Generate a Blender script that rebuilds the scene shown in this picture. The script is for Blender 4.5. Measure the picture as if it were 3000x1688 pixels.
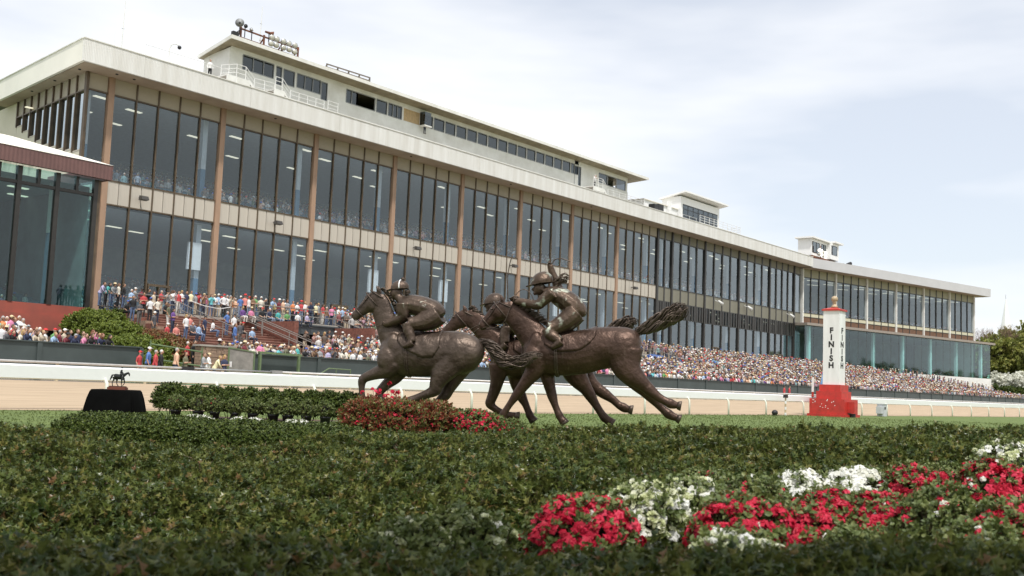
import bpy, bmesh, math, random
import numpy as np
from mathutils import Matrix, Vector
random.seed(7); rng = np.random.default_rng(7)
for o in list(bpy.data.objects): bpy.data.objects.remove(o)
scene = bpy.context.scene
ROOT = scene.collection
rad = math.radians
# ------------------------------------------------------------ camera
F = 3060.0; PITCH = math.atan(286/3060.0); ROLL = rad(2.19); YAW = rad(38.6); EZ = 1.12
fw = np.array([math.cos(YAW)*math.cos(PITCH), math.sin(YAW)*math.cos(PITCH), math.sin(PITCH)])
r0 = np.array([math.sin(YAW), -math.cos(YAW), 0.0]); u0 = np.cross(r0, fw)
fh = np.array([math.cos(YAW), math.sin(YAW), 0.0])
CP = np.array([0, 0, EZ])
cr, sr = math.cos(ROLL), math.sin(ROLL)
cam = bpy.data.cameras.new('camera'); camo = bpy.data.objects.new('camera', cam); ROOT.objects.link(camo)
right = cr*r0 + sr*u0; up = -sr*r0 + cr*u0
m = Matrix.Identity(4)
for i in range(3):
    m[i][0] = right[i]; m[i][1] = up[i]; m[i][2] = -fw[i]; m[i][3] = CP[i]
camo.matrix_world = m
cam.sensor_width = 36; cam.lens = 36*F/3000; cam.clip_end = 5000; cam.clip_start = 0.05
cam.dof.use_dof = True; cam.dof.focus_distance = 27; cam.dof.aperture_fstop = 4.5
scene.camera = camo
scene.render.resolution_x = 1024; scene.render.resolution_y = 576
# ------------------------------------------------------------ world, sun, exposure
SUN_EL = rad(60); SUN_AZ = math.atan2(-0.80, -0.60)      # direction towards the sun in the XY plane
w = bpy.data.worlds.new('World'); scene.world = w; w.use_nodes = True
nt = w.node_tree; nt.nodes.clear(); N = nt.nodes; L = nt.links
sky = N.new('ShaderNodeTexSky'); sky.sky_type = 'NISHITA'; sky.sun_disc = False
sky.sun_elevation = SUN_EL; sky.sun_rotation = math.pi/2 - SUN_AZ
sky.air_density = 1.0; sky.dust_density = 1.2; sky.ozone_density = 1.2
tc = N.new('ShaderNodeTexCoord'); mp = N.new('ShaderNodeMapping'); mp.inputs['Scale'].default_value = (1.0, 1.0, 4.2)
mp.inputs['Rotation'].default_value = (0.25, 0.1, 0.4)
n1 = N.new('ShaderNodeTexNoise'); n1.inputs['Scale'].default_value = 1.5; n1.inputs['Detail'].default_value = 5; n1.inputs['Roughness'].default_value = 0.5
rp = N.new('ShaderNodeValToRGB'); rp.color_ramp.elements[0].position = 0.36; rp.color_ramp.elements[0].color = (0.55, 0.55, 0.55, 1)
rp.color_ramp.elements[1].position = 0.57; rp.color_ramp.elements[1].color = (1, 1, 1, 1)
mx = N.new('ShaderNodeMix'); mx.data_type = 'RGBA'; mx.inputs[7].default_value = (7.6, 7.7, 7.9, 1)
bg = N.new('ShaderNodeBackground'); bg.inputs['Strength'].default_value = 0.14; ow = N.new('ShaderNodeOutputWorld')
L.new(tc.outputs['Generated'], mp.inputs['Vector']); L.new(mp.outputs[0], n1.inputs['Vector']); L.new(n1.outputs['Fac'], rp.inputs[0])
L.new(rp.outputs[0], mx.inputs[0]); L.new(sky.outputs[0], mx.inputs[6]); L.new(mx.outputs[2], bg.inputs[0]); L.new(bg.outputs[0], ow.inputs[0])
sun = bpy.data.lights.new('sun', 'SUN'); sun.energy = 3.7; sun.angle = rad(4.0); sun.color = (1.0, 0.965, 0.92)
suno = bpy.data.objects.new('sun', sun); ROOT.objects.link(suno); suno.location = (0, 0, 60)
sd = Vector((math.cos(SUN_AZ)*math.cos(SUN_EL), math.sin(SUN_AZ)*math.cos(SUN_EL), math.sin(SUN_EL)))
suno.rotation_euler = sd.to_track_quat('Z', 'Y').to_euler()
scene.view_settings.view_transform = 'Standard'; scene.view_settings.look = 'None'
scene.view_settings.exposure = 0.04; scene.view_settings.gamma = 1.0
# ------------------------------------------------------------ helpers: measuring the place from the photograph
def ray(px, py):
    xi = px-1500; yi = 844-py
    x = cr*xi - sr*yi; y = sr*xi + cr*yi
    return fw + r0*x/F + u0*y/F
def UY(px, py, Y): d = ray(px, py); return CP + d*(Y/d[1])
def UD(px, py, D): return CP + ray(px, py)*D
def GP(d, lat): p = fh*d + r0*lat; return p[0], p[1]
# ------------------------------------------------------------ helpers: materials
MATS = {}
def mat(name, col, rough=0.6, metal=0.0, var=0.12, scale=3.0, bump=0.0, bscale=40.0, spec=0.5, emit=None, dirt=None, stretch=(1, 1, 1)):
    if name in MATS: return MATS[name]
    M = bpy.data.materials.new(name); M.use_nodes = True; t = M.node_tree; b = t.nodes['Principled BSDF']
    b.inputs['Roughness'].default_value = rough; b.inputs['Metallic'].default_value = metal
    b.inputs['Specular IOR Level'].default_value = spec
    tcn = t.nodes.new('ShaderNodeTexCoord'); mpn = t.nodes.new('ShaderNodeMapping'); mpn.inputs['Scale'].default_value = stretch
    t.links.new(tcn.outputs['Object'], mpn.inputs[0])
    if var > 0:
        n = t.nodes.new('ShaderNodeTexNoise'); n.inputs['Scale'].default_value = scale; n.inputs['Detail'].default_value = 6; n.inputs['Roughness'].default_value = 0.62
        t.links.new(mpn.outputs[0], n.inputs['Vector'])
        r = t.nodes.new('ShaderNodeValToRGB'); r.color_ramp.elements[0].position = 0.3; r.color_ramp.elements[1].position = 0.72
        d = dirt or tuple(c*(1-var*1.6) for c in col)
        r.color_ramp.elements[0].color = (*d, 1); r.color_ramp.elements[1].color = (*[min(1, c*(1+var*0.8)) for c in col], 1)
        t.links.new(n.outputs['Fac'], r.inputs[0]); t.links.new(r.outputs[0], b.inputs['Base Color'])
    else: b.inputs['Base Color'].default_value = (*col, 1)
    if bump > 0:
        n2 = t.nodes.new('ShaderNodeTexNoise'); n2.inputs['Scale'].default_value = bscale; n2.inputs['Detail'].default_value = 4
        t.links.new(tcn.outputs['Object'], n2.inputs['Vector'])
        bp = t.nodes.new('ShaderNodeBump'); bp.inputs['Strength'].default_value = bump; bp.inputs['Distance'].default_value = 0.03
        t.links.new(n2.outputs['Fac'], bp.inputs['Height']); t.links.new(bp.outputs[0], b.inputs['Normal'])
    if emit: b.inputs['Emission Color'].default_value = (*col, 1); b.inputs['Emission Strength'].default_value = emit
    MATS[name] = M; return M
def ribbed(M, axis='X', freq=20.0, strength=0.5):
    t = M.node_tree; b = t.nodes['Principled BSDF']; tcn = t.nodes.new('ShaderNodeTexCoord')
    wv = t.nodes.new('ShaderNodeTexWave'); wv.bands_direction = axis; wv.inputs['Scale'].default_value = freq; wv.wave_profile = 'TRI'
    t.links.new(tcn.outputs['Object'], wv.inputs['Vector'])
    bp = t.nodes.new('ShaderNodeBump'); bp.inputs['Strength'].default_value = strength; bp.inputs['Distance'].default_value = 0.05
    t.links.new(wv.outputs['Fac'], bp.inputs['Height']); t.links.new(bp.outputs[0], b.inputs['Normal']); return M
def glassmat(name, tint, refl=1.6):
    M = bpy.data.materials.new(name); M.use_nodes = True; t = M.node_tree; t.nodes.clear()
    o = t.nodes.new('ShaderNodeOutputMaterial'); tr = t.nodes.new('ShaderNodeBsdfTransparent'); tr.inputs[0].default_value = (*tint, 1)
    g = t.nodes.new('ShaderNodeBsdfGlossy'); g.inputs['Roughness'].default_value = 0.03; g.inputs['Color'].default_value = (0.84, 0.95, 1, 1)
    fr = t.nodes.new('ShaderNodeFresnel'); fr.inputs[0].default_value = 1.5
    mu = t.nodes.new('ShaderNodeMath'); mu.operation = 'MULTIPLY'; mu.inputs[1].default_value = refl; mu.use_clamp = True
    mxs = t.nodes.new('ShaderNodeMixShader')
    ge = t.nodes.new('ShaderNodeNewGeometry'); iv = t.nodes.new('ShaderNodeMath'); iv.operation = 'SUBTRACT'; iv.inputs[0].default_value = 1.0; t.links.new(ge.outputs['Backfacing'], iv.inputs[1]); m2 = t.nodes.new('ShaderNodeMath'); m2.operation = 'MULTIPLY'; t.links.new(mu.outputs[0], m2.inputs[0]); t.links.new(iv.outputs[0], m2.inputs[1])   # reflect once, on the outer face of the pane
    t.links.new(fr.outputs[0], mu.inputs[0]); t.links.new(m2.outputs[0], mxs.inputs[0]); t.links.new(tr.outputs[0], mxs.inputs[1]); t.links.new(g.outputs[0], mxs.inputs[2]); t.links.new(mxs.outputs[0], o.inputs[0])
    MATS[name] = M; return M
# ------------------------------------------------------------ helpers: meshes and objects
class MB:
    def __init__(s): s.v = []; s.f = []; s.mi = []
    def add(s, vs, fs, mi=0):
        b = len(s.v); s.v += [tuple(map(float, p)) for p in vs]; s.f += [tuple(i+b for i in f) for f in fs]; s.mi += [mi]*len(fs); return s
    def box(s, x0, x1, y0, y1, z0, z1, mi=0):
        v = [(x, y, z) for z in (z0, z1) for y in (y0, y1) for x in (x0, x1)]
        return s.add(v, [(0, 2, 3, 1), (4, 5, 7, 6), (0, 1, 5, 4), (2, 6, 7, 3), (0, 4, 6, 2), (1, 3, 7, 5)], mi)
    def prism(s, pts, z0, z1, mi=0):                    # pts counter-clockwise in XY
        n = len(pts); v = [(*p, z0) for p in pts] + [(*p, z1) for p in pts]
        return s.add(v, [tuple(range(n-1, -1, -1)), tuple(range(n, 2*n))] + [(i, (i+1) % n, n+(i+1) % n, n+i) for i in range(n)], mi)
    def bar(s, a, b, w, h=None, mi=0):                  # rectangular bar from a to b
        a = Vector(a); b = Vector(b); h = h or w; d = (b-a).normalized()
        ref = Vector((0, 0, 1)) if abs(d.z) < 0.9 else Vector((1, 0, 0))
        sx = d.cross(ref).normalized(); sy = sx.cross(d)
        v = [p + sx*(i*w/2) + sy*(j*h/2) for p in (a, b) for (i, j) in ((-1, -1), (1, -1), (1, 1), (-1, 1))]
        return s.add(v, [(3, 2, 1, 0), (4, 5, 6, 7), (0, 1, 5, 4), (1, 2, 6, 5), (2, 3, 7, 6), (3, 0, 4, 7)], mi)
    def tube(s, pts, rs, n=8, mi=0, ell=1.0, lat=None):
        pts = [Vector(p) for p in pts]
        if not isinstance(rs, (list, tuple)): rs = [rs]*len(pts)
        rings = []; prev = None
        for i, p in enumerate(pts):
            d = (pts[min(i+1, len(pts)-1)] - pts[max(i-1, 0)]).normalized()
            if lat is not None: sx = Vector(lat)
            else:
                sx = prev if prev is not None else (Vector((0, 0, 1)) if abs(d.z) < 0.9 else Vector((1, 0, 0)))
            sx = (sx - d*sx.dot(d)).normalized(); prev = sx; sy = d.cross(sx)
            e = ell[i] if isinstance(ell, (list, tuple)) else ell
            rings.append([p + sx*(math.cos(2*math.pi*k/n)*rs[i]*e) + sy*(math.sin(2*math.pi*k/n)*rs[i]) for k in range(n)])
        v = [q for r_ in rings for q in r_]; f = []
        for i in range(len(pts)-1):
            for k in range(n): f.append((i*n+k, i*n+(k+1) % n, (i+1)*n+(k+1) % n, (i+1)*n+k))
        f.append(tuple(range(n-1, -1, -1))); f.append(tuple((len(pts)-1)*n+k for k in range(n)))
        return s.add(v, f, mi)
    def ball(s, c, r, nu=10, nv=7, mi=0, R=None):
        if not isinstance(r, (list, tuple)): r = (r, r, r)
        v = []
        for j in range(nv+1):
            th = math.pi*j/nv
            for i in range(nu):
                ph = 2*math.pi*i/nu; q = Vector((r[0]*math.sin(th)*math.cos(ph), r[1]*math.sin(th)*math.sin(ph), r[2]*math.cos(th)))
                if R is not None: q = R @ q
                v.append(Vector(c)+q)
        f = [(j*nu+i, (j+1)*nu+i, (j+1)*nu+(i+1) % nu, j*nu+(i+1) % nu) for j in range(nv) for i in range(nu)]
        return s.add(v, f, mi)
    def lathe(s, c, prof, n=16, mi=0):
        v = [(c[0]+r*math.cos(2*math.pi*k/n), c[1]+r*math.sin(2*math.pi*k/n), c[2]+z) for r, z in prof for k in range(n)]
        f = [(i*n+k, i*n+(k+1) % n, (i+1)*n+(k+1) % n, (i+1)*n+k) for i in range(len(prof)-1) for k in range(n)]
        f += [tuple(range(n-1, -1, -1)), tuple((len(prof)-1)*n+k for k in range(n))]
        return s.add(v, f, mi)
    def mesh(s, name, mats, smooth=False):
        me = bpy.data.meshes.new(name); me.from_pydata(s.v, [], s.f)
        for M in (mats if isinstance(mats, (list, tuple)) else [mats]): me.materials.append(M)
        if any(s.mi): me.polygons.foreach_set('material_index', s.mi)
        if smooth: me.polygons.foreach_set('use_smooth', [True]*len(me.polygons))
        me.update(); return me
    def build(s, name, mats, parent=None, smooth=False, loc=None, rz=0.0):
        return put(name, s.mesh(name, mats, smooth), parent, loc, rz)
def put(name, me, parent=None, loc=None, rz=0.0, coll=None):
    o = bpy.data.objects.new(name, me); (coll or ROOT).objects.link(o)
    if loc is not None: o.location = loc
    o.rotation_euler = (0, 0, rz)
    if parent is not None: par(o, parent)
    return o
def par(o, p):                                           # every object's own transform is its place in the world
    o.parent = p; o.matrix_parent_inverse = p.matrix_basis.inverted()
def thing(name, label, cat, loc=(0, 0, 0), group=None):
    o = bpy.data.objects.new(name, None); ROOT.objects.link(o); o.location = loc; o.empty_display_size = 0.3
    return tag(o, label, cat, group)
def tag(o, label, cat, group=None, kind=None):
    if label: o['label'] = label
    if cat: o['category'] = cat
    if group: o['group'] = group
    if kind: o['kind'] = kind
    return o
def struct(o): o['kind'] = 'structure'; return o
def stuff(o): o['kind'] = 'stuff'; return o
# ============================================================ THE SETTING
mGrass = mat('grass_ground', (0.125, 0.165, 0.04), 0.9, var=0.35, scale=1.6, bump=0.9, bscale=60, dirt=(0.075, 0.115, 0.025))
mDirt = mat('track_dirt', (0.44, 0.338, 0.228), 0.95, var=0.18, scale=1.6, bump=1.0, bscale=14, dirt=(0.33, 0.248, 0.165), stretch=(0.18, 2.2, 1))
mConc = mat('concrete', (0.36, 0.33, 0.29), 0.9, var=0.15, scale=2)
mGreenPave = mat('green_paving', (0.08, 0.19, 0.09), 0.85, var=0.12, scale=1)
mSoil = mat('mulch', (0.10, 0.065, 0.04), 1.0, var=0.4, scale=8, bump=1, bscale=50)
def railY(X): return 26.9 - 0.030*max(0.0, X-20) if X < 60 else 25.7-0.036*(X-60)
# infield grass with a gentle mound under the statues, one sheet reaching past the horizon
gx = [-2500, -600, -150, -60] + list(np.linspace(-30, 60, 91)) + [80, 150, 400, 1000, 3000]
gy = [-2500, -600, -120, -40] + list(np.linspace(-14, 30, 45)) + [60, 130, 400, 1000, 3000]
def gz(x, y):
    d = x*fh[0]+y*fh[1]; l = x*r0[0]+y*r0[1]
    return 0.22*math.exp(-((d-25.0)/2.8)**2 - ((l-0.3)/4.5)**2) - (0.012 if y > 27.2 else 0)
gb = MB(); gb.add([(x, y, gz(x, y)) for y in gy for x in gx], [(j*len(gx)+i, j*len(gx)+i+1, (j+1)*len(gx)+i+1, (j+1)*len(gx)+i) for j in range(len(gy)-1) for i in range(len(gx)-1)])
struct(gb.build('grass_ground', mGrass, smooth=True))
# dirt track, banked up towards the outer rail
tx = list(range(-160, 420, 4)); tb = MB(); tv = []
OUT_Y = 46.2
for x in tx:
    yi = railY(x)+0.02
    for k in range(9):
        u = k/8; y = yi+(OUT_Y+0.5-yi)*u; tv.append((x, y, 0.008+0.52*u**1.15 + (0.02*math.sin(y*2.6+0.05*x) if 0 < k < 8 else 0)))
tb.add(tv, [(i*9+k, (i+1)*9+k, (i+1)*9+k+1, i*9+k+1) for i in range(len(tx)-1) for k in range(8)])
struct(tb.build('racetrack', mDirt, smooth=True))
ab = MB(); ab.box(-160, 420, OUT_Y+0.4, 50.1, -0.2, 0.50); struct(ab.build('trackside_apron', mConc))
ab = MB(); ab.box(30.2, 37.5, OUT_Y+1.2, 54.0, 0.3, 0.535); struct(ab.build('green_paved_path', mGreenPave))
# raised standing floor and terrace behind the crowd wall
mTer = mat('terrace_red', (0.255, 0.115, 0.085), 0.9, var=0.22, scale=1.5, dirt=(0.15, 0.075, 0.06), stretch=(0.4, 1, 1))
mTread = mat('terrace_tread', (0.30, 0.17, 0.13), 0.9, var=0.2, scale=2)
HINGE = np.array([183.3, 78.0]); EA = rad(-13.0); EU = np.array([math.cos(EA), math.sin(EA)]); EN = np.array([-math.sin(EA), math.cos(EA)])
def facY(X): return 78.0 if X < 183.3 else 78.0 + (X-183.3)*math.tan(EA)
DECK = 5.5; NST = 19; Y0S = 53.4; DYS = 0.745
def stepz(k): return 1.38 + (DECK-1.38)*(k+1)/(NST+1)
fb = MB(); fb.box(-40, 31.6, 50.0, 56.0, 0.0, 1.36); struct(fb.build('standing_floor', mConc))
fb = MB(); fb.prism([(38.0, 50.0), (252, 50.0), (252, 60.0), (183, 78.0), (38.0, 78.0)], 0.0, 1.36); terr = struct(fb.build('terrace_floor', mConc))
for k in range(NST):                                     # each long step is a piece of the terrace
    y = Y0S + k*DYS; z = stepz(k)
    for (xa, xb) in ((40.6, 50.0), (58.2, 112.0), (112.0, 183.0)) if k > 8 else ((40.6, 112.0), (112.0, 183.0)):
        b = MB(); b.box(xa, xb, y, y+DYS+0.02 if k < NST-1 else y+1.2, z-0.34, z-0.05, 0); b.box(xa, xb, y-0.04, y+DYS, z-0.05, z, 1)
        b.build('step', [mTer, mTread], terr)
    x1 = 183.0 + max(0, (70 - y))/math.tan(-EA) if y < 69 else 184
    b = MB(); b.box(183.0, min(236, x1), y, y+DYS, z-0.34, z-0.05, 0); b.box(183.0, min(236, x1), y-0.04, y+DYS, z-0.05, z, 1); b.build('step', [mTer, mTread], terr)
b = MB(); b.box(41.0, 183.2, Y0S+NST*DYS, 79.0, DECK-0.5, DECK); b.build('deck_slab', mConc, terr)
mBrick = mat('brick', (0.22, 0.085, 0.06), 0.9, var=0.3, scale=5)
mBrickB = mat('brick_pale', (0.30, 0.20, 0.14), 0.9, var=0.4, scale=6, dirt=(0.2, 0.14, 0.1))
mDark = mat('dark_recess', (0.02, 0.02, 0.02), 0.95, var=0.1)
# ============================================================ GRANDSTAND
mFasc = ribbed(mat('fascia_ribbed', (0.72, 0.72, 0.70), 0.6, var=0.07, scale=1.1, dirt=(0.60, 0.585, 0.54), stretch=(1, 1, 0.10)), 'X', 2.3, 0.45)
mFascEnd = mat('fascia_end', (0.80, 0.78, 0.70), 0.6, var=0.05, scale=0.3)
mFascG = mat('fascia_grey', (0.52, 0.52, 0.53), 0.6, var=0.05, scale=0.3)
mSoff = mat('soffit', (0.42, 0.35, 0.27), 0.8, var=0.12, scale=0.3, dirt=(0.33, 0.26, 0.2))
mCol = mat('column_bronze', (0.37, 0.232, 0.15), 0.55, var=0.2, scale=0.9, dirt=(0.25, 0.17, 0.12), stretch=(1, 1, 0.3))
mMul = mat('mullion_bronze', (0.11, 0.078, 0.048), 0.45, var=0.25, scale=1.0, metal=0.2)
mMulD = mat('mullion_dark', (0.028, 0.025, 0.022), 0.4, var=0.2)
mPan = mat('spandrel_beige', (0.52, 0.475, 0.405), 0.6, var=0.12, scale=1.2, stretch=(1, 1, 0.15))
mPanD = mat('spandrel_olive', (0.20, 0.19, 0.145), 0.6, var=0.08, scale=0.5)
mHdr = mat('header_tan_shaded', (0.37, 0.33, 0.26), 0.6, var=0.08, scale=0.4)  # tan darkened in the colour itself for the shade under the soffit
mWhite = mat('white_paint', (0.76, 0.76, 0.73), 0.55, var=0.07, scale=0.6, dirt=(0.62, 0.61, 0.56))
mWhiteC = mat('white_clean', (0.8, 0.8, 0.79), 0.45, var=0.03)
mGlass = glassmat('window_glass', (0.91, 0.955, 0.985), 2.1)
mGlassG = glassmat('window_glass_green', (0.74, 0.90, 0.89), 1.5)
mGlassR = glassmat('window_glass_reflective', (0.20, 0.20, 0.24), 3.5)
mCeil = mat('interior_ceiling', (0.46, 0.51, 0.54), 0.9, var=0.1)
mBack = mat('interior_wall', (0.26, 0.27, 0.28), 0.9, var=0.25, scale=0.4)
mSeat = mat('seat_blue', (0.05, 0.13, 0.17), 0.6, var=0.2)
mBlue = mat('pillar_blue', (0.10, 0.20, 0.30), 0.6, var=0.1)
mLampE = mat('ceiling_lamp', (1.0, 0.93, 0.72), 0.5, var=0, emit=0.75)
gs = thing('grandstand', 'long glass fronted grandstand with cream roof fascia and bronze columns', 'grandstand', (42.3, 78, 0))
COLX = [44.4+10.88*k for k in range(9)]
DARKX = [135.7, 146.0, 157.8, 169.7, 180.1]
ZL = dict(g0=DECK, g1=14.5, s1=16.45, u1=23.5, h1=24.85)
PIECE = {}
def piece(kind, name, wdt, z0, z1, M, y0=0.0, y1=0.04, inset=None):
    k = (kind, round(wdt, 2), round(z0, 2), round(z1, 2), M.name)
    if k not in PIECE:
        b = MB(); b.box(-wdt/2, wdt/2, y0, y1, z0, z1)
        PIECE[k] = b.mesh(name, M)
    return PIECE[k]
def bay(x0, x1, n, dark=False, org=(0, 78.0), ang=0.0, parent=gs, levels=None, glass=None, hdr=None, pan=None, mul=None, mulw=0.12, halves=True):
    ca, sa = math.cos(ang), math.sin(ang)
    P = lambda s: (org[0]+s*ca, org[1]+s*sa, 0)
    wd = (x1-x0)/n; mul = mul or (mMulD if dark else mMul); glass = glass or mGlass
    for i in range(n):
        xc = x0+wd*(i+0.5)
        for (kind, z0, z1) in levels or (('glass', ZL['g0'], ZL['g1']), ('span', ZL['g1'], ZL['s1']), ('glass', ZL['s1'], ZL['u1']), ('hdr', ZL['u1'], ZL['h1'])):
            if kind == 'glass': put('window_pane', piece('g', 'window_pane', wd-0.06, z0, z1, glass, 0.08, 0.10), parent, P(xc), ang+random.uniform(-0.006, 0.006))
            elif kind == 'hdr': put('header_panel', piece('h', 'header_panel', wd-0.05, z0, z1, hdr or (mPanD if dark else mHdr), 0.02, 0.12), parent, P(xc), ang)
            elif kind == 'span':
                M = pan or (mPanD if dark else mPan)
                if dark or not halves: put('spandrel_panel', piece('s', 'spandrel_panel', wd-0.05, z0, z1, M, 0.0, 0.12), parent, P(xc), ang)
                else:
                    for q in (-1, 1): put('spandrel_panel', piece('s', 'spandrel_panel', wd/2-0.07, z0, z1, M, 0.0, 0.12), parent, P(xc+q*wd/4), ang)
        if i > 0:
            lv = levels or (('', ZL['g0'], 0), ('', 0, ZL['h1']))
            put('mullion', piece('m', 'mullion', mulw, lv[0][1], lv[-1][2]-0.003, mul, -0.07, 0.12), parent, P(x0+wd*i), ang)
    for z in sorted({l[1] for l in (levels or (('', ZL['g1'], 0), ('', ZL['s1'], 0), ('', ZL['u1'], 0)))}):
        if z > DECK+0.1: put('transom', piece('t', 'transom', x1-x0-0.02, z-0.06, z+0.06, mul, -0.05, 0.125), parent, P((x0+x1)/2), ang)
bay(42.42, COLX[0]-0.28, 1)
for k in range(8): bay(COLX[k]+0.28, COLX[k+1]-0.28, 5)
for k, x in enumerate(COLX): put('column', piece('c', 'column', 0.5, 0.5, ZL['h1']-0.002, mCol if k < 8 else mMulD, -0.16, 0.3), gs, (x, 78, 0))
b = MB(); b.box(42.2, 42.42, 77.85, 78.2, 0.5, 24.84); b.build('corner_post', mMul, gs)
xs = [COLX[8]]+DARKX
LVD = (('glass', DECK, 12.0), ('vent', 12.0, 14.3), ('span', 14.3, 16.4), ('glass', 16.4, 23.5), ('hdr', 23.5, 24.85))
for k in range(5):
    n = 2 if k == 0 else 4
    bay(xs[k]+0.25, xs[k+1]-0.25, n, True, levels=LVD, mulw=0.3)
    wd = (xs[k+1]-xs[k]-0.5)/n
    for i in range(n):                                   # dark louvre band with narrow lights between the piers
        xc = xs[k]+0.25+wd*(i+0.5); b = MB(); b.box(xc-wd/2+0.03, xc+wd/2-0.03, 78.06, 78.1, 12.0, 14.3); b.build('vent_glass', mGlass, gs)
        for q in (-0.33, 0, 0.33): b = MB(); b.box(xc+q*wd-0.2, xc+q*wd+0.2, 77.92, 78.05, 12.02, 14.28); b.build('louvre_blade', mMulD, gs)
for x in DARKX: put('column', piece('c', 'column', 0.42, 0.5, ZL['h1']-0.002, mMulD, -0.16, 0.3), gs, (x, 78, 0))
bay(DARKX[-1]+0.25, 183.0, 1, True, mulw=0.3)
# doors in the lower glass
for (x, wdt) in ((50.0, 2.1), (70.4, 2.1), (150.0, 2.2), (174.3, 2.2)):
    b = MB(); b.box(x-wdt/2, x+wdt/2, 77.9, 78.05, DECK+2.75, DECK+2.95); b.box(x-0.05, x+0.05, 77.9, 78.05, DECK, DECK+2.75); b.box(x-wdt/2, x-wdt/2+0.1, 77.9, 78.05, DECK, DECK+2.75); b.box(x+wdt/2-0.1, x+wdt/2, 77.9, 78.05, DECK, DECK+2.75)
    b.build('door_frame', mMul, gs)
# roof, fascia, soffit: the main length, with its end turned a little
FT, FB, FY = 26.65, 24.9, 75.5
KX = 183.3+2.5*math.tan(rad(6.5))-0.9                       # fascia corner at the bend
nfp = 27
for i in range(nfp): xa = 40.5+(KX-40.5)*i/nfp; MB().box(xa+0.008, 40.5+(KX-40.5)*(i+1)/nfp-0.008, FY+0.004*(i % 3), FY+0.25, FB-0.03, FT).build('fascia_panel', mFasc, gs)
b = MB(); b.box(40.45, KX, FY-0.06, FY+0.35, FT, FT+0.08); b.build('fascia_coping', mWhite, gs)
E1 = (43.0, 96.0)
b = MB(); b.prism([(40.5, FY+0.26), (40.75, FY+0.26), (E1[0]+0.25, E1[1]), E1], FB-0.03, FT); b.build('end_fascia', mFascEnd, gs)
b = MB(); b.prism([(40.42, FY+0.3), (40.7, FY+0.36), (E1[0]+0.2, E1[1]), (E1[0]-0.08, E1[1])], FT+0.002, FT+0.08); b.build('fascia_coping', mWhite, gs)
for i in range(0, 12):                                   # soffit boards with visible joints
    xa = 40.8+(KX-40.8)/12*i; xb = 40.8+(KX-40.8)/12*(i+1)-0.05
    b = MB(); b.prism([(xa, FY+0.26), (xb, FY+0.26), (xb, 78.3), (xa+(0.4 if i == 0 else 0), 78.3)], 24.86, 24.95); b.build('soffit_board', mSoff, gs)
b = MB(); b.prism([(41.2, 78.32), (42.6, 78.32), (44.6, 95.8), (43.2, 95.8)], 24.86, 24.95); b.build('soffit_board', mSoff, gs)
b = MB(); b.prism([(40.8, FY+0.27), (KX, FY+0.27), (KX, 112), (45.3, 112)], FT-0.3, FT-0.12); b.build('roof_deck', mConc, gs)
for (x, y) in ((41.6, 78.0), (44.0, 76.6), (45.6, 76.7), (60.0, 76.6), (78, 76.6), (42.2, 83), (42.8, 88), (95, 76.6), (112, 76.6)):
    b = MB(); b.lathe((x, y, 24.80), [(0.09, 0), (0.12, 0.04), (0.12, 0.065)], 10); b.build('downlight', mDark, gs)
# end wall with stepped windows
mSide = ribbed(mat('end_siding', (0.66, 0.62, 0.50), 0.7, var=0.06, scale=0.4), 'Y', 1.6, 0.6)
def EX(y): return 42.3 + (y-78.0)*0.118
def endbox(y0, y1, z0, z1, d0, d1): b = MB(); b.prism([(EX(y0)+d0, y0), (EX(y0)+d1, y0), (EX(y1)+d1, y1), (EX(y1)+d0, y1)], z0, z1); return b
ey = 78.25
for i in range(9):
    y1 = ey+1.62; zb = (18.6, 18.9, 19.2, 19.6, 20.0, 20.6, 21.2, 21.9, 22.6)[i]; zt = 23.35
    endbox(ey+0.05, y1-0.05, zb, zt, 0.1, 0.12).build('end_window_pane', mGlassR, gs)
    endbox(ey+0.02, y1-0.02, zt+0.05, 24.84, 0.03, 0.12).build('header_panel', mHdr, gs)
    endbox(ey, y1, zb-0.12, zb, -0.02, 0.14).build('window_sill', mPan, gs)
    endbox(ey, y1, zt, zt+0.1, -0.1, 0.13).build('transom', mMul, gs)
    endbox(y1-0.08, y1+0.08, zb-0.1, 24.83, -0.12, 0.14).build('mullion', mMul, gs)
    endbox(ey, y1, 4.0, zb-0.12, 0.0, 0.14).build('siding_panel', mSide, gs)
    ey = y1
endbox(ey+0.08, 112, 4.0, 24.84, 0.0, 0.14).build('siding_panel', mSide, gs)
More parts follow.
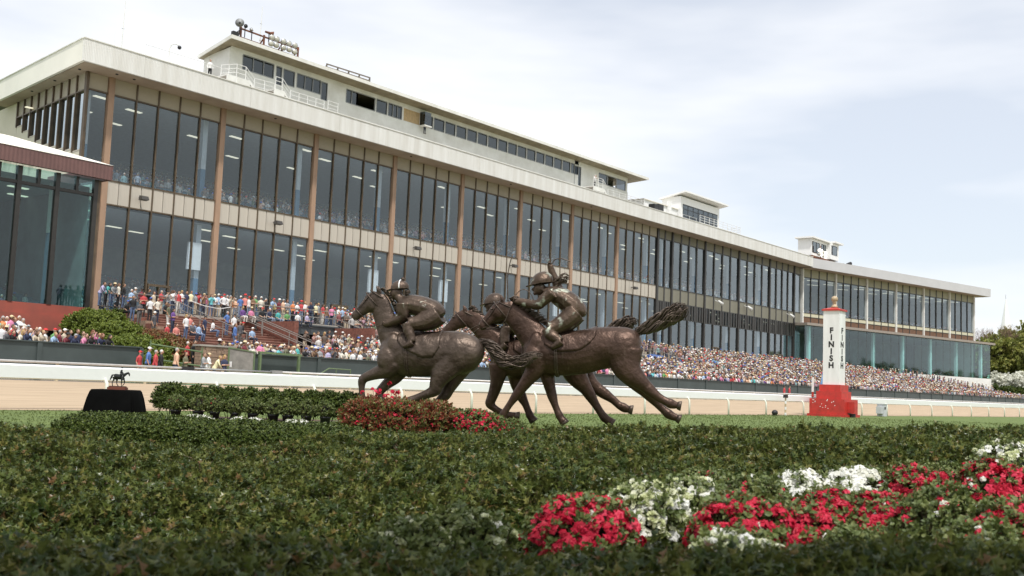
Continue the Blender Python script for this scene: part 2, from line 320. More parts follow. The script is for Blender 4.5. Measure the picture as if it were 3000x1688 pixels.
# interior: tiers, ceilings, back walls, lamps, pillars
def interior(f, z0, z1, ceil, tag_, x0, x1, dep=26.0, ntier=16, parent=gs, skew=0.0):
    f0 = f; f = lambda s, t, z: f0(s+skew*t if s == x0 else s, t, z)
    b = MB(); b.add([f(x0, 0.4, ceil), f(x1, 0.4, ceil), f(x1, dep, ceil), f(x0, dep, ceil)], [(0, 3, 2, 1)]); b.build('ceiling', mCeil, parent)
    b = MB(); b.add([f(x0, dep, z0-1), f(x1, dep, z0-1), f(x1, dep, ceil), f(x0, dep, ceil)], [(0, 1, 2, 3)])
    b.add([f(x0, 0.4, z0-1), f(x0, dep, z0-1), f(x0, dep, ceil), f(x0, 0.4, ceil)], [(0, 1, 2, 3)]); b.add([f(x1, 0.4, z0-1), f(x1, dep, z0-1), f(x1, dep, ceil), f(x1, 0.4, ceil)], [(3, 2, 1, 0)]); b.build('back_wall', mBack, parent)
    rows = []; fl = MB(); st = MB()
    for k in range(ntier):
        d = 1.0+(dep-2.0)*k/ntier; z = z0+(z1-z0)*k/ntier; d2 = 1.0+(dep-2.0)*(k+1)/ntier
        fl.add([f(x0, d, z), f(x1, d, z), f(x1, d2, z), f(x0, d2, z), f(x0, d, z-0.6), f(x1, d, z-0.6)], [(0, 1, 2, 3), (4, 5, 1, 0)])
        a = [f(x, d+dd, z+zz) for x in (x0+0.6, x1-0.6) for dd in (0.75, 0.82) for zz in (0.25, 0.85)]
        st.add(a, [(0, 1, 5, 4), (2, 6, 7, 3), (1, 3, 7, 5)])
        rows.append((d+0.5, z))
    fl.build('tier_floor', mBack, parent); stuff(st.build('seat_row', mSeat, parent))
    return rows
fm = lambda s, t, z: (s, 78+t, z)
XM1 = 182.8
mPillar = mat('pillar_grey', (0.50, 0.53, 0.55), 0.6, var=0.05)
rowsU = interior(fm, 16.15, 22.4, 23.75, 'u', 42.7, XM1, skew=0.125)
rowsL = interior(fm, 5.8, 10.6, 14.3, 'l', 42.7, XM1, skew=0.125)
lampme = MB().box(-0.75, 0.75, -0.2, 0.2, -0.05, 0.0).mesh('ceiling_light', mLampE)
for zc in (23.74, 14.29):
    for k, x in enumerate([42.0+10.88*q for q in range(13)]):
        for (dx, dy) in ((3.2, 3.0), (7.6, 4.6), (5.0, 8.2), (9.3, 10.4), (2.0, 12.0)):
            if random.random() < 0.72: put('ceiling_light', lampme, gs, (x+dx+random.uniform(-.7, .7), 78+dy+random.uniform(-.6, .6), zc), 0.1)
for x in COLX[1:]+DARKX[:-1]+[44.0]:
    for (za, zb, zc) in ((15.9, 19.3, 23.74), (4.9, 9.5, 14.28)):
        b = MB(); b.box(x-1.1, x-0.62, 79.2, 79.7, za, zb, 1); b.box(x-1.1, x-0.62, 79.2, 79.7, zb, zc, 0); b.build('interior_pillar', [mPillar, mBlue], gs)
for x in (COLX[1], COLX[3], COLX[4], COLX[6]):
    b = MB(); b.box(x-2.0, x-0.7, 78.9, 79.15, 10.2, 12.6); b.build('hanging_board', mWhiteC, gs)
# ============================================================ EXTENSION beyond the bend
ex = thing('grandstand_wing', 'far angled wing of the grandstand with white columns and grey fascia', 'grandstand', (183.3, 78, 0))
def fe(s, t, z): p = HINGE+EU*s+EN*t; return (p[0], p[1], z)
LVE = (('brown', 14.55, 15.85), ('span', 15.85, 16.6), ('glass', 16.6, 23.2), ('hdr', 23.2, 24.75))
mBrown = mat('brown_panel', (0.16, 0.085, 0.05), 0.8, var=0.2, scale=2); mCream = mat('cream_strip', (0.55, 0.52, 0.38), 0.6, var=0.06)
mOl = mat('wing_header', (0.33, 0.32, 0.23), 0.6, var=0.06)
SC = [0.25+10.4*k for k in range(7)]
for k in range(6):
    bay(SC[k]+0.16, SC[k+1]-0.16, 4, True, org=HINGE, ang=EA, parent=ex, levels=LVE, pan=mCream, hdr=mOl, mulw=0.2)
    wd = (SC[k+1]-SC[k]-0.32)/4
    for i in range(4): put('brown_panel', piece('bp', 'brown_panel', wd-0.06, 14.55, 15.85, mBrown, 0.0, 0.12), ex, fe(SC[k]+0.16+wd*(i+0.5), 0, 0), EA)
for s in SC: put('column', piece('cw', 'column', 0.3, 14.5, 24.74, mWhite, -0.3, 0.3), ex, fe(s, 0, 0), EA)
def ebox(s0, s1, t0, t1, z0, z1, mi=0, mb=None):
    mb = mb or MB(); P = [fe(s, t, 0)[:2] for s, t in ((s0, t0), (s1, t0), (s1, t1), (s0, t1))]; return mb.prism(P, z0, z1, mi)
SE = SC[-1]+0.4
ebox(-0.28, SE+2.4, -2.5, -2.25, 24.75, 26.5).build('fascia', mFascG, ex)
ebox(SE+2.15, SE+2.4, -2.24, 22, 24.75, 26.5).build('fascia', mFascG, ex)
ebox(-0.2, SE+2.14, -2.24, 0.2, 24.77, 24.85).build('soffit_board', mSoff, ex)
ebox(SE, SE+2.14, 0.21, 22, 24.77, 24.85).build('soffit_board', mSoff, ex)
ebox(-0.2, SE+2.14, -2.24, 22, 26.2, 26.35).build('roof_deck', mConc, ex)
ebox(-2.6, SE+2.8, -3.3, 0.0, 14.05, 14.5).build('ledge', mat('ledge', (0.30, 0.26, 0.22), 0.7, var=0.1), ex)
ebox(SE-0.3, SE, 0.3, 22, 6.5, 24.7).build('end_post', mWhite, ex)
for k in range(7): ebox(SC[k]-0.3, SC[k]+0.3, -1.8, -1.3, 5.5, 14.05).build('lower_pillar', mWhiteC, ex)
ng = 24
for i in range(ng):
    s0 = -2.3+(SE+2.0+2.3)*i/ng; s1 = -2.3+(SE+2.0+2.3)*(i+1)/ng
    ebox(s0+0.03, s1-0.03, -2.5, -2.47, 6.6, 14.05).build('green_window_pane', mGlassG, ex)
    ebox(s1-0.03, s1+0.03, -2.5, -2.45, 6.6, 14.05).build('glass_joint', mMulD, ex)
ebox(SE+2.0, SE+2.03, -2.46, 6.0, 6.6, 14.05).build('green_window_pane', mGlassG, ex)
ebox(-2.6, SE+2.1, -2.7, -2.2, 0.5, 6.6).build('base_wall', mWhite, ex)
rowsE = interior(fe, 16.0, 18.5, 23.4, 'e', 0.5, SE-1, dep=18, ntier=10, parent=ex)
rowsE2 = interior(fe, 6.0, 8.0, 14.0, 'e2', -2, SE+1, dep=14, ntier=8, parent=ex)
lampme2 = MB().box(-0.08, 0.08, -1.2, 1.2, -0.05, 0.0).mesh('ceiling_light', mLampE)
for k in range(6):
    for (ds, t) in ((2.5, 2.5), (5.1, 5.0), (7.7, 3.2), (4, 8)):
        put('ceiling_light', lampme2, ex, fe(SC[k]+ds, t, 23.39), EA+1.2)
# ============================================================ GLASS ANNEX at the left
an = thing('glass_annex', 'tall glass annex with maroon ribbed fascia and red base wall', 'building', (38, 70, 0))
mMar = ribbed(mat('maroon_fascia', (0.15, 0.075, 0.068), 0.5, var=0.12, scale=1), 'X', 1.1, 0.8)
mRed = mat('red_base', (0.33, 0.075, 0.05), 0.7, var=0.15, scale=0.8, dirt=(0.24, 0.07, 0.05))
mRoofW = mat('white_membrane', (0.80, 0.76, 0.68), 0.7, var=0.06)
AX = [23.0, 25.65, 28.3, 30.95, 33.7, 36.4, 39.25]
b = MB(); b.box(18, 40.0, 69.2, 69.5, 14.75, 15.8); b.box(39.7, 40.0, 69.5, 78, 14.75, 15.8); b.build('fascia', mMar, an)
b = MB(); b.add([(18, 69.15, 15.82), (40.05, 69.15, 15.82), (40.05, 72, 15.85), (37.2, 79, 18.6), (18, 81, 19.2)], [(0, 1, 2, 3, 4)]); b.build('roof', mRoofW, an)
b = MB(); b.box(18, 39.6, 70.0, 70.35, 4.35, 5.5); b.box(18, 39.6, 69.8, 70.35, 3.7, 4.75); b.build('base_wall', mRed, an)
b = MB(); b.box(20, 39.0, 70.6, 71.0, 1.0, 4.3); b.build('undercroft_shade', mDark, an)  # near-black slab stands in for the shade below the annex
for i in range(6):
    xa, xb = AX[i], AX[i+1]; xm = (xa+xb)/2
    b = MB(); b.box(xa+0.1, xb-0.1, 70.08, 70.1, 5.5, 13.55); b.build('window_pane', mGlassG, an)
    for (p, q) in ((xa, xm), (xm, xb)): b = MB(); b.box(p+0.1, q-0.1, 70.08, 70.1, 13.65, 14.74); b.build('window_pane', mGlassG, an)
    b = MB(); b.box(xb-0.16, xb+0.16, 69.95, 70.3, 5.5, 14.74); b.build('mullion', mMulD, an)
    b = MB(); b.box(xm-0.1, xm+0.1, 69.97, 70.3, 13.72, 14.74); b.build('mullion', mMulD, an)
    b = MB(); b.box(xa+0.161, xb-0.161, 69.98, 70.3, 13.5, 13.72); b.build('transom', mMulD, an)
b = MB(); b.box(39.41, 39.6, 69.95, 70.36, 3.7, 14.74); b.build('corner_post', mMul, an)
b = MB(); b.box(39.3, 39.34, 70.4, 77.8, 5.5, 14.7); b.build('window_pane', mGlassG, an)
for y in (72.5, 75.2): b = MB(); b.box(39.26, 39.42, y-0.12, y+0.12, 5.5, 14.7); b.build('mullion', mMulD, an)
fa = lambda s, t, z: (s, 70+t, z)
rowsA = interior(fa, 4.6, 8.0, 14.2, 'a', 19, 39.0, dep=20, ntier=12, parent=an)
for (x, y) in ((34.5, 73), (36.3, 75.5), (32, 74), (30, 76), (35, 80), (38, 79), (28, 73)): put('ceiling_light', lampme, an, (x, y, 14.19), 0.1)
b = MB(); b.box(36.6, 37.1, 71.0, 71.5, 4.6, 10.6, 1); b.box(36.6, 37.1, 71.0, 71.5, 10.6, 14.2, 0); b.build('interior_pillar', [mWhiteC, mBlue], an)
# ============================================================ ROOFTOP: press box, huts and gear
mRail = mat('white_rail', (0.74, 0.74, 0.72), 0.45, var=0.05)
mRust = mat('rusted_steel', (0.20, 0.075, 0.04), 0.9, var=0.4, scale=4, dirt=(0.08, 0.04, 0.03))
mEave = ribbed(mat('eave_metal', (0.30, 0.26, 0.17), 0.6, var=0.2, scale=1), 'X', 1.6, 0.9)
mGrey = mat('grey_metal', (0.30, 0.31, 0.31), 0.5, var=0.1, metal=0.3); mBlack = mat('black_plastic', (0.015, 0.015, 0.017), 0.5, var=0.1)
mWood = mat('weathered_wood', (0.24, 0.21, 0.18), 0.9, var=0.3, scale=6); mPly = mat('plywood', (0.50, 0.36, 0.20), 0.8, var=0.15, scale=3)
mSilver = mat('silver', (0.6, 0.6, 0.58), 0.25, metal=0.8, var=0.1)
mGlassP = glassmat('press_glass', (0.30, 0.32, 0.34), 1.8)
pb = thing('press_box', 'long white press box along the grandstand roof with window band', 'press box', (57.7, 81, FT))
PY = 81.0; PZ1 = 31.95; PXA, PXB = 57.7, 127.5
wl = MB(); wl.prism([(PXA, PY), (PXA+0.15, PY), (PXA+0.75, PY+4.9), (PXA+0.6, PY+4.9)], FT-0.1, 31.75); wl.build('side_wall', mWhite, pb)
wl = MB(); wl.box(PXA+0.8, PXB, PY+4.8, PY+4.9, FT-0.1, 31.7); wl.build('rear_wall', mBack, pb)
b = MB(); b.add([(PXA-1.1, PY-1.7, 32.25), (PXB+3.0, PY-1.7, 32.25), (PXB+3.0, PY+5.3, 31.85), (PXA+0.2, PY+5.3, 31.85), (PXA-1.1, PY-1.7, 32.0), (PXB+3.0, PY-1.7, 32.0), (PXB+3.0, PY+5.3, 31.6), (PXA+0.2, PY+5.3, 31.6)],
    [(0, 1, 2, 3), (7, 6, 5, 4), (0, 4, 5, 1), (1, 5, 6, 2), (2, 6, 7, 3), (3, 7, 4, 0)]); b.build('roof', mEave, pb)
b = MB(); b.box(PXA-1.16, PXB+3.06, PY-1.78, PY-1.7, 31.97, 32.32); b.build('roof_edge', mWhite, pb)
b = MB(); b.add([(PXA-1.2, PY-1.69, 31.97), (PXA-1.12, PY-1.69, 31.97), (PXA+0.18, PY+5.3, 31.57), (PXA+0.1, PY+5.3, 31.57), (PXA-1.2, PY-1.69, 32.3), (PXA-1.12, PY-1.69, 32.3), (PXA+0.18, PY+5.3, 31.9), (PXA+0.1, PY+5.3, 31.9)], [(3, 2, 1, 0), (4, 5, 6, 7), (0, 1, 5, 4), (1, 2, 6, 5), (2, 3, 7, 6), (3, 0, 4, 7)]); b.build('roof_edge', mWhite, pb)
# front wall made round its openings
wins = [(59.2, 62.9, 30.05, 31.45, 3), (63.2, 63.9, 29.6, 31.4, 1), (64.1, 65.5, 29.85, 31.35, 1), (65.8, 68.9, 29.95, 31.35, 3), (69.0, 69.8, 29.5, 31.3, 1), (72.4, 74.0, 30.0, 31.4, 2), (74.0, 76.6, 30.0, 31.4, 0), (76.8, 78.4, 30.0, 31.4, 1), (78.6, 80.7, 30.0, 31.4, 3), (81.0, 83.6, 30.0, 31.4, -1)]
x = 84.0
while x < 113.5: wins.append((x, x+1.75, 30.05, 31.4, 1)); x += 1.95
wins += [(114.1, 115.6, 28.6, 31.2, 1), (120.0, 122.2, 29.9, 31.3, 1), (122.3, 124.5, 29.9, 31.3, 0), (124.6, 127.0, 29.9, 31.3, 1)]
px_ = PXA+0.15
for (xa, xb, za, zb, n) in wins:
    b = MB()
    if xa > px_: b.box(px_, xa, PY, PY+0.14, FT-0.1, PZ1)
    b.box(xa, xb, PY, PY+0.14, FT-0.1, za); b.box(xa, xb, PY, PY+0.14, zb, PZ1); b.build('front_wall', mWhite, pb); px_ = xb
    if n == -1:
        b = MB(); b.box(xa, xb, PY+0.04, PY+0.1, za, zb); b.build('plywood_board', mPly, pb); continue
    fr = MB(); fr.box(xa, xb, PY-0.03, PY+0.05, za-0.05, za+0.03); fr.box(xa, xb, PY-0.03, PY+0.05, zb-0.03, zb+0.05)
    for q in range(max(n, 1)+1): xx = xa+(xb-xa)*q/max(n, 1); fr.box(xx-0.035, xx+0.035, PY-0.03, PY+0.05, za+0.03, zb-0.03)
    fo = fr.build('window_frame', mGrey, pb)
    for q in range(n):
        b = MB(); b.box(xa+(xb-xa)*q/n+0.035, xa+(xb-xa)*(q+1)/n-0.035, PY+0.06, PY+0.08, za, zb); b.build('window_pane', mGlassP, pb)
b = MB(); b.box(px_, PXB, PY, PY+0.14, FT-0.1, PZ1); b.build('front_wall', mWhite, pb)
b = MB(); b.box(PXB, PXB+0.15, PY, PY+4.9, FT-0.1, 29.8); b.box(PXB, PXB+0.15, PY+2.5, PY+4.9, 29.8, 31.7); b.build('side_wall', mWhite, pb)
b = MB(); b.box(PXA+0.9, PXB, PY+0.2, PY+4.7, 28.4, 28.5); b.build('floor', mBack, pb)
b = MB(); b.box(83.6, 84.6, PY-0.8, PY-0.02, 30.0, 31.5); b.build('camera_booth', mGlassP, pb)
b = MB(); b.box(83.5, 84.7, PY-0.9, PY-0.02, 29.85, 29.98); b.build('booth_shelf', mWhite, pb)
def railing(name, label, pts, h=1.05, n=3, grp=None, m_=None, r=0.03, spacing=1.5, par_=None):
    t = thing(name, label, 'railing', pts[0], grp) if par_ is None else par_
    rails = MB()
    for k in range(n):
        for a, c in zip(pts[:-1], pts[1:]):
            rails.tube([Vector(a)+Vector((0, 0, h*(k+1)/n)), Vector(c)+Vector((0, 0, h*(k+1)/n))], r, 6)
    rails.build('rail', m_ or mRail, t)
    for a, c in zip(pts[:-1], pts[1:]):
        a = Vector(a); c = Vector(c); q = max(1, int(round((c-a).length/spacing)))
        for i in range(q+1):
            if i == q and c != Vector(pts[-1]): continue
            p = a+(c-a)*i/q; MB().tube([p, p+Vector((0, 0, h+0.02))], r*1.15, 6).build('post', m_ or mRail, t)
    return t
WY = 77.4
railing('balcony_railing', 'white stepped railing below the press box windows at its left end', [(55.4, WY+1.5, 27.9), (56.0, WY, 27.9), (57.0, WY, 27.9), (58.0, WY, 27.1), (60.3, WY, 27.2)], 1.15, 3, 'white roof railings', spacing=1.0)
railing('balcony_railing', 'white railing below the second group of press box windows', [(60.4, WY, 27.9), (61.2, WY, 27.9), (62.2, WY, 27.0), (66.4, WY, 27.0)], 1.15, 3, 'white roof railings', spacing=1.1)
railing('balcony_railing', 'short separate white railing right of the blue door on the roof', [(66.9, WY, 26.9), (68.2, WY, 26.9)], 1.4, 4, 'white roof railings', spacing=1.3)
railing('balcony_railing', 'white railing with steps where a man stands by the roof door', [(113.5, WY, 28.0), (115.7, WY, 28.0), (117.0, WY, 26.9), (125.6, WY, 26.9)], 1.25, 4, 'white roof railings', spacing=1.45)
railing('balcony_railing', 'short white railing at the far end of the press box', [(126.4, WY, 26.8), (127.6, WY+1, 26.8)], 1.7, 6, 'white roof railings', spacing=1.4)
railing('balcony_railing', 'white railing in front of the black framed rooftop hut windows', [(142.2, 77.0, 26.9), (156.0, 77.0, 26.9), (156.6, 79.5, 26.9)], 1.5, 4, 'white roof railings', spacing=1.6)
railing('balcony_railing', 'low thin white railing beside the wall of the rooftop hut', [(131.0, 77.3, 26.8), (141.6, 77.3, 26.8)], 1.0, 2, 'white roof railings', spacing=2.2, r=0.02)
railing('roof_edge_railing', 'thin white railing along the roof edge where a lone person stands', [(46.0, 76.0, 26.72), (55.0, 76.0, 26.72)], 1.05, 1, 'white roof railings', spacing=3.0, r=0.022)
railing('roof_edge_railing', 'very low pipe rail along the fascia top below the press box', [(70.5, 76.2, 26.72), (112.5, 76.2, 26.72)], 0.25, 1, 'white roof railings', spacing=4.0, r=0.03)
for nm, lab, (xa, xb, za, zb) in (('balcony', 'white balcony platform with dark underside at the press box left end', (54.9, 57.4, 27.35, 27.85)), ('balcony', 'white balcony platform below the second press box windows', (60.2, 61.4, 27.2, 27.85)), ('balcony', 'white balcony platform by the far roof door', (113.3, 115.9, 27.4, 27.95))):
    t = thing(nm, lab, 'balcony', (xa, WY, FT)); b = MB(); b.box(xa, xb, WY-0.15, PY, zb-0.12, zb); b.box(xa, xb, WY-0.15, WY-0.05, za, zb-0.12); b.build('platform', mWhite, t)
    b = MB(); b.add([(xb, WY-0.14, zb), (xb, PY, zb), (xb+1.1, PY, za-0.5), (xb+1.1, WY-0.14, za-0.5), (xb, WY-0.14, zb-0.3), (xb, PY, zb-0.3), (xb+1.1, PY, za-0.8), (xb+1.1, WY-0.14, za-0.8)], [(0, 3, 2, 1), (4, 5, 6, 7), (0, 4, 7, 3), (1, 2, 6, 5), (0, 1, 5, 4), (3, 7, 6, 2)]); b.build('stair_flight', mWhite, t)
# rusty light rack on the press box roof
rk = thing('floodlight_rack', 'rusty steel rack of round floodlights on the press box roof', 'light rack', (59.5, 81, 32.3))
b = MB()
for z in (32.85, 33.7): b.bar((58.4, 80.6, z), (65.5, 80.6, z-.05), 0.13)
b.bar((58.4, 80.6, 32.45), (65.5, 80.6, 32.45), 0.4, 0.14); b.build('rail', mRust, rk)
for x in (58.5, 61.2, 63.4, 65.4): MB().bar((x, 80.6, 32.1), (x, 80.6, 33.85), 0.14).build('post', mRust, rk); 
for x in (58.5, 61.2, 63.4, 65.4): MB().bar((x, 80.6, 33.6), (x, 82.2, 32.1), 0.1).build('brace', mRust, rk)
mLens = mat('lamp_glass', (0.55, 0.54, 0.48), 0.2, var=0.1)
for (cx_, cy_) in ((865, 313), (907, 328), (963, 347), (1008, 365), (1060, 382), (858, 365), (902, 378), (962, 400), (1012, 415), (1057, 435)):
    x, _, z = UY(500+cx_/2.899, cy_/2.899, 80.0)
    l = MB(); l.tube([(x, 80.45, z), (x, 80.25, z-0.03), (x-0.05, 79.95, z-0.1)], [0.10, 0.23, 0.28], 14); lo = l.build('floodlight', mSilver, rk, True)
    MB().tube([(x-0.05, 79.96, z-0.1), (x-0.06, 79.92, z-0.11)], [0.235, 0.2], 14).build('lens', mLens, lo, True)
def horn(name, label, base, tipdir, L_, r1, M, grp='loudspeakers on the roof'):
    t = thing(name, label, 'loudspeaker', base, grp); p = Vector(base)+Vector((0, 0, 0.5)); d = Vector(tipdir).normalized()
    MB().tube([Vector(base)-Vector((0, 0, 0.55)), p], 0.05, 6).build('stand', mBlack, t)
    MB().tube([p-d*L_*0.5, p-d*L_*0.2, p+d*L_*0.15, p+d*L_*0.4, p+d*L_*0.5], [r1*0.35, r1*0.4, r1*0.5, r1*0.85, r1], 16).build('bell', M, t, True)
    MB().ball(p+d*L_*0.42, r1*0.3, 8, 6).build('driver', mBlack, t, True); return t
horn('horn_loudspeaker', 'large grey horn loudspeaker at the left end of the roof rack', (58.05, 80.2, 33.45), (-0.8, -0.9, 0.0), 0.6, 0.42, mGrey)
horn('horn_loudspeaker', 'small dark horn loudspeaker next to the large grey one', (58.8, 80.4, 33.45), (-0.3, -1, 0), 0.35, 0.2, mBlack)
horn('horn_loudspeaker', 'small pale horn loudspeaker midway along the rack top', (59.6, 80.4, 33.35), (-0.7, -0.3, 0), 0.35, 0.17, mSilver)
horn('horn_loudspeaker', 'rusty horn loudspeaker facing right above the rack', (61.6, 80.4, 33.65), (1, -0.3, -0.1), 0.8, 0.27, mRust)
t = thing('black_floodlight', 'black floodlight on a strut at the roof corner', 'floodlight', (58.2, 80.2, 32.3)); MB().bar((56.9, 80.2, 32.2), (58.4, 80.4, 33.6), 0.08).build('strut', mBlack, t); MB().box(57.2, 57.85, 79.95, 80.3, 32.65, 33.0).build('lamp_head', mBlack, t)
def mast(label, x, y, z0, z1, r=0.05): 
    t = thing('antenna_mast', label, 'antenna', (x, y, z0), 'antennas on the roof'); MB().tube([(x, y, z0), (x, y, (z0+z1)/2), (x+0.05, y, z1)], [r, r*0.7, r*0.45], 6).build('mast', mRail, t)
    for q in (0.25, 0.62): MB().bar((x-0.12, y, z0+(z1-z0)*q), (x+0.12, y, z0+(z1-z0)*q), 0.04).build('bracket', mGrey, t)
mast('tall whip antenna at the left end of the grandstand roof', 47.35, 82, 26.6, 33.1, 0.08)
mast('short thin antenna left of the tall one on the roof', 46.6, 82.0, 26.6, 30.3, 0.03)
mast('slim antenna mast rising behind the rusty light rack', 61.2, 81.2, 32.3, 36.8, 0.06)
for lab, x, s in (('louvred grey air conditioner on the grandstand roof edge', 48.5, 1.0), ('smaller air conditioner behind the tall antenna', 45.8, 0.7)):
    t = thing('air_conditioner', lab, 'air conditioner', (x, 81, FT)); b = MB(); b.box(x-0.8*s, x+0.8*s, 80.4, 80.4+1.4*s, FT-0.1, FT+1.35*s); b.build('casing', mGrey, t)
    for q in range(7): MB().box(x-0.7*s+q*0.2*s, x-0.6*s+q*0.2*s, 80.34, 80.398, FT+0.1, FT+1.2*s).build('louvre', mBlack if q % 2 else mSilver, t)
t = thing('roof_plant_room', 'low beige plant room behind the roof edge on the left', 'building', (50, 86, FT)); b = MB(); b.box(48.5, 70, 86, 92, FT-0.2, 29.3); b.build('wall', mat('plant_beige', (0.5, 0.46, 0.37), 0.8, var=0.08), t); MB().box(48.3, 70.2, 85.8, 92.2, 29.3, 29.45).build('roof', mWhite, t)
t = thing('security_camera', 'dome security camera on a curved white pole at the roof edge', 'camera', (49.2, 77.6, 26.7)); MB().tube([(49.2, 77.6, 26.6), (49.2, 77.6, 28.6), (49.3, 77.5, 28.95), (49.6, 77.4, 29.1), (49.9, 77.3, 29.0)], 0.05, 7).build('pole', mRail, t); MB().box(48.6, 49.8, 77.4, 78.0, 27.15, 27.3).build('platform', mWhite, t); MB().ball((49.95, 77.3, 28.85), 0.17, 10, 7).build('dome', mBlack, t, True)
# wooden railing on the press box roof
t = thing('wooden_roof_railing', 'weathered wooden railing on top of the press box roof', 'railing', (69.6, 80.2, 32.3))
wq = [UY(500+c_/2.899, d_/2.899, 80.2) for c_, d_ in ((1330, 545), (1330, 572), (1695, 662), (1695, 690))]
for i_ in (0, 1): MB().bar(tuple(wq[i_]), tuple(wq[i_+2]), 0.07, 0.13).build('board', mWood, t)
for u_ in (0, .25, .5, .75, 1): p_ = wq[0]+(wq[2]-wq[0])*u_; x = p_[0]; MB().bar((x, 80.27, 32.1), (x, 80.27, p_[2]+.08), 0.11).build('post', mWood, t); MB().bar((x, 80.3, p_[2]-.1), (x+0.25, 81.4, 32.2), 0.08).build('brace', mWood, t)
# second hut
h2 = thing('rooftop_hut', 'white rooftop hut with black framed window band and sloping roof', 'hut', (148, 79, FT))
HX0, HX1, HY = 141.5, 154.3, 80.0
b = MB(); b.box(HX0, HX0+0.12, HY, HY+7, FT-0.1, 31.6); b.build('side_wall', mWhiteC, h2); b = MB(); b.box(HX1-0.12, HX1, HY, HY+7, FT-0.1, 31.6); b.build('side_wall', mWhiteC, h2)
b = MB(); b.box(HX0+0.12, HX1-0.12, HY, HY+0.12, FT-0.1, 27.7); b.box(HX0+0.12, HX1-0.12, HY, HY+0.12, 30.45, 31.6); b.box(HX0+0.12, HX0+0.6, HY, HY+0.12, 27.7, 30.45); b.box(HX1-0.6, HX1-0.12, HY, HY+0.12, 27.7, 30.45); b.build('front_wall', mWhiteC, h2)
b = MB(); b.add([(HX0-0.5, HY-2.2, 32.35), (HX1+1.2, HY-2.2, 32.35), (HX1+1.2, HY+7.5, 31.5), (HX0-0.5, HY+7.5, 31.5), (HX0-0.5, HY-2.2, 32.1), (HX1+1.2, HY-2.2, 32.1), (HX1+1.2, HY+7.5, 31.25), (HX0-0.5, HY+7.5, 31.25)], [(0, 1, 2, 3), (7, 6, 5, 4), (0, 4, 5, 1), (1, 5, 6, 2), (2, 6, 7, 3), (3, 7, 4, 0)]); b.build('roof', mWhiteC, h2)
for i in range(7):
    xa = HX0+0.6+(HX1-HX0-1.2)/7*i; xb = xa+(HX1-HX0-1.2)/7
    b = MB(); b.box(xa, xa+0.14, HY-0.02, HY+0.1, 27.7, 30.45); b.box(xa+0.14, xb, HY-0.02, HY+0.1, 29.6, 29.7); b.box(xa+0.14, xb, HY-0.02, HY+0.1, 28.5, 28.6); b.box(xa+0.14, xb, HY-0.02, HY+0.1, 30.3, 30.45); b.build('window_frame', mBlack, h2)
    b = MB(); b.box(xa+0.14, xb, HY+0.03, HY+0.05, 27.7, 30.3); b.build('window_pane', mGlassP, h2)
MB().box(HX0+0.2, HX1-0.2, HY+6.8, HY+6.9, FT, 31.2).build('rear_wall', mWhiteC, h2)
t = thing('rooftop_annex', 'low white block beside the rooftop hut', 'hut', (135, 81, FT)); MB().box(131.5, 141.4, 80.6, 86, FT-0.1, 29.4).build('wall', mWhiteC, t); MB().box(138.2, 139.2, 80.3, 80.58, FT, 30.2).build('pilaster', mWhiteC, t); MB().box(131.3, 141.45, 80.4, 86.2, 29.4, 29.52).build('roof', mRoofW, t)
t = thing('roof_cabinet', 'black equipment cabinets on the roof beyond the press box', 'cabinet', (130, 78, FT)); MB().box(128.6, 129.7, 77.0, 78, FT, 28.0).build('cabinet_body', mBlack, t); MB().box(129.75, 131.2, 77.0, 78, FT, 28.15).build('cabinet_body', mBlack, t)
# third hut at the bend
h3 = thing('camera_hut', 'small white camera hut on steel beams above the bend of the roof', 'hut', (190, 77, FT))
CX0, CX1, CY = 185.4, 194.6, 76.9
b = MB(); b.box(CX0, CX0+0.12, CY, CY+5.5, 27.5, 30.75); b.build('side_wall', mWhiteC, h3)
b = MB(); b.box(CX0+0.12, CX1, CY, CY+0.12, 27.5, 28.0); b.box(CX0+0.12, CX1, CY, CY+0.12, 30.2, 30.75); b.box(190.0, 190.9, CY, CY+0.12, 28.0, 30.2); b.box(190.9, 193.9, CY, CY+0.12, 28.0, 29.0); b.box(193.9, CX1, CY, CY+0.12, 28.0, 30.2); b.build('front_wall', mWhiteC, h3)
b = MB(); b.box(CX1, 195.3, CY-1.2, CY+4, 27.6, 30.9); b.box(195.3, 199.9, CY-1.2, CY-1.08, 27.6, 28.5); b.box(195.3, 199.9, CY-1.2, CY-1.08, 30.4, 30.9); b.box(199.0, 199.9, CY-1.2, CY-1.08, 28.5, 30.4); b.box(199.78, 199.9, CY-1.07, CY+4, 27.6, 30.9); b.build('camera_bay_wall', mWhiteC, h3)
MB().box(CX0+0.1, 199.7, CY+4.2, CY+4.3, 27.6, 30.8).build('rear_wall', mBack, h3)
MB().box(CX0-0.9, 196.0, CY-1.1, CY+6.3, 30.76, 31.05).build('roof', mWhiteC, h3); MB().box(196.05, 201.3, CY-2.3, CY+5, 30.92, 31.25).build('roof', mWhiteC, h3)
for (xa, xb, za, zb, yy) in ((185.9, 188.0, 28.0, 30.2, CY), (188.0, 190.0, 28.0, 30.2, CY), (190.9, 192.3, 29.0, 30.2, CY), (192.4, 193.9, 29.0, 30.2, CY), (195.9, 199.0, 28.5, 30.4, CY-1.2)):
    b = MB(); b.box(xa, xb, yy-0.03, yy+0.03, za, za+0.08); b.box(xa, xb, yy-0.03, yy+0.03, zb-0.08, zb); b.box(xa, xa+0.08, yy-0.03, yy+0.03, za+0.08, zb-0.08); b.box(xb-0.08, xb, yy-0.03, yy+0.03, za+0.08, zb-0.08); fo = b.build('window_frame', mBlack, h3)
    b = MB(); b.box(xa+0.08, xb-0.08, yy+0.05, yy+0.06, za+0.08, zb-0.08); b.build('window_pane', mGlassP, h3)
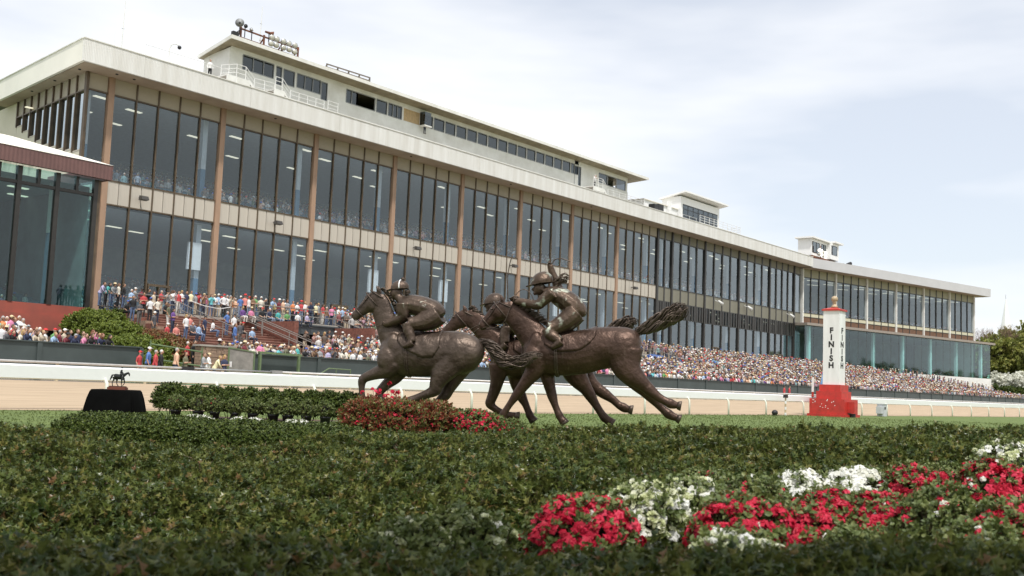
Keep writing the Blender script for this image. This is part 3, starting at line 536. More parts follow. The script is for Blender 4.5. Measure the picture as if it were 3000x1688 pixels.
for y in (CY-0.4, CY+1.6): MB().bar((184.5, y, 27.2), (200, y, 27.25), 0.25, 0.4).build('steel_beam', mRust, h3)
for x in (186, 190, 194, 198.5): MB().bar((x, CY+0.6, 26.4), (x, CY+0.6, 27.1), 0.2).build('steel_leg', mRust, h3)
def resize(t_, piv, sc_):
    S_ = Matrix.Translation(piv) @ Matrix.Diagonal((*sc_, 1)) @ Matrix.Translation(-Vector(piv))
    for ch in list(t_.children):
        for g_ in list(ch.children): g_.matrix_basis = S_ @ g_.matrix_basis
        ch.matrix_basis = S_ @ ch.matrix_basis
        for g_ in list(ch.children): par(g_, ch)
resize(h3, (185.4, 76.9, 27.0), (.80, .50, .97)); resize(h2, (141.5, 80.0, 27.0), (1.0, .48, .98))
lr = thing('lit_lamp_cluster', 'cluster of round lit lamps in front of the camera hut window', 'light rack', (188, 76, 27.3)); mLit = mat('lit_lamp', (1.0, 0.94, 0.85), 0.4, var=0, emit=1.6)
MB().bar((186.3, 76.2, 28.45), (190.4, 76.2, 28.4), 0.1).build('bar', mRust, lr); MB().bar((186.3, 76.2, 27.6), (190.4, 76.2, 27.5), 0.1).build('bar', mRust, lr); MB().bar((188.4, 76.2, 27.0), (188.4, 76.2, 29.6), 0.14).build('post', mRust, lr)
for (x, z, on) in ((186.6, 28.5, 1), (187.7, 28.48, 1), (188.8, 28.3, 0), (190.1, 28.3, 1), (186.6, 27.75, 0), (187.7, 27.7, 1), (188.9, 27.6, 0), (190.1, 27.55, 1)): MB().tube([(x, 76.15, z), (x, 75.95, z), (x-0.05, 75.7, z-0.05)], [0.12, 0.3, 0.33], 12).build('lamp', mLit if on else mLens, lr, True)
resize(lr, (185.4, 76.9, 27.3), (.80, 1.0, .95))
t = thing('roof_floodlight', 'black floodlight on an arm right of the camera hut', 'floodlight', (198.0, 75.5, 26.5)); MB().bar((197.3, 75.5, 27.2), (198.8, 75.3, 27.1), 0.08).build('arm', mGrey, t); MB().tube([(198.8, 75.3, 27.15), (199.9, 75.0, 27.45)], [0.25, 0.36], 8).build('lamp_head', mBlack, t); MB().bar((197.3, 75.6, 26.4), (197.3, 75.6, 27.2), 0.1).build('stand', mGrey, t)
# spandrel floodlights
ords = ['nearest the annex', 'second from the annex', 'third from the annex', 'fourth from the annex', 'fifth from the annex']
for k, x in enumerate([47.6, 61.6, 80.4, 97.2, 124.5]):
    t = thing('wall_floodlight', 'small dark floodlight on the beige spandrel band, '+ords[k], 'floodlight', (x, 77.6, 15.3), 'floodlights on the spandrel band')
    MB().bar((x, 78.0, 15.5), (x, 77.4, 15.45), 0.08).build('arm', mBlack, t); b = MB(); b.add([(x-0.35, 77.0, 15.25), (x+0.35, 77.0, 15.25), (x+0.35, 77.5, 15.2), (x-0.35, 77.5, 15.2), (x-0.3, 77.1, 15.55), (x+0.3, 77.1, 15.55), (x+0.3, 77.5, 15.6), (x-0.3, 77.5, 15.6)], [(3, 2, 1, 0), (4, 5, 6, 7), (0, 1, 5, 4), (1, 2, 6, 5), (2, 3, 7, 6), (3, 0, 4, 7)]); b.build('lamp_head', mat('lamp_dark', (0.06, 0.055, 0.05), 0.5, var=0.1), t)
for k, x in enumerate([149.5, 160.0, 177.0]):
    t = thing('wall_floodlight', 'white floodlight on the olive spandrel band, '+('nearest', 'middle', 'farthest')[k]+' of three', 'floodlight', (x, 77.6, 15.3), 'white floodlights on the olive band'); MB().bar((x, 78, 15.9), (x, 77.3, 15.6), 0.08).build('arm', mRail, t); MB().tube([(x-0.3, 77.2, 15.7), (x+0.6, 77.0, 15.3)], [0.16, 0.3], 10).build('lamp_head', mRail, t, True)
# ============================================================ TRACK RAILS, CROWD WALL, FINISH POST
mVinyl = mat('rail_white', (0.84, 0.84, 0.83), 0.35, var=0.02)
ir = thing('inner_track_rail', 'broad white inner running rail with curved posts beside the dirt track', 'rail', (40, 26.2, 0))
xs_ = [x for x in np.arange(-30, 260, 4.0)]
b = MB(); v = []
for x in xs_:
    y = railY(x)+0.16
    for (dy, dz) in ((-0.07, 0.84), (0.05, 0.81), (0.14, 0.89), (0.12, 1.14), (0.02, 1.20), (-0.08, 1.16)): v.append((x, y+dy, dz))
f_ = [(i*6+k, (i+1)*6+k, (i+1)*6+(k+1) % 6, i*6+(k+1) % 6) for i in range(len(xs_)-1) for k in range(6)]
b.add(v, f_); b.build('top_rail', mVinyl, ir)
pm = MB(); pm.tube([(0, 0, -0.1), (0, 0, 0.6), (0, 0.02, 0.74), (0, 0.09, 0.84), (0, 0.17, 0.9)], [0.05, 0.05, 0.05, 0.045, 0.045], 10); pme = pm.mesh('post', mat('post_cream', (0.70, 0.72, 0.62), 0.45, var=0.06), True)
pposts = []
d0 = UD(306, 1140, 30); 
for px in (306, 632, 918, 1173, 1378, 1567, 1735, 1886, 2017, 2132, 2242, 2352, 2523, 2597, 2665, 2728, 2788, 2844, 2895, 2941, 2985, 3028):
    # where this post's sight line meets the rail line
    d = ray(px, 1200); lo, hi = 5.0, 300.0
    for _ in range(50):
        mid = (lo+hi)/2; p = d*mid
        if p[1] > railY(p[0])+0.02: hi = mid
        else: lo = mid
    p = d*lo; put('post', pme, ir, (p[0], railY(p[0])-0.03, 0))
for x in (-10, -3, 4, 9.2): put('post', pme, ir, (x, railY(x)-0.03, 0))
orr = thing('outer_track_rail', 'slim pale pipe rail with leaning posts along the outer edge of the track', 'rail', (40, OUT_Y, 0.5))
mPipe = mat('pipe_rail', (0.60, 0.59, 0.57), 0.4, var=0.1)
for (xa, xb, M) in ((-40, 31.3, mPipe), (31.9, 37.0, mGrey), (37.6, 150, mPipe), (150, 300, mPipe)): MB().tube([(xa, OUT_Y, 1.37), (xb, OUT_Y, 1.37+0.001*max(0, xb-150))], 0.06 if M is mPipe else 0.045, 8).build('pipe', M, orr, True)
for x in (31.6, 37.3): MB().box(x-0.35, x+0.35, OUT_Y-0.09, OUT_Y+0.09, 1.28, 1.46).build('rail_coupling', mBlack if x < 33 else mGrey, orr)
mPostT = mat('post_tan', (0.55, 0.47, 0.33), 0.7, var=0.1)
opm = MB().bar((0, 0, 0.4), (0.0, 0.0, 1.33), 0.1).mesh('post', mPostT)
for k in range(46): put('post', opm, orr, (2+4.55*k, OUT_Y+0.12, 0))
# dark green crowd wall
mWall = mat('wall_green', (0.052, 0.068, 0.066), 0.6, var=0.18, scale=0.7, dirt=(0.04, 0.052, 0.05)); mWallB = mat('wall_base', (0.17, 0.12, 0.09), 0.9, var=0.35, scale=3)
cw = thing('crowd_wall', 'dark green crowd wall in front of the packed stand beyond the track', 'wall', (100, 50, 0.5)); cw2 = thing('crowd_wall', 'dark green crowd wall left of the shrubs with people leaning over', 'wall', (20, 50, 0.5))
def wallseg(t, x0, x1, seg):
    n = int(round((x1-x0)/seg)); s = (x1-x0)/n
    for i in range(n):
        MB().box(x0+i*s+0.12, x0+(i+1)*s-0.12, 49.9, 50.0, 1.2, 2.36).build('wall_panel', mWall, t); MB().box(x0+i*s+0.1, x0+(i+1)*s-0.1, 50.02, 50.1, 0.3, 1.3).build('base_panel', mWallB, t)
        MB().box(x0+i*s-0.12, x0+i*s+0.12, 49.82, 50.03, 0.3, 2.36).build('wall_post', mWall, t)
    MB().box(x1-0.12, x1+0.12, 49.82, 50.03, 0.3, 2.36).build('wall_post', mWall, t); MB().box(x0, x1, 49.8, 50.06, 2.36, 2.42).build('wall_cap', mWall, t)
wallseg(cw2, -2, 31.2, 5.5); wallseg(cw, 37.9, 246, 5.6)
mChain = mat('wire_mesh', (0.13, 0.12, 0.11), 0.7, var=0.4, scale=20)
t = thing('chain_link_fence', 'low chain link fence behind the outer rail posts', 'fence', (20, 47.2, 0.5)); b = MB()
for (xa, xb) in ((0, 31), (38.5, 75)):
    q = xa
    while q < xb: b.bar((q, 47.2, 0.5), (q+0.8, 47.2, 1.25), 0.014); b.bar((q+0.8, 47.21, 0.5), (q, 47.21, 1.25), 0.014); q += 0.11
b.build('wire', mChain, t)['kind'] = 'stuff'
for x in (0, 6, 12, 18, 24, 31, 38.5, 45, 52, 60, 68, 75): MB().bar((x, 47.25, 0.45), (x, 47.25, 1.28), 0.06).build('fence_post', mGrey, t)
# gate, stone pier, green stairs at the gap
t = thing('stone_pier', 'rough stone pier beside the open gate', 'pier', (36.5, 51, 0.5)); random.seed(3)
for r_ in range(11):
    xx = 35.7
    while xx < 38.4:
        wv_ = random.uniform(0.25, 0.5); MB().box(xx, min(xx+wv_, 38.5)-0.02, 51.0+random.uniform(0, 0.05), 51.6, 0.5+r_*0.2, 0.5+r_*0.2+0.185).build('stone', mBrickB, t); xx += wv_
MB().box(35.75, 38.45, 51.08, 51.58, 0.5, 2.69).build('mortar_core', mSoil, t); MB().box(35.6, 38.6, 50.95, 51.7, 2.7, 2.8).build('cap_stone', mConc, t)
mGG = mat('gate_green', (0.12, 0.17, 0.08), 0.6, var=0.15)
t = thing('mesh_gate', 'open grey mesh gate with a green frame beside the stone pier', 'gate', (36.9, 49.6, 0.5))
for a_, c_ in (((36.8, 49.9, 0.55), (36.8, 49.9, 2.7)), ((37.9, 49.0, 0.55), (37.9, 49.0, 2.5)), ((36.8, 49.9, 2.68), (37.9, 49.0, 2.48)), ((36.8, 49.9, 0.6), (37.9, 49.0, 0.6))): MB().bar(a_, c_, 0.07).build('gate_frame', mGG, t)
b = MB(); b.add([(36.82, 49.9, 0.62), (37.88, 49.02, 0.62), (37.88, 49.02, 2.46), (36.82, 49.9, 2.66)], [(0, 1, 2, 3)]); b.build('mesh_sheet', mat('gate_mesh', (0.23, 0.21, 0.19), 0.8, var=0.2), t)
t = thing('green_railing', 'green pipe railing on the steps behind the man in the peach shirt', 'railing', (32.8, 50.8, 0.6))
for z in (1.55, 2.35): MB().tube([(32.7, 51.4, z+0.3), (35.5, 50.6, z)], 0.045, 6).build('rail', mGG, t)
for (x, y, z) in ((32.7, 51.4, 2.85), (35.5, 50.6, 2.6)): MB().tube([(x, y, 0.5), (x, y, z)], 0.05, 6).build('post', mGG, t)
t = thing('side_steps', 'concrete steps at the gap where the two stewards stand', 'steps', (34, 51.5, 0.5))
for k in range(6): MB().box(33.4, 35.6, 51.0+k*0.32, 53.6, 0.5+k*0.17, 0.5+(k+1)*0.17).build('step', mConc, t)
t = thing('green_loading_frame', 'green steel frame and shelf against the crowd wall', 'frame', (39.5, 49.5, 0.5))
for x in (38.7, 41.6): MB().bar((x, 49.5, 0.6), (x, 49.5, 2.55), 0.14).build('post', mGG, t)
MB().bar((38.6, 49.5, 2.5), (41.8, 49.5, 2.45), 0.12).build('top_bar', mGG, t); MB().box(38.2, 42.0, 49.2, 49.85, 1.05, 1.35).build('shelf', mGG, t)
t = thing('green_handrail', 'thin green handrail with sloping end in front of the crowd wall', 'railing', (43.5, 49.3, 0.5)); MB().tube([(41.4, 49.0, 0.6), (43.6, 49.0, 1.75), (45.4, 49.0, 1.72), (45.4, 49.0, 0.5)], 0.04, 6).build('rail', mGG, t); MB().tube([(44.2, 49.0, 0.5), (44.2, 49.0, 1.74)], 0.03, 6).build('post', mGG, t)
# terrace furniture
mHand = mat('handrail_grey', (0.26, 0.24, 0.22), 0.5, var=0.15, metal=0.3)
railing('platform_railing', 'grey railing round the small platform beside the annex', [(40.6, 66.9, DECK), (44.4, 66.9, DECK)], 1.1, 2, None, mHand, 0.035, 3.6)
t = thing('brick_platform', 'brick walled platform with ivy beside the annex', 'platform', (42.3, 67.5, 1.4)); MB().box(40.4, 44.5, 66.8, 67.6, DECK-0.18, DECK).build('slab', mConc, t); MB().box(39.65, 40.6, 66.95, 67.5, 0.5, DECK-0.19).build('brick_wall', mBrick, t)
for k in range(NST): y = Y0S+k*DYS; MB().box(40.1, 40.57, y, y+DYS, 0.5, stepz(k)+0.12).build('brick_step', mBrick if k % 2 else mBrickB, t)
def hand(label, x, k0, k1):
    ya, yb = Y0S+k0*DYS, Y0S+k1*DYS; za, zb = stepz(k0), stepz(k1); t = thing('stair_handrail', label, 'handrail', (x, ya, za), 'handrails up the terrace')
    for h in (0.5, 0.98): MB().tube([(x, ya, za+h), (x, yb, zb+h)], 0.035, 6).build('rail', mHand, t)
    for q in range(4): y = ya+(yb-ya)*q/3; z = za+(zb-za)*q/3; MB().tube([(x, y, z-0.1), (x, y, z+0.98)], 0.035, 6).build('post', mHand, t)
hand('grey stair handrail nearest the annex', 44.6, 7, 18); hand('grey stair handrail in the middle of the red terrace', 49.2, 2, 18); hand('grey stair handrail left of the steel balcony', 49.7, 5, 18); hand('grey stair handrail right of the steel balcony', 59.6, 3, 18)
for k, x in enumerate((112.2, 140.5, 152.0, 178.0)): hand('far grey stair handrail in the packed terrace, '+('first', 'second', 'third', 'fourth')[k]+' from the left', x, 4, 18)
t = thing('rope_barrier', 'sagging white rope along the front of the upper deck', 'rope', (49, 67.4, DECK)); MB().tube([(45.8, 67.4, DECK+1.05), (47.2, 67.4, DECK+0.75), (48.6, 67.4, DECK+0.62), (49.6, 67.4, DECK+0.85)], 0.03, 6).build('rope', mRail, t); MB().tube([(45.8, 67.4, DECK-0.4), (45.8, 67.4, DECK+1.1)], 0.03, 6).build('post', mHand, t); MB().tube([(49.6, 67.4, DECK-0.4), (49.6, 67.4, DECK+1.0)], 0.03, 6).build('post', mHand, t)
BY = 64.6
t = thing('steel_balcony', 'steel beam balcony full of people above a dark passage', 'balcony', (54, BY, 4.6)); mBeam = mat('beam_grey', (0.075, 0.085, 0.09), 0.5, var=0.2, scale=1.5)
MB().box(49.9, 58.2, BY, 68.5, DECK-0.25, DECK-0.05).build('deck', mConc, t); MB().box(49.9, 58.2, BY-0.02, BY+0.1, DECK-0.85, DECK-0.25).build('beam', mBeam, t); MB().box(49.9, 58.2, BY-0.15, BY+0.2, DECK-0.25, DECK-0.15).build('beam', mBeam, t); MB().box(49.9, 58.2, BY-0.15, BY+0.2, DECK-0.93, DECK-0.85).build('beam', mBeam, t)
MB().box(49.95, 58.15, 67.4, 67.9, 1.36, DECK-0.26).build('passage_shade', mDark, t); MB().box(50.0, 50.4, 60.2, 67.3, 1.36, DECK-0.27).build('passage_wall', mBrick, t); MB().box(57.8, 58.2, 60.2, 67.3, 1.36, DECK-0.27).build('passage_wall', mBrick, t)  # near-black back panel stands in for the shade inside the passage
railing('balcony_guard', 'grey guard railing along the steel balcony', [(49.95, BY+0.25, DECK-0.05), (58.15, BY+0.25, DECK-0.05)], 1.1, 2, None, mHand, 0.035, 1.6)
t = thing('far_steel_balcony', 'small steel balcony in the far packed terrace above the blue drums', 'balcony', (104, 64, 4.4)); MB().box(98, 111, BY, 68, DECK-0.25, DECK-0.05).build('deck', mConc, t); MB().box(98, 111, BY-0.1, BY+0.1, DECK-0.9, DECK-0.25).build('beam', mBeam, t)
railing('balcony_guard', 'grey guard railing on the far steel balcony', [(98, BY+0.2, DECK-0.05), (111, BY+0.2, DECK-0.05)], 1.1, 2, None, mHand, 0.03, 2.2)
mDrum = mat('drum_blue', (0.03, 0.08, 0.25), 0.5, var=0.1); mDrum2 = mat('drum_light_blue', (0.10, 0.24, 0.42), 0.5, var=0.3, scale=1)
for (x, Y, M, lab) in ((102.5, 61.0, mDrum, 'blue drum shaped banner with white emblems under the far balcony'), (117.0, 61.5, mDrum2, 'blue and pale drum shaped banner in the far crowd')):
    t = thing('drum_banner', lab, 'banner', (x, Y, 3.2)); MB().tube([(x-1.2, Y-0.4, 4.5), (x+2.3, Y+0.2, 4.45)], 0.75, 20).build('drum', M, t, True)
    for (dx, dy) in ((-1.22, -0.41), ): MB().tube([(x+dx, Y+dy, 4.5), (x+dx-0.03, Y+dy-0.005, 4.5)], [0.42, 0.4], 16).build('emblem', mWhiteC, t); MB().tube([(x+dx-0.035, Y+dy-0.006, 4.5), (x+dx-0.05, Y+dy-0.01, 4.5)], [0.25, 0.24], 12).build('emblem_core', M, t)
    if M is mDrum: MB().tube([(x+1.1, Y-0.78, 4.5), (x+1.1, Y-0.80, 4.5)], [0.3, 0.28], 14).build('emblem', mWhiteC, t)
    for dx in (-0.9, 1.9): MB().bar((x+dx, Y, 1.4), (x+dx, Y, 3.9), 0.12).build('stand', mGrey, t)
# ============================================================ FINISH POST
mRedP = mat('finish_red', (0.50, 0.030, 0.022), 0.5, var=0.2, scale=3, dirt=(0.33, 0.03, 0.022)); mGold = mat('finial_gold', (0.42, 0.32, 0.20), 0.5, var=0.12); mLet = mat('letter_black', (0.012, 0.012, 0.012), 0.5, var=0)
FX, FYP = 66.5, 26.0
fp = thing('finish_post', 'white square finish post with FINISH lettering on a stepped red base', 'post', (FX, FYP, 0))
def sq(hw, z0, z1, M, nm, dx=0): return MB().box(FX-hw+dx, FX+hw+dx, FYP-hw, FYP+hw, z0, z1).build(nm, M, fp)
sq(1.27, -0.05, 0.16, mRedP, 'base_tier'); sq(1.16, 0.16, 1.13, mRedP, 'base_tier'); sq(0.84, 1.13, 1.62, mRedP, 'base_tier'); sq(0.70, 1.62, 2.05, mRedP, 'base_tier')
MB().box(FX-0.66, FX-0.1, FYP-1.62, FYP-1.165, 0.28, 0.98).build('meter_box', mRedP, fp); MB().tube([(FX-0.38, FYP-1.4, -0.02), (FX-0.38, FYP-1.4, 0.24)], 0.19, 12).build('spotlight', mBlack, fp)
SH = 0.535; sq(SH, 2.05, 6.85, mat('post_white', (.78, .78, .77), .45, var=.06, scale=1.5, dirt=(.66, .66, .64), stretch=(1, 1, .2)), 'shaft')
b = MB(); b.box(FX-0.62, FX+0.62, FYP-0.62, FYP+0.62, 6.85, 6.95); b.add([(FX-0.62, FYP-0.62, 6.952), (FX+0.62, FYP-0.62, 6.952), (FX+0.62, FYP+0.62, 6.952), (FX-0.62, FYP+0.62, 6.952), (FX-0.2, FYP-0.2, 7.08), (FX+0.2, FYP-0.2, 7.08), (FX+0.2, FYP+0.2, 7.08), (FX-0.2, FYP+0.2, 7.08)], [(0, 1, 5, 4), (1, 2, 6, 5), (2, 3, 7, 6), (3, 0, 4, 7), (4, 5, 6, 7)]); b.build('cap', mRedP, fp)
MB().lathe((FX, FYP, 7.08), [(0.20, 0), (0.24, 0.05), (0.18, 0.12), (0.12, 0.2), (0.11, 0.3), (0.16, 0.33), (0.11, 0.37), (0.19, 0.46), (0.225, 0.56), (0.19, 0.68), (0.09, 0.76), (0.01, 0.78)], 18).build('finial', mGold, fp, True)
def letter(ch, M4):
    cu = bpy.data.curves.new('letter', 'FONT'); cu.body = ch; cu.size = 0.5; cu.align_x = 'CENTER'; cu.extrude = 0.006; cu.offset = 0.022; cu.space_character = 1
    o = bpy.data.objects.new('letter_tmp', cu); ROOT.objects.link(o); bpy.context.view_layer.update()
    me = bpy.data.meshes.new_from_object(o.evaluated_get(bpy.context.evaluated_depsgraph_get())); bpy.data.objects.remove(o)
    me.materials.clear(); me.materials.append(mLet); q = bpy.data.objects.new('letter', me); ROOT.objects.link(q); q.matrix_world = M4; par(q, fp); return q
for i, ch in enumerate('FINISH'):
    z = 5.40-0.452*i
    letter(ch, Matrix.Translation((FX-0.02, FYP-SH-0.005, z)) @ Matrix.Rotation(math.pi/2, 4, 'X') @ Matrix.Diagonal((1.35, 1, 1, 1)))
    letter(ch, Matrix.Translation((FX-SH-0.005, FYP-0.02, z)) @ Matrix.Rotation(-math.pi/2, 4, 'Z') @ Matrix.Rotation(math.pi/2, 4, 'X'))
rc_ = random.Random(2)
for _ in range(16): yy, zz = FYP+rc_.uniform(-.6, .9), rc_.uniform(.4, 1.05); MB().box(FX-1.163, FX-1.1605, yy, yy+.05, zz, zz+rc_.uniform(.03, .07)).build('paint_chip', mWhiteC, fp)
KS = 0.935; S_ = Matrix.Translation((FX*KS, FYP*KS, 0)) @ Matrix.Scale(KS, 4) @ Matrix.Translation((-FX, -FYP, 0))   # stands just inside the rail
for o in list(fp.children): o.matrix_basis = S_ @ o.matrix_basis
fp.location = (FX*KS, FYP*KS, 0)
for o in list(fp.children): par(o, fp)
t = thing('blue_ladder', 'blue ladder leaning behind the finish post', 'ladder', (66.5, 28.2, 0.05)); mLad = mat('ladder_blue', (0.10, 0.22, 0.42), 0.5, var=0.1)
LA, LB = UY(2388, 1195, 28.5), UY(2412, 1093, 28.5)
for dx in (0, 0.5): MB().bar((LA[0]+dx, 28.5, 0.05), (LB[0]+dx, 28.45, LB[2]), 0.1, 0.16).build('stile', mLad, t)
for k in range(9): u = (k+0.5)/9; xx = LA[0]+(LB[0]-LA[0])*u; zz = 0.05+(LB[2]-0.05)*u; MB().bar((xx, 28.48, zz), (xx+0.5, 28.48, zz), 0.05).build('rung', mLad, t)
t = thing('electrical_box', 'grey electrical box by the rail right of the finish post', 'box', (83, 24.5, 0)); p = UY(2585, 1215, railY(84)-0.4); bx, by = p[0], p[1]
MB().box(bx-0.4, bx+0.25, by-0.22, by+0.22, 0.02, 0.82).build('cabinet', mat('box_grey', (0.5, 0.52, 0.53), 0.5, var=0.08), t); MB().box(bx-0.72, bx-0.405, by-0.18, by+0.18, 0.2, 0.66).build('side_cabinet', MATS['box_grey'], t); MB().box(bx-0.25, bx-0.0, by-0.235, by-0.222, 0.48, 0.64).build('vent', mBlack, t); MB().box(bx-0.44, bx+0.29, by-0.26, by+0.26, 0.82, 0.86).build('lid', MATS['box_grey'], t)
p = UY(2270, 1208, railY(58)-0.5); t = thing('black_ground_speaker', 'small black lamp on the grass edge by the rail', 'lamp', (p[0], p[1], 0)); MB().ball((p[0], p[1], 0.17), (0.2, 0.17, 0.16), 12, 8).build('housing', mBlack, t, True); MB().box(p[0]-0.15, p[0]+0.15, p[1]-0.1, p[1]+0.1, 0, 0.05).build('foot', mBlack, t)
p = UY(2301, 1210, railY(60)-0.3); t = thing('measuring_pole', 'thin striped pole standing in front of the white rail', 'pole', (p[0], p[1], 0))
for k in range(6): MB().tube([(p[0], p[1], 0.17*k), (p[0], p[1], 0.17*k+0.165)], 0.05 if k % 2 else 0.06, 8).build('band', mRail if k % 2 == 0 else mat('pole_tan', (0.45, 0.36, 0.22), 0.6, var=0.1), t)
MB().box(p[0]-0.12, p[0]+0.12, p[1]-0.1, p[1]+0.1, 1.02, 1.2).build('head', mBlack, t)
p = UY(2381, 1150, railY(64)+0.1); t = thing('striped_flag_pole', 'short white and red pole left of the finish post', 'pole', (p[0], p[1], 0)); MB().tube([(p[0], p[1], 1.15), (p[0], p[1], 1.45)], 0.07, 8).build('band', mRedP, t); MB().tube([(p[0], p[1], 1.45), (p[0], p[1], 2.35)], 0.08, 8).build('band', mRail, t); MB().tube([(p[0], p[1], 0), (p[0], p[1], 1.15)], 0.04, 8).build('band', mGrey, t)
# ============================================================ TROPHY TABLE
mVel = mat('black_velvet', (0.004, 0.004, 0.004), 1.0, var=0.2, spec=0.05)
tt = thing('draped_table', 'table under a floor length black velvet cloth behind the hedge', 'table', (11.95, 19.9, 0))
TA = math.atan2(-0.95, 0.78); TC = Vector((12.0, 20.0, 0)); tu = Vector((math.cos(TA), math.sin(TA), 0)); tw = Vector((-tu.y, tu.x, 0))
rows_ = []
for j, (z, e) in enumerate(((0.0, 0.13), (0.15, 0.12), (0.35, 0.095), (0.55, 0.06), (0.68, 0.025), (0.718, 0.004), (0.727, -0.012))):
    ring = []
    for k in range(64):
        a = 2*math.pi*k/64; c, s = math.cos(a), math.sin(a); q = 0.07
        bx_ = 0.415*math.copysign(abs(c)**q, c); by_ = 0.30*math.copysign(abs(s)**q, s)
        fo = e*(1+0.28*math.sin(a*13+1)+0.15*math.sin(a*29))
        L_ = math.hypot(bx_, by_); ring.append(TC+tu*(bx_*(1+fo/L_))+tw*(by_*(1+fo/L_))+Vector((0, 0, z)))
    rows_.append(ring)
b = MB(); b.add([p for r_ in rows_ for p in r_], [(i*64+k, i*64+(k+1) % 64, (i+1)*64+(k+1) % 64, (i+1)*64+k) for i in range(6) for k in range(64)]+[tuple(6*64+k for k in range(64))]); b.build('tablecloth', mVel, tt, True)
# ============================================================ BRONZE HORSES AND JOCKEYS
def bronze(name, c1, c2, pale, patch=0.0):
    M = bpy.data.materials.new(name); M.use_nodes = True; t = M.node_tree; B = t.nodes['Principled BSDF']; nn = t.nodes.new; lk = t.links.new
    tcn = nn('ShaderNodeTexCoord'); n = nn('ShaderNodeTexNoise'); n.inputs['Scale'].default_value = 2.2; n.inputs['Detail'].default_value = 7; n.inputs['Roughness'].default_value = 0.65; lk(tcn.outputs['Object'], n.inputs['Vector'])
    r = nn('ShaderNodeValToRGB'); r.color_ramp.elements[0].position = 0.3; r.color_ramp.elements[1].position = 0.7; r.color_ramp.elements[0].color = (*c1, 1); r.color_ramp.elements[1].color = (*c2, 1); lk(n.outputs['Fac'], r.inputs[0])
    mpn = nn('ShaderNodeMapping'); mpn.inputs['Scale'].default_value = (9, 9, 0.7); lk(tcn.outputs['Object'], mpn.inputs[0]); s = nn('ShaderNodeTexNoise'); s.inputs['Scale'].default_value = 1.6; s.inputs['Detail'].default_value = 4; lk(mpn.outputs[0], s.inputs['Vector'])
    r2 = nn('ShaderNodeValToRGB'); r2.color_ramp.elements[0].position = 0.62; r2.color_ramp.elements[1].position = 0.80; lk(s.outputs['Fac'], r2.inputs[0])
    mxn = nn('ShaderNodeMix'); mxn.data_type = 'RGBA'; mxn.inputs[7].default_value = (*pale, 1); mu = nn('ShaderNodeMath'); mu.operation = 'MULTIPLY'; mu.inputs[1].default_value = 0.45; lk(r2.outputs[0], mu.inputs[0]); lk(mu.outputs[0], mxn.inputs[0]); lk(r.outputs[0], mxn.inputs[6])
    out = mxn.outputs[2]
    if patch > 0:                                         # verdigris and bird lime in patches
        v = nn('ShaderNodeTexNoise'); v.inputs['Scale'].default_value = 4.5; v.inputs['Detail'].default_value = 6; lk(tcn.outputs['Object'], v.inputs['Vector']); r3 = nn('ShaderNodeValToRGB'); r3.color_ramp.elements[0].position = 0.68-patch*0.1; r3.color_ramp.elements[1].position = 0.78-patch*0.1; lk(v.outputs['Fac'], r3.inputs[0])
        m3 = nn('ShaderNodeMix'); m3.data_type = 'RGBA'; m3.inputs[7].default_value = (0.42, 0.44, 0.36, 1); lk(r3.outputs[0], m3.inputs[0]); lk(out, m3.inputs[6]); out = m3.outputs[2]
    lk(out, B.inputs['Base Color']); B.inputs['Metallic'].default_value = 0.6; rr = nn('ShaderNodeMapRange'); rr.inputs['To Min'].default_value = 0.34; rr.inputs['To Max'].default_value = 0.52; lk(n.outputs['Fac'], rr.inputs['Value']); lk(rr.outputs[0], B.inputs['Roughness'])
    n2 = nn('ShaderNodeTexNoise'); n2.inputs['Scale'].default_value = 9; n2.inputs['Detail'].default_value = 5; lk(tcn.outputs['Object'], n2.inputs['Vector']); bp = nn('ShaderNodeBump'); bp.inputs['Strength'].default_value = 0.5; bp.inputs['Distance'].default_value = 0.04; n4 = nn('ShaderNodeTexNoise'); n4.inputs['Scale'].default_value = 3.2; n4.inputs['Detail'].default_value = 3; n4.inputs['Distortion'].default_value = 0.6; lk(tcn.outputs['Object'], n4.inputs['Vector']); ad = nn('ShaderNodeMath'); ad.operation = 'MULTIPLY_ADD'; ad.inputs[1].default_value = 1.1; lk(n4.outputs['Fac'], ad.inputs[0]); lk(n2.outputs['Fac'], ad.inputs[2]); lk(ad.outputs[0], bp.inputs['Height']); lk(bp.outputs[0], B.inputs['Normal']); return M
mBr1 = bronze('bronze_grey', (0.050, 0.034, 0.025), (0.108, 0.079, 0.060), (0.20, 0.165, 0.135))
mBr3 = bronze('bronze_red', (0.042, 0.023, 0.015), (0.086, 0.050, 0.035), (0.17, 0.13, 0.10))
mBrJ = bronze('bronze_rider', (0.055, 0.037, 0.027), (0.115, 0.080, 0.058), (0.26, 0.22, 0.17), 0.2)
mBrJ3 = bronze('bronze_rider_streaked', (0.055, 0.036, 0.025), (0.115, 0.076, 0.052), (0.32, 0.29, 0.22), 0.95)
mBrH = bronze('bronze_hair', (0.045, 0.032, 0.024), (0.125, 0.092, 0.070), (0.25, 0.2, 0.16))
def crs(pts, sub=4):                                      # Catmull-Rom through tuples
    P = [np.array(p, float) for p in pts]; P = [2*P[0]-P[1]]+P+[2*P[-1]-P[-2]]; out = []
    for i in range(1, len(P)-2):
        for k in range(sub):
            t = k/sub; a, b, c, d = P[i-1:i+3]; out.append(0.5*((2*b)+(-a+c)*t+(2*a-5*b+4*c-d)*t*t+(-a+3*b-3*c+d)*t**3))
    out.append(P[-2]); return out
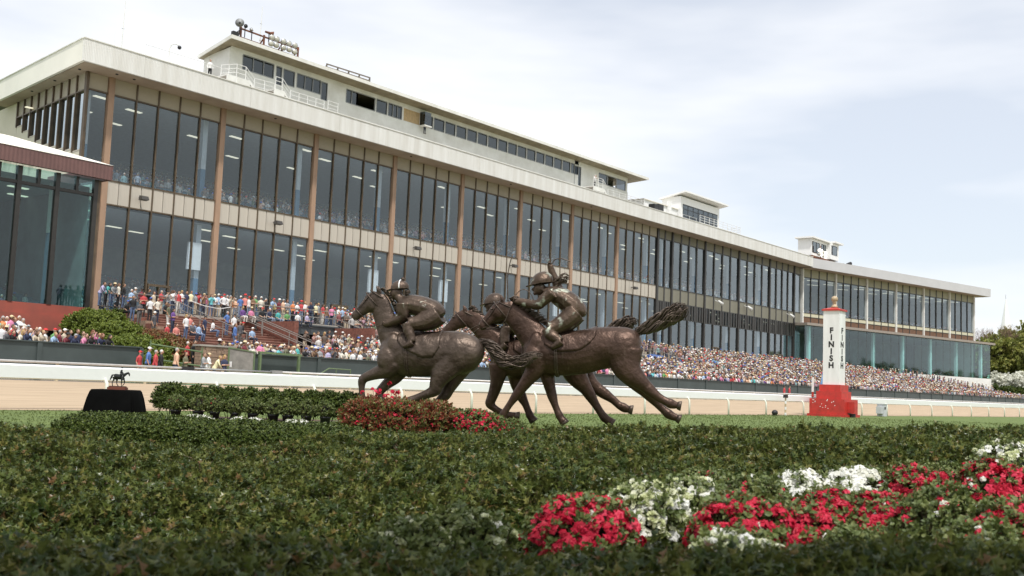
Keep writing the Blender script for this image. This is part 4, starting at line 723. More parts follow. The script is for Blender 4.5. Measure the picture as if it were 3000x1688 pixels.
def remesh(mb, name, mats, voxel, smooth=5, factor=0.5):
    me = mb.mesh(name+'_raw', mats); o = bpy.data.objects.new('raw_tmp', me); ROOT.objects.link(o)
    r = o.modifiers.new('r', 'REMESH'); r.mode = 'VOXEL'; r.voxel_size = voxel; r.use_smooth_shade = True
    s = o.modifiers.new('s', 'SMOOTH'); s.factor = factor; s.iterations = smooth
    bpy.context.view_layer.update(); ev = o.evaluated_get(bpy.context.evaluated_depsgraph_get()); out = bpy.data.meshes.new_from_object(ev); out.name = name
    bpy.data.objects.remove(o); bpy.data.meshes.remove(me)
    if not out.materials:
        for M in (mats if isinstance(mats, (list, tuple)) else [mats]): out.materials.append(M)
    out.polygons.foreach_set('use_smooth', [True]*len(out.polygons)); return out
class Plane:                                              # the upright plane a horse runs in; traced outlines get its real distance and size
    def __init__(s, ox, oy, sc, pxref, D, a):
        s.o = (ox, oy); s.sc = sc; s.n = fh*math.cos(a)+r0*math.sin(a); s.c = UD(pxref, 1050, D); s.k = D/F/sc; s.u = r0*math.cos(a)-fh*math.sin(a)
    def P(s, x, y, lat=0.0):
        d = ray(s.o[0]+x/s.sc, s.o[1]+y/s.sc); t = ((s.c-CP)@s.n)/(d@s.n); return Vector(CP+d*t+s.n*(lat*s.k))
    def chain(s, mb, pts, lat=0.0, ell=0.8, n=12, sub=4, lat2=None):
        q = crs([p+(ell,) if len(p) == 3 else p for p in pts], sub); N_ = len(q)
        mb.tube([s.P(p[0], p[1], lat+((lat2-lat)*i/(N_-1) if lat2 is not None else 0)) for i, p in enumerate(q)], [max(2, p[2])*s.k for p in q], n, ell=[float(p[3]) for p in q], lat=s.n)
    def blob(s, mb, x, y, rx, ry, lat, rl):
        R = Matrix((tuple(s.u), tuple(s.n), (0, 0, 1))).transposed(); mb.ball(s.P(x, y, lat), (rx*s.k, rl*s.k, ry*s.k), 16, 10, R=R)
def trunk(pl, mb, secs):
    q = crs([(x, (t+b)/2, (b-t)/2, hw) for x, t, b, hw in secs], 4); mb.tube([pl.P(p[0], p[1]) for p in q], [p[2]*pl.k for p in q], 22, ell=[float(p[3]/p[2]) for p in q], lat=pl.n); return q
def cloth(pl, tq, xa, xb, prof, name, M, parent, off=7):
    rows = []; b = MB(); xs = np.linspace(xa, xb, 20); X = [p[0] for p in tq]
    for i, x in enumerate(xs):
        cy = np.interp(x, X, [p[1] for p in tq]); r = np.interp(x, X, [p[2] for p in tq])+off; hw = np.interp(x, X, [p[3] for p in tq])+off
        ph = np.interp((x-xa)/(xb-xa), prof[0], prof[1])
        for k in range(25):
            a = -ph+2*ph*k/24; wv = 2.2*math.sin(i*1.3+k*0.8)+3.5*math.sin(k*0.5+i*0.35); base = pl.P(x, cy-(r+wv)*math.cos(a)); rows.append(base+Vector(pl.n*((hw+wv)*math.sin(a)*pl.k)))
    b.add(rows, [(i*25+k, (i+1)*25+k, (i+1)*25+k+1, i*25+k+1) for i in range(19) for k in range(24)])
    o = b.build(name, M, parent, True); md = o.modifiers.new('t', 'SOLIDIFY'); md.thickness = 0.025; return o
def strands(pl, name, pts, M, parent, n, lat_sp, seed, wob=0.35, ns=5):
    rs_ = random.Random(seed); b = MB(); q = crs(pts, 5); N_ = len(q)
    for j in range(n):
        off = rs_.uniform(-1, 1); ol = rs_.uniform(-1, 1); ph = rs_.uniform(0, 6.3); end = int(N_*rs_.uniform(0.72, 1.0)); st = int(N_*rs_.uniform(0, 0.25)); P_ = []; R_ = []
        for i in range(st, end):
            p = q[i]; r = p[2]; tx, ty = (q[min(i+1, N_-1)][0]-q[max(i-1, 0)][0], q[min(i+1, N_-1)][1]-q[max(i-1, 0)][1]); L_ = math.hypot(tx, ty) or 1; nx, ny = -ty/L_, tx/L_
            o_ = off*0.8+wob*math.sin(i*0.55+ph); P_.append(pl.P(p[0]+nx*o_*r, p[1]+ny*o_*r, (ol*0.7+0.3*math.cos(i*0.5+ph))*r*lat_sp)); u = (i-st)/max(1, end-st-1); R_.append(max(1.2, r*0.17*(1-0.75*u*u)*(0.5+0.5*min(1, u*6)))*pl.k)
        if len(P_) > 2: b.tube(P_, R_, ns)
    return b.build(name, M, parent, True)
def ring(pl, mb, c, d, r, hw, tr=5.5):                      # strap round the head or body: c centre, d direction along the axis
    L_ = math.hypot(*d); nx, ny = -d[1]/L_, d[0]/L_; pts = []
    for k in range(21): a = 2*math.pi*k/20; pts.append(pl.P(c[0]+nx*r*math.cos(a), c[1]+ny*r*math.cos(a), hw*math.sin(a)))
    mb.tube(pts, tr*pl.k, 6)
def horse(pl, D, M, label):
    t = thing('bronze_horse_statue', label, 'statue', tuple(pl.P(*D['base'])), 'bronze racehorses with jockeys'); mb = MB()
    tq = trunk(pl, mb, D['trunk']); pl.chain(mb, D['neck'], ell=0.5, n=16); pl.chain(mb, D['head'], ell=0.5, n=14)
    for lg, lat in D['legs']: pl.chain(mb, [(p[0], p[1], p[2]+3.5, min(.84, 66/(p[2]+3.5))) for p in lg], lat=lat[0], lat2=lat[1], ell=0.82, n=12)
    for bl in D['blobs']: pl.blob(mb, *bl)
    hx, hy = D['ear']
    for s in (-1, 1): mb.tube([pl.P(hx+14, hy+18, s*22), pl.P(hx+8, hy-8, s*26), pl.P(hx, hy-34, s*26), pl.P(hx-8, hy-52, s*22)], [14*pl.k, 16*pl.k, 12*pl.k, 3*pl.k], 8)
    put('horse_body', remesh(mb, 'horse_body', M, 0.019, 14), t)
    for lg, lat in D['legs']:                             # hooves
        (ax, ay, _), (bx_, by_, _) = lg[-2], lg[-1]; L_ = math.hypot(bx_-ax, by_-ay); ux, uy = (bx_-ax)/L_, (by_-ay)/L_
        MB().tube([pl.P(bx_-ux*16, by_-uy*16, lat[1]), pl.P(bx_-ux*8, by_-uy*8, lat[1]), pl.P(bx_+ux*16, by_+uy*16, lat[1]), pl.P(bx_+ux*19, by_+uy*19, lat[1])], [29*pl.k, 34*pl.k, 41*pl.k, 36*pl.k], 14, ell=0.85, lat=pl.n).build('hoof', mBrH, t, True)
    fb_ = MB()                                            # eye, nostril, jaw line
    for s in (-1, 1):
        e = D['eye']; fb_.ball(pl.P(e[0], e[1], s*e[2]), (9*pl.k,)*3, 10, 7); nn_ = D['nostril']; fb_.ball(pl.P(nn_[0], nn_[1], s*nn_[2]), (8*pl.k, 5*pl.k, 10*pl.k), 8, 6)
    fb_.build('eye', mBrH, t, True)
    tl_ = strands(pl, 'tail', D['tail'], mBrH, t, 120, 0.9, 5); cb_ = MB(); pl.chain(cb_, [(p[0], p[1], p[2]*0.72) for p in D['tail'][:-1]], ell=0.8, n=14); cb_.build('tail_core', mBrH, tl_, True)
    mn = MB(); rs_ = random.Random(9)
    cr_ = crs(D['crest'], 8)
    for i, p in enumerate(cr_):
        for s in range(3):
            L_ = D.get('manelen', 46)*rs_.uniform(0.6, 1.2); lat = rs_.uniform(-16, 16); a = rs_.uniform(-0.25, 0.35)+D.get('manea', -0.4)
            ex_, ey_ = math.cos(a)*L_, -math.sin(a)*L_*0.0+math.sin(a)*-L_; mn.tube([pl.P(p[0]-4, p[1]+10, lat), pl.P(p[0]+ex_*0.5, p[1]+ey_*0.5-6, lat*1.2), pl.P(p[0]+ex_, p[1]+ey_+4, lat*1.4)], [8*pl.k, 6.5*pl.k, 1.5*pl.k], 5)
    mn.build('mane', mBrH, t, True)
    br = MB()
    for (c, d, r, hw) in D['straps']: ring(pl, br, c, d, r, hw)
    for pts in D['reins']: q = crs(pts, 4); br.tube([pl.P(*p) for p in q], 3.2*pl.k, 6)
    br.build('bridle', mBrH, t, True)
    cloth(pl, tq, *D['cloth'], 'saddle_cloth', M, t)
    g = MB(); X = [p[0] for p in tq]
    for gx_ in (D['girth']-7, D['girth']+7):
        cy = np.interp(gx_, X, [p[1] for p in tq]); r = np.interp(gx_, X, [p[2] for p in tq])+3; hw = np.interp(gx_, X, [p[3] for p in tq])+3; g.tube([pl.P(gx_, cy-r*math.cos(a), hw*math.sin(a)) for a in np.linspace(0, 2*math.pi, 33)], 9*pl.k, 6)
    g.build('girth', mBrH, t, True)
    J = D['jockey']; jb = MB()
    for pts, lat, l2, el in J['chains']: pl.chain(jb, pts, lat=lat, lat2=l2, ell=el, n=12)
    hc = J['head']; pl.blob(jb, hc[0], hc[1], 50, 60, 0, 46); jb.tube([pl.P(hc[0]-40, hc[1]-8), pl.P(hc[0]-60, hc[1]+12), pl.P(hc[0]-46, hc[1]+20)], [9*pl.k, 11*pl.k, 8*pl.k], 7)   # head, nose
    pl.blob(jb, hc[0]-34, hc[1]+42, 18, 16, 0, 22)
    jo = put('jockey', remesh(jb, 'jockey', J['mat'], 0.017, 3), t)
    hm = MB(); h = J['helmet']; nv = 8; vv = []
    for j in range(nv+1):                                 # helmet shell with peak
        th = math.pi*0.56*j/nv
        for k in range(20): a = 2*math.pi*k/20; vv.append(pl.P(h[0]+h[2]*math.sin(th)*math.cos(a)+h[4]*math.cos(th)*0.3, h[1]-h[3]*math.cos(th)+h[5]*math.sin(th)*math.cos(a), h[2]*0.82*math.sin(th)*math.sin(a)))
    hm.add(vv, [(j*20+k, (j+1)*20+k, (j+1)*20+(k+1) % 20, j*20+(k+1) % 20) for j in range(nv) for k in range(20)])
    zb = h[3]*math.cos(math.pi*0.56)
    pk = [pl.P(h[0]-h[2]*0.93, h[1]-zb-h[5]*0.95, l) for l in (-48, 48)]+[pl.P(h[0]-h[2]*1.38, h[1]-zb-h[5]*1.3+10, l) for l in (30, -30)]; pk2 = [p+Vector((0, 0, 0.02)) for p in pk]; hm.add(pk+pk2, [(0, 1, 2, 3), (7, 6, 5, 4), (0, 4, 5, 1), (1, 5, 6, 2), (2, 6, 7, 3), (3, 7, 4, 0)])
    hm.build('helmet', J['mat'], jo, True)
    if J.get('stripe'):
        sb_ = MB(); sb_.tube([pl.P(h[0]+8+h[2]*0.0, h[1]-h[3]*math.cos(th)-1, h[2]*0.84*math.sin(th)*-1) for th in np.linspace(-0.2, 1.75, 12)], 5*pl.k, 6); sb_.build('helmet_stripe', mWhiteC, jo, True); MB().ball(pl.P(h[0]+25, h[1]-h[3]-10), 14*pl.k, 8, 6).build('helmet_button', J['mat'], jo, True)
    hd = MB()                                            # fingers closed on the reins or whip
    for (x, y, lat) in J['hands']:
        for f_ in range(4): l = lat-14+f_*9; hd.tube([pl.P(x+6, y-12, l), pl.P(x-12-2*f_ % 3, y-10, l), pl.P(x-18, y+4, l), pl.P(x-6, y+12, l)], [6*pl.k, 5.6*pl.k, 5.2*pl.k, 4*pl.k], 6)
        hd.tube([pl.P(x+8, y-6, lat-20), pl.P(x-6, y-18, lat-18), pl.P(x-16, y-14, lat-8)], [6.5*pl.k, 6*pl.k, 4.5*pl.k], 6)
    hd.build('fingers', J['mat'], jo, True)
    if 'hair' in J: strands(pl, 'hair', J['hair'], mBrH, jo, 22, 1.0, 3, 0.4)
    for w_ in J.get('whips', []): MB().tube([pl.P(*p) for p in crs(w_, 5)], 4.2*pl.k, 6).build('whip', mBrH, jo, True)
    return t
pl1 = Plane(1000, 740, 2.786, 1190, 24.0, rad(10)); pl3 = Plane(1280, 740, 2.787, 1700, 25.4, rad(10)); pl2 = Plane(1280, 740, 2.787, 1500, 27.0, rad(10))
H1 = dict(base=(610, 1420), trunk=[(316, 800, 880, 45), (340, 745, 935, 80), (400, 680, 985, 108), (500, 645, 1005, 120), (620, 648, 1013, 130), (720, 650, 1013, 132), (820, 645, 1008, 126), (900, 640, 1000, 122), (980, 648, 1000, 126), (1060, 680, 985, 122), (1122, 735, 955, 98), (1152, 810, 900, 48)],
    neck=[(480, 770, 130, .6), (420, 690, 118, .55), (375, 590, 98, .5), (338, 490, 90, .42), (312, 405, 84, .4), (303, 345, 56, .42)], head=[(306, 338, 46, .7), (265, 392, 82, .5), (228, 425, 72, .5), (182, 460, 53, .5), (138, 500, 44, .55), (110, 522, 42, .6), (92, 532, 28, .6)],
    ear=(300, 318), eye=(208, 388, 34), nostril=(96, 512, 22), crest=[(330, 290), (380, 340), (420, 410), (450, 480), (490, 560), (520, 620)], manelen=34,
    legs=[([(440, 890, 98), (385, 955, 74), (290, 990, 48), (215, 1020, 37), (186, 1046, 34), (182, 1110, 24), (187, 1180, 23), (194, 1210, 29), (204, 1244, 25), (206, 1262, 31), (200, 1296, 36)], (-52, -48)),
          ([(480, 920, 90), (425, 1010, 62), (355, 1075, 43), (302, 1130, 35), (300, 1165, 29), (325, 1210, 23), (362, 1240, 27), (400, 1250, 23), (428, 1258, 30), (468, 1264, 32)], (52, 46)),
          ([(935, 830, 150), (875, 925, 122), (825, 1010, 84), (792, 1080, 58), (776, 1126, 48), (700, 1160, 33), (620, 1190, 29), (565, 1215, 34), (542, 1250, 28), (540, 1276, 36), (546, 1314, 40)], (-62, -50)),
          ([(965, 850, 135), (925, 960, 104), (895, 1040, 70), (862, 1112, 50), (832, 1168, 44), (770, 1228, 31), (705, 1292, 29), (662, 1332, 34), (642, 1356, 29), (626, 1378, 40), (610, 1412, 42)], (62, 40))],
    blobs=[(395, 870, 85, 105, -82, 52), (395, 870, 85, 105, 82, 52), (960, 830, 150, 150, -62, 72), (960, 830, 150, 150, 62, 72), (440, 770, 60, 110, -70, 45), (250, 425, 45, 55, -22, 24), (250, 425, 45, 55, 22, 24)],
    tail=[(1120, 730, 22), (1180, 738, 30), (1235, 775, 42), (1275, 830, 46), (1320, 880, 50), (1380, 902, 50), (1450, 895, 46), (1530, 862, 40), (1600, 838, 30), (1655, 845, 14)],
    straps=[((265, 392), (-215, 195), 88, 46), ((150, 490), (-215, 195), 50, 29), ((300, 345), (-100, 160), 70, 38)], reins=[[(120, 545, -26), (160, 575, -40), (230, 600, -58), (320, 600, -66), (370, 590, -60)], [(120, 545, 26), (180, 590, 50), (300, 605, 66), (370, 590, 60)], [(262, 330, -40), (215, 385, -36), (150, 455, -30)]],
    cloth=(480, 830, ([0, .15, .6, .85, 1], [0.95, 1.35, 1.75, 1.75, 1.3])), girth=555,
    jockey=dict(mat=mBrJ, chains=[([(455, 350, 36), (490, 385, 45), (530, 415, 74), (610, 432, 88), (700, 458, 90), (770, 490, 86), (805, 530, 60)], 0, 0, 1.15), ([(520, 420, 54), (518, 480, 50), (524, 525, 46), (470, 556, 40), (400, 580, 34), (362, 590, 26)], -84, -58, .85), ([(520, 420, 54), (500, 480, 50), (500, 520, 46), (450, 550, 40), (395, 575, 34), (362, 588, 26)], 84, 40, .85),
        ([(795, 505, 80), (725, 552, 78), (640, 580, 62), (572, 588, 50)], -48, -104, .85), ([(795, 505, 80), (725, 552, 78), (640, 580, 62), (572, 588, 50)], 48, 104, .85), ([(568, 586, 48), (578, 640, 43), (602, 700, 38), (608, 738, 34)], -108, -128, .9), ([(568, 586, 48), (578, 640, 43), (602, 700, 38), (608, 738, 34)], 108, 128, .9), ([(614, 738, 32), (580, 762, 29), (540, 772, 20)], -130, -130, 1.1), ([(614, 738, 32), (580, 762, 29), (540, 772, 20)], 130, 130, 1.1)],
        head=(450, 330), helmet=(478, 288, 74, 62, 0, -6), hands=[(370, 588, -60), (370, 588, 40)], stripe=True, hair=[(520, 320, 24), (545, 330, 22), (560, 340, 12)]))
H3 = dict(base=(545, 1385), trunk=[(712, 800, 880, 45), (738, 740, 930, 82), (800, 670, 970, 108), (880, 632, 995, 120), (980, 632, 1008, 128), (1100, 642, 1002, 130), (1200, 634, 990, 125), (1300, 610, 965, 120), (1400, 605, 945, 124), (1480, 607, 950, 126), (1560, 616, 945, 120), (1622, 662, 920, 92), (1657, 740, 860, 45)],
    neck=[(860, 780, 140, .6), (795, 695, 126, .55), (725, 608, 112, .48), (655, 532, 100, .42), (595, 472, 88, .4), (562, 415, 60, .42)], head=[(562, 408, 46, .7), (522, 470, 82, .5), (482, 492, 68, .5), (435, 535, 51, .5), (392, 580, 43, .55), (364, 604, 40, .6), (348, 614, 26, .6)],
    ear=(530, 398), eye=(452, 462, 33), nostril=(352, 590, 21), crest=[(600, 372), (660, 420), (720, 470), (790, 520), (850, 560), (910, 600)], manelen=62, manea=0.15,
    legs=[([(840, 870, 98), (805, 960, 77), (742, 1050, 52), (682, 1130, 40), (656, 1166, 37), (610, 1230, 26), (570, 1290, 26), (549, 1324, 31), (541, 1346, 28), (546, 1374, 40)], (-52, -48)), ([(880, 890, 92), (890, 980, 64), (906, 1060, 50), (926, 1140, 41), (936, 1176, 39), (956, 1240, 28), (980, 1300, 27), (996, 1335, 32), (1010, 1358, 29), (1032, 1386, 38)], (52, 46)),
          ([(1530, 800, 150), (1545, 900, 132), (1585, 980, 98), (1652, 1045, 70), (1712, 1096, 50), (1747, 1130, 46), (1810, 1180, 33), (1870, 1214, 31), (1905, 1231, 38), (1935, 1242, 32), (1978, 1250, 20)], (-62, -66)), ([(1500, 820, 132), (1535, 940, 104), (1620, 1050, 72), (1700, 1130, 52), (1746, 1176, 46), (1800, 1236, 33), (1855, 1290, 31), (1886, 1316, 38), (1918, 1336, 33), (1972, 1358, 24)], (62, 40))],
    blobs=[(800, 860, 85, 115, -84, 52), (800, 860, 85, 115, 84, 52), (1500, 790, 145, 150, -60, 72), (1500, 790, 145, 150, 60, 72), (820, 760, 60, 110, -72, 45), (508, 490, 45, 55, -22, 24), (508, 490, 45, 55, 22, 24)],
    tail=[(1615, 655, 22), (1680, 630, 36), (1760, 594, 50), (1850, 548, 60), (1930, 505, 64), (2000, 464, 58), (2050, 425, 36)],
    straps=[((522, 470), (-175, 145), 88, 46), ((400, 570), (-175, 145), 50, 29), ((560, 430), (-60, 140), 74, 38)], reins=[[(375, 625, -26), (400, 612, -34), (480, 615, -48), (560, 570, -54), (600, 470, -50), (630, 410, -40)], [(375, 625, 26), (480, 620, 48), (570, 570, 54), (630, 410, 40)], [(510, 410, -42), (470, 470, -38), (410, 550, -30)], [(345, 620, -20), (300, 655, -10), (265, 670, 0)]],
    cloth=(890, 1310, ([0, .2, .7, .9, 1], [1.25, 1.55, 1.5, 1.25, .95])), girth=985,
    jockey=dict(mat=mBrJ3, chains=[([(872, 320, 36), (905, 318, 44), (965, 342, 74), (1040, 384, 88), (1105, 432, 90), (1150, 482, 80), (1150, 520, 55)], 0, 0, 1.15), ([(955, 335, 55), (885, 392, 49), (832, 432, 44), (762, 422, 38), (690, 406, 31), (645, 400, 26)], -86, -40, .85), ([(985, 325, 50), (968, 245, 38), (938, 172, 32), (922, 122, 28), (916, 92, 25)], 86, 60, .9),
        ([(1140, 490, 86), (1065, 560, 82), (982, 610, 64), (925, 628, 54)], -48, -104, .85), ([(1140, 490, 86), (1065, 560, 82), (982, 610, 64), (925, 628, 54)], 48, 104, .85), ([(920, 628, 52), (938, 672, 48), (992, 710, 41), (1025, 735, 36)], -108, -130, .9), ([(920, 628, 52), (938, 672, 48), (992, 710, 41), (1025, 735, 36)], 108, 130, .9), ([(1034, 734, 34), (992, 764, 30), (952, 786, 20)], -132, -132, 1.1), ([(1034, 734, 34), (992, 764, 30), (952, 786, 20)], 132, 132, 1.1)],
        head=(838, 292), helmet=(858, 240, 92, 84, 4, -14), hands=[(650, 396, -42), (916, 92, 58)], hair=[(945, 268, 22), (1005, 222, 30), (1055, 205, 34), (1095, 215, 14)], whips=[[(905, 110, 55), (935, 80, 55), (960, 50, 55), (1010, 42, 55), (1050, 55, 55), (1082, 68, 55)]]))
H2 = dict(base=(1425, 1400), trunk=[(452, 860, 940, 45), (480, 790, 980, 80), (550, 725, 1010, 105), (640, 695, 1025, 115), (760, 692, 1025, 120), (900, 692, 1015, 120), (1020, 682, 1000, 118), (1120, 675, 985, 116), (1220, 695, 970, 100), (1290, 745, 920, 70), (1312, 800, 870, 40)],
    neck=[(570, 810, 130, .6), (485, 725, 112, .55), (405, 645, 98, .5), (335, 575, 87, .42), (275, 525, 77, .4), (242, 488, 55, .42)], head=[(242, 486, 42, .7), (202, 545, 74, .5), (162, 572, 62, .5), (115, 612, 48, .5), (72, 650, 41, .55), (45, 672, 37, .6), (30, 682, 24, .6)],
    ear=(225, 478), eye=(140, 530, 32), nostril=(38, 662, 20), crest=[(268, 452), (320, 500), (380, 560), (450, 620), (520, 670)], manelen=44, manea=0.3,
    legs=[([(520, 920, 92), (502, 1040, 57), (482, 1120, 46), (452, 1200, 39), (441, 1236, 35), (480, 1272, 27), (540, 1310, 27), (582, 1328, 31), (616, 1332, 29), (662, 1337, 29)], (-50, -46)), ([(640, 950, 88), (640, 1050, 57), (660, 1120, 46), (690, 1190, 39), (715, 1238, 29), (740, 1300, 27), (750, 1326, 32), (760, 1346, 29), (776, 1368, 36)], (50, 46)),
          ([(1130, 860, 130), (1130, 960, 108), (1165, 1035, 80), (1222, 1112, 52), (1256, 1166, 44), (1300, 1240, 31), (1345, 1310, 29), (1370, 1345, 34), (1396, 1366, 31), (1428, 1388, 36)], (-58, -46)), ([(1160, 860, 120), (1185, 980, 90), (1252, 1070, 60), (1320, 1122, 46), (1362, 1152, 43), (1430, 1200, 31), (1480, 1245, 29), (1512, 1262, 35), (1542, 1276, 32), (1578, 1284, 20)], (58, 50))],
    blobs=[(550, 870, 80, 105, -80, 50), (550, 870, 80, 105, 80, 50), (1150, 820, 120, 130, -66, 60), (1150, 820, 120, 130, 66, 60)],
    tail=[(1280, 750, 22), (1360, 690, 40), (1440, 640, 50), (1520, 600, 56), (1590, 578, 56), (1640, 600, 24)],
    straps=[((202, 545), (-170, 140), 80, 42), ((262, 500), (-70, 140), 66, 36)], reins=[[(60, 690, -24), (150, 690, -46), (260, 640, -60), (420, 560, -50)], [(640, 350, 0), (680, 310, 0), (720, 303, 0), (765, 335, 0), (790, 390, 0)]],
    cloth=(640, 960, ([0, .2, .7, .9, 1], [1.2, 1.5, 1.5, 1.2, .9])), girth=720,
    jockey=dict(mat=mBrJ, chains=[([(500, 430, 36), (545, 455, 60), (610, 480, 78), (690, 515, 84), (750, 555, 72)], 0, 0, 1.15), ([(560, 470, 50), (540, 530, 44), (500, 545, 38), (440, 560, 30)], -80, -50, .85), ([(560, 470, 50), (540, 530, 44), (500, 545, 38), (440, 560, 30)], 80, 50, .85), ([(750, 560, 78), (680, 600, 72), (610, 615, 56), (585, 618, 48)], -48, -100, .85), ([(750, 560, 78), (680, 600, 72), (610, 615, 56), (585, 618, 48)], 48, 100, .85), ([(585, 615, 46), (572, 680, 42), (580, 745, 38)], -104, -124, .9), ([(585, 615, 46), (572, 680, 42), (580, 745, 38)], 104, 124, .9), ([(588, 755, 34), (560, 782, 30), (520, 796, 20)], -126, -126, 1.1), ([(588, 755, 34), (560, 782, 30), (520, 796, 20)], 126, 126, 1.1)],
        head=(450, 430), helmet=(468, 402, 82, 72, 0, -10), hands=[(440, 560, -50), (440, 560, 50)], whips=[[(576, 470, 40), (572, 330, 40), (570, 210, 40), (588, 90, 40), (613, 8, 40)]]))
horse(pl1, H1, mBr1, 'leading bronze racehorse with crouching jockey, tail streaming low, leftmost statue')
horse(pl2, H2, mBr3, 'middle bronze racehorse half hidden behind the right one')
horse(pl3, H3, mBr3, 'bronze racehorse with raised tail and jockey lifting a whip, rightmost statue')
# trophy: small horse and rider on a wooden plinth on the table
tr = thing('trophy', 'small dark bronze horse and rider trophy on a red wooden plinth', 'trophy', (12.0, 20.0, 0.73)); mTro = mat('trophy_bronze', (0.022, 0.024, 0.024), 0.35, metal=0.5, var=0.2); mPl = mat('plinth_wood', (0.16, 0.045, 0.025), 0.4, var=0.2, scale=6)
tp = UD(344, 1144, 21.6); TO = Vector((tp[0], tp[1], 0.728)); hu = Vector(r0)
def tbx(hw, hd, z0, z1, M, nm): c = TO; w2 = Vector(fh); v = [c+hu*(a*hw)+w2*(d_*hd)+Vector((0, 0, z)) for z in (z0, z1) for d_ in (-1, 1) for a in (-1, 1)]; b = MB(); b.add(v, [(0, 2, 3, 1), (4, 5, 7, 6), (0, 1, 5, 4), (2, 6, 7, 3), (0, 4, 6, 2), (1, 3, 7, 5)]); b.build(nm, M, tr)
tbx(0.185, 0.09, 0, 0.05, mPl, 'plinth'); tbx(0.165, 0.075, 0.05, 0.064, mPl, 'plinth_step'); tbx(0.155, 0.068, 0.064, 0.075, mTro, 'bronze_base')
kz = 0.185/190.0
def TP(x, y, l=0.0): return TO+hu*((x-820)*kz)+Vector((0, 0, 0.075+(540-y)*kz))+Vector(fh)*l*kz
tm = MB()
def tch(pts, l=0, n=8, e=0.7): q = crs(pts, 3); tm.tube([TP(p[0], p[1], l) for p in q], [p[2]*kz for p in q], n, ell=e, lat=fh)
tch([(725, 330, 30), (745, 330, 48), (800, 340, 56), (860, 348, 56), (905, 345, 50), (930, 335, 34)]); tch([(900, 335, 48), (940, 305, 36), (985, 275, 28), (1015, 258, 22)], e=.5); tch([(1010, 250, 20), (1035, 265, 22), (1050, 300, 15), (1055, 325, 10)], e=.6)
for pts, l in (([(735, 350, 40), (735, 400, 22), (715, 440, 13), (705, 490, 10), (715, 525, 10), (712, 540, 13)], -16), ([(760, 370, 36), (790, 410, 22), (785, 450, 13), (795, 500, 10), (815, 528, 10), (820, 540, 13)], 16), ([(905, 370, 30), (900, 430, 15), (900, 470, 12), (898, 510, 9), (908, 530, 9), (908, 540, 12)], -14), ([(925, 370, 28), (945, 420, 15), (955, 455, 12), (945, 490, 9), (925, 515, 10), (915, 530, 12)], 14), ([(725, 305, 10), (690, 315, 18), (675, 355, 20), (655, 400, 14), (640, 425, 5)], 0)): tch(pts, l, 8, 0.8)
for s in (-1, 1): tm.tube([TP(1015, 245, s*8), TP(1022, 222, s*10)], [6*kz, 1.5*kz], 6)
put('trophy_horse', remesh(tm, 'trophy_horse', mTro, 0.0035, 2), tr)
tm = MB(); tch([(872, 290, 26), (875, 250, 28), (880, 215, 22), (890, 185, 10)], 0, 8, 1.1); tch([(890, 165, 20), (892, 150, 18)], 0, 8, 1.0)
for s in (-1, 1): tch([(870, 280, 18), (900, 295, 15), (885, 318, 11), (870, 340, 10)], s*44, 6, 1); tch([(880, 210, 11), (895, 250, 9), (925, 270, 7)], s*24, 6, 1)
put('trophy_rider', remesh(tm, 'trophy_rider', mTro, 0.0035, 2), tr)
# ============================================================ PEOPLE
def attrmat(name, an_, rough=0.8, bumpy=0.12):
    M = bpy.data.materials.new(name); M.use_nodes = True; t = M.node_tree; B = t.nodes['Principled BSDF']; a = t.nodes.new('ShaderNodeAttribute'); a.attribute_type = 'INSTANCER'; a.attribute_name = an_
    tcn = t.nodes.new('ShaderNodeTexCoord'); n = t.nodes.new('ShaderNodeTexNoise'); n.inputs['Scale'].default_value = 9; t.links.new(tcn.outputs['Object'], n.inputs['Vector']); mr = t.nodes.new('ShaderNodeMapRange'); mr.inputs['To Min'].default_value = 1-bumpy*1.6; mr.inputs['To Max'].default_value = 1+bumpy; t.links.new(n.outputs['Fac'], mr.inputs['Value'])
    mu = t.nodes.new('ShaderNodeVectorMath'); mu.operation = 'SCALE'; t.links.new(a.outputs['Color'], mu.inputs[0]); t.links.new(mr.outputs[0], mu.inputs['Scale']); t.links.new(mu.outputs[0], B.inputs['Base Color']); B.inputs['Roughness'].default_value = rough; return M
pmats = [attrmat('skin', 'c_skin', 0.55, 0.05), attrmat('top_cloth', 'c_top'), attrmat('trouser_cloth', 'c_trou'), mat('shoe', (0.05, 0.04, 0.035), 0.6, var=0.2), attrmat('hair', 'c_hair', 0.6, 0.2), attrmat('hat', 'c_hat', 0.7, 0.08), mat('face_dark', (0.02, 0.016, 0.014), 0.4, var=0), mat('lip', (0.30, 0.10, 0.08), 0.5, var=0)]
def lerp(a, b, t): return tuple(a[i]+(b[i]-a[i])*t for i in range(3))
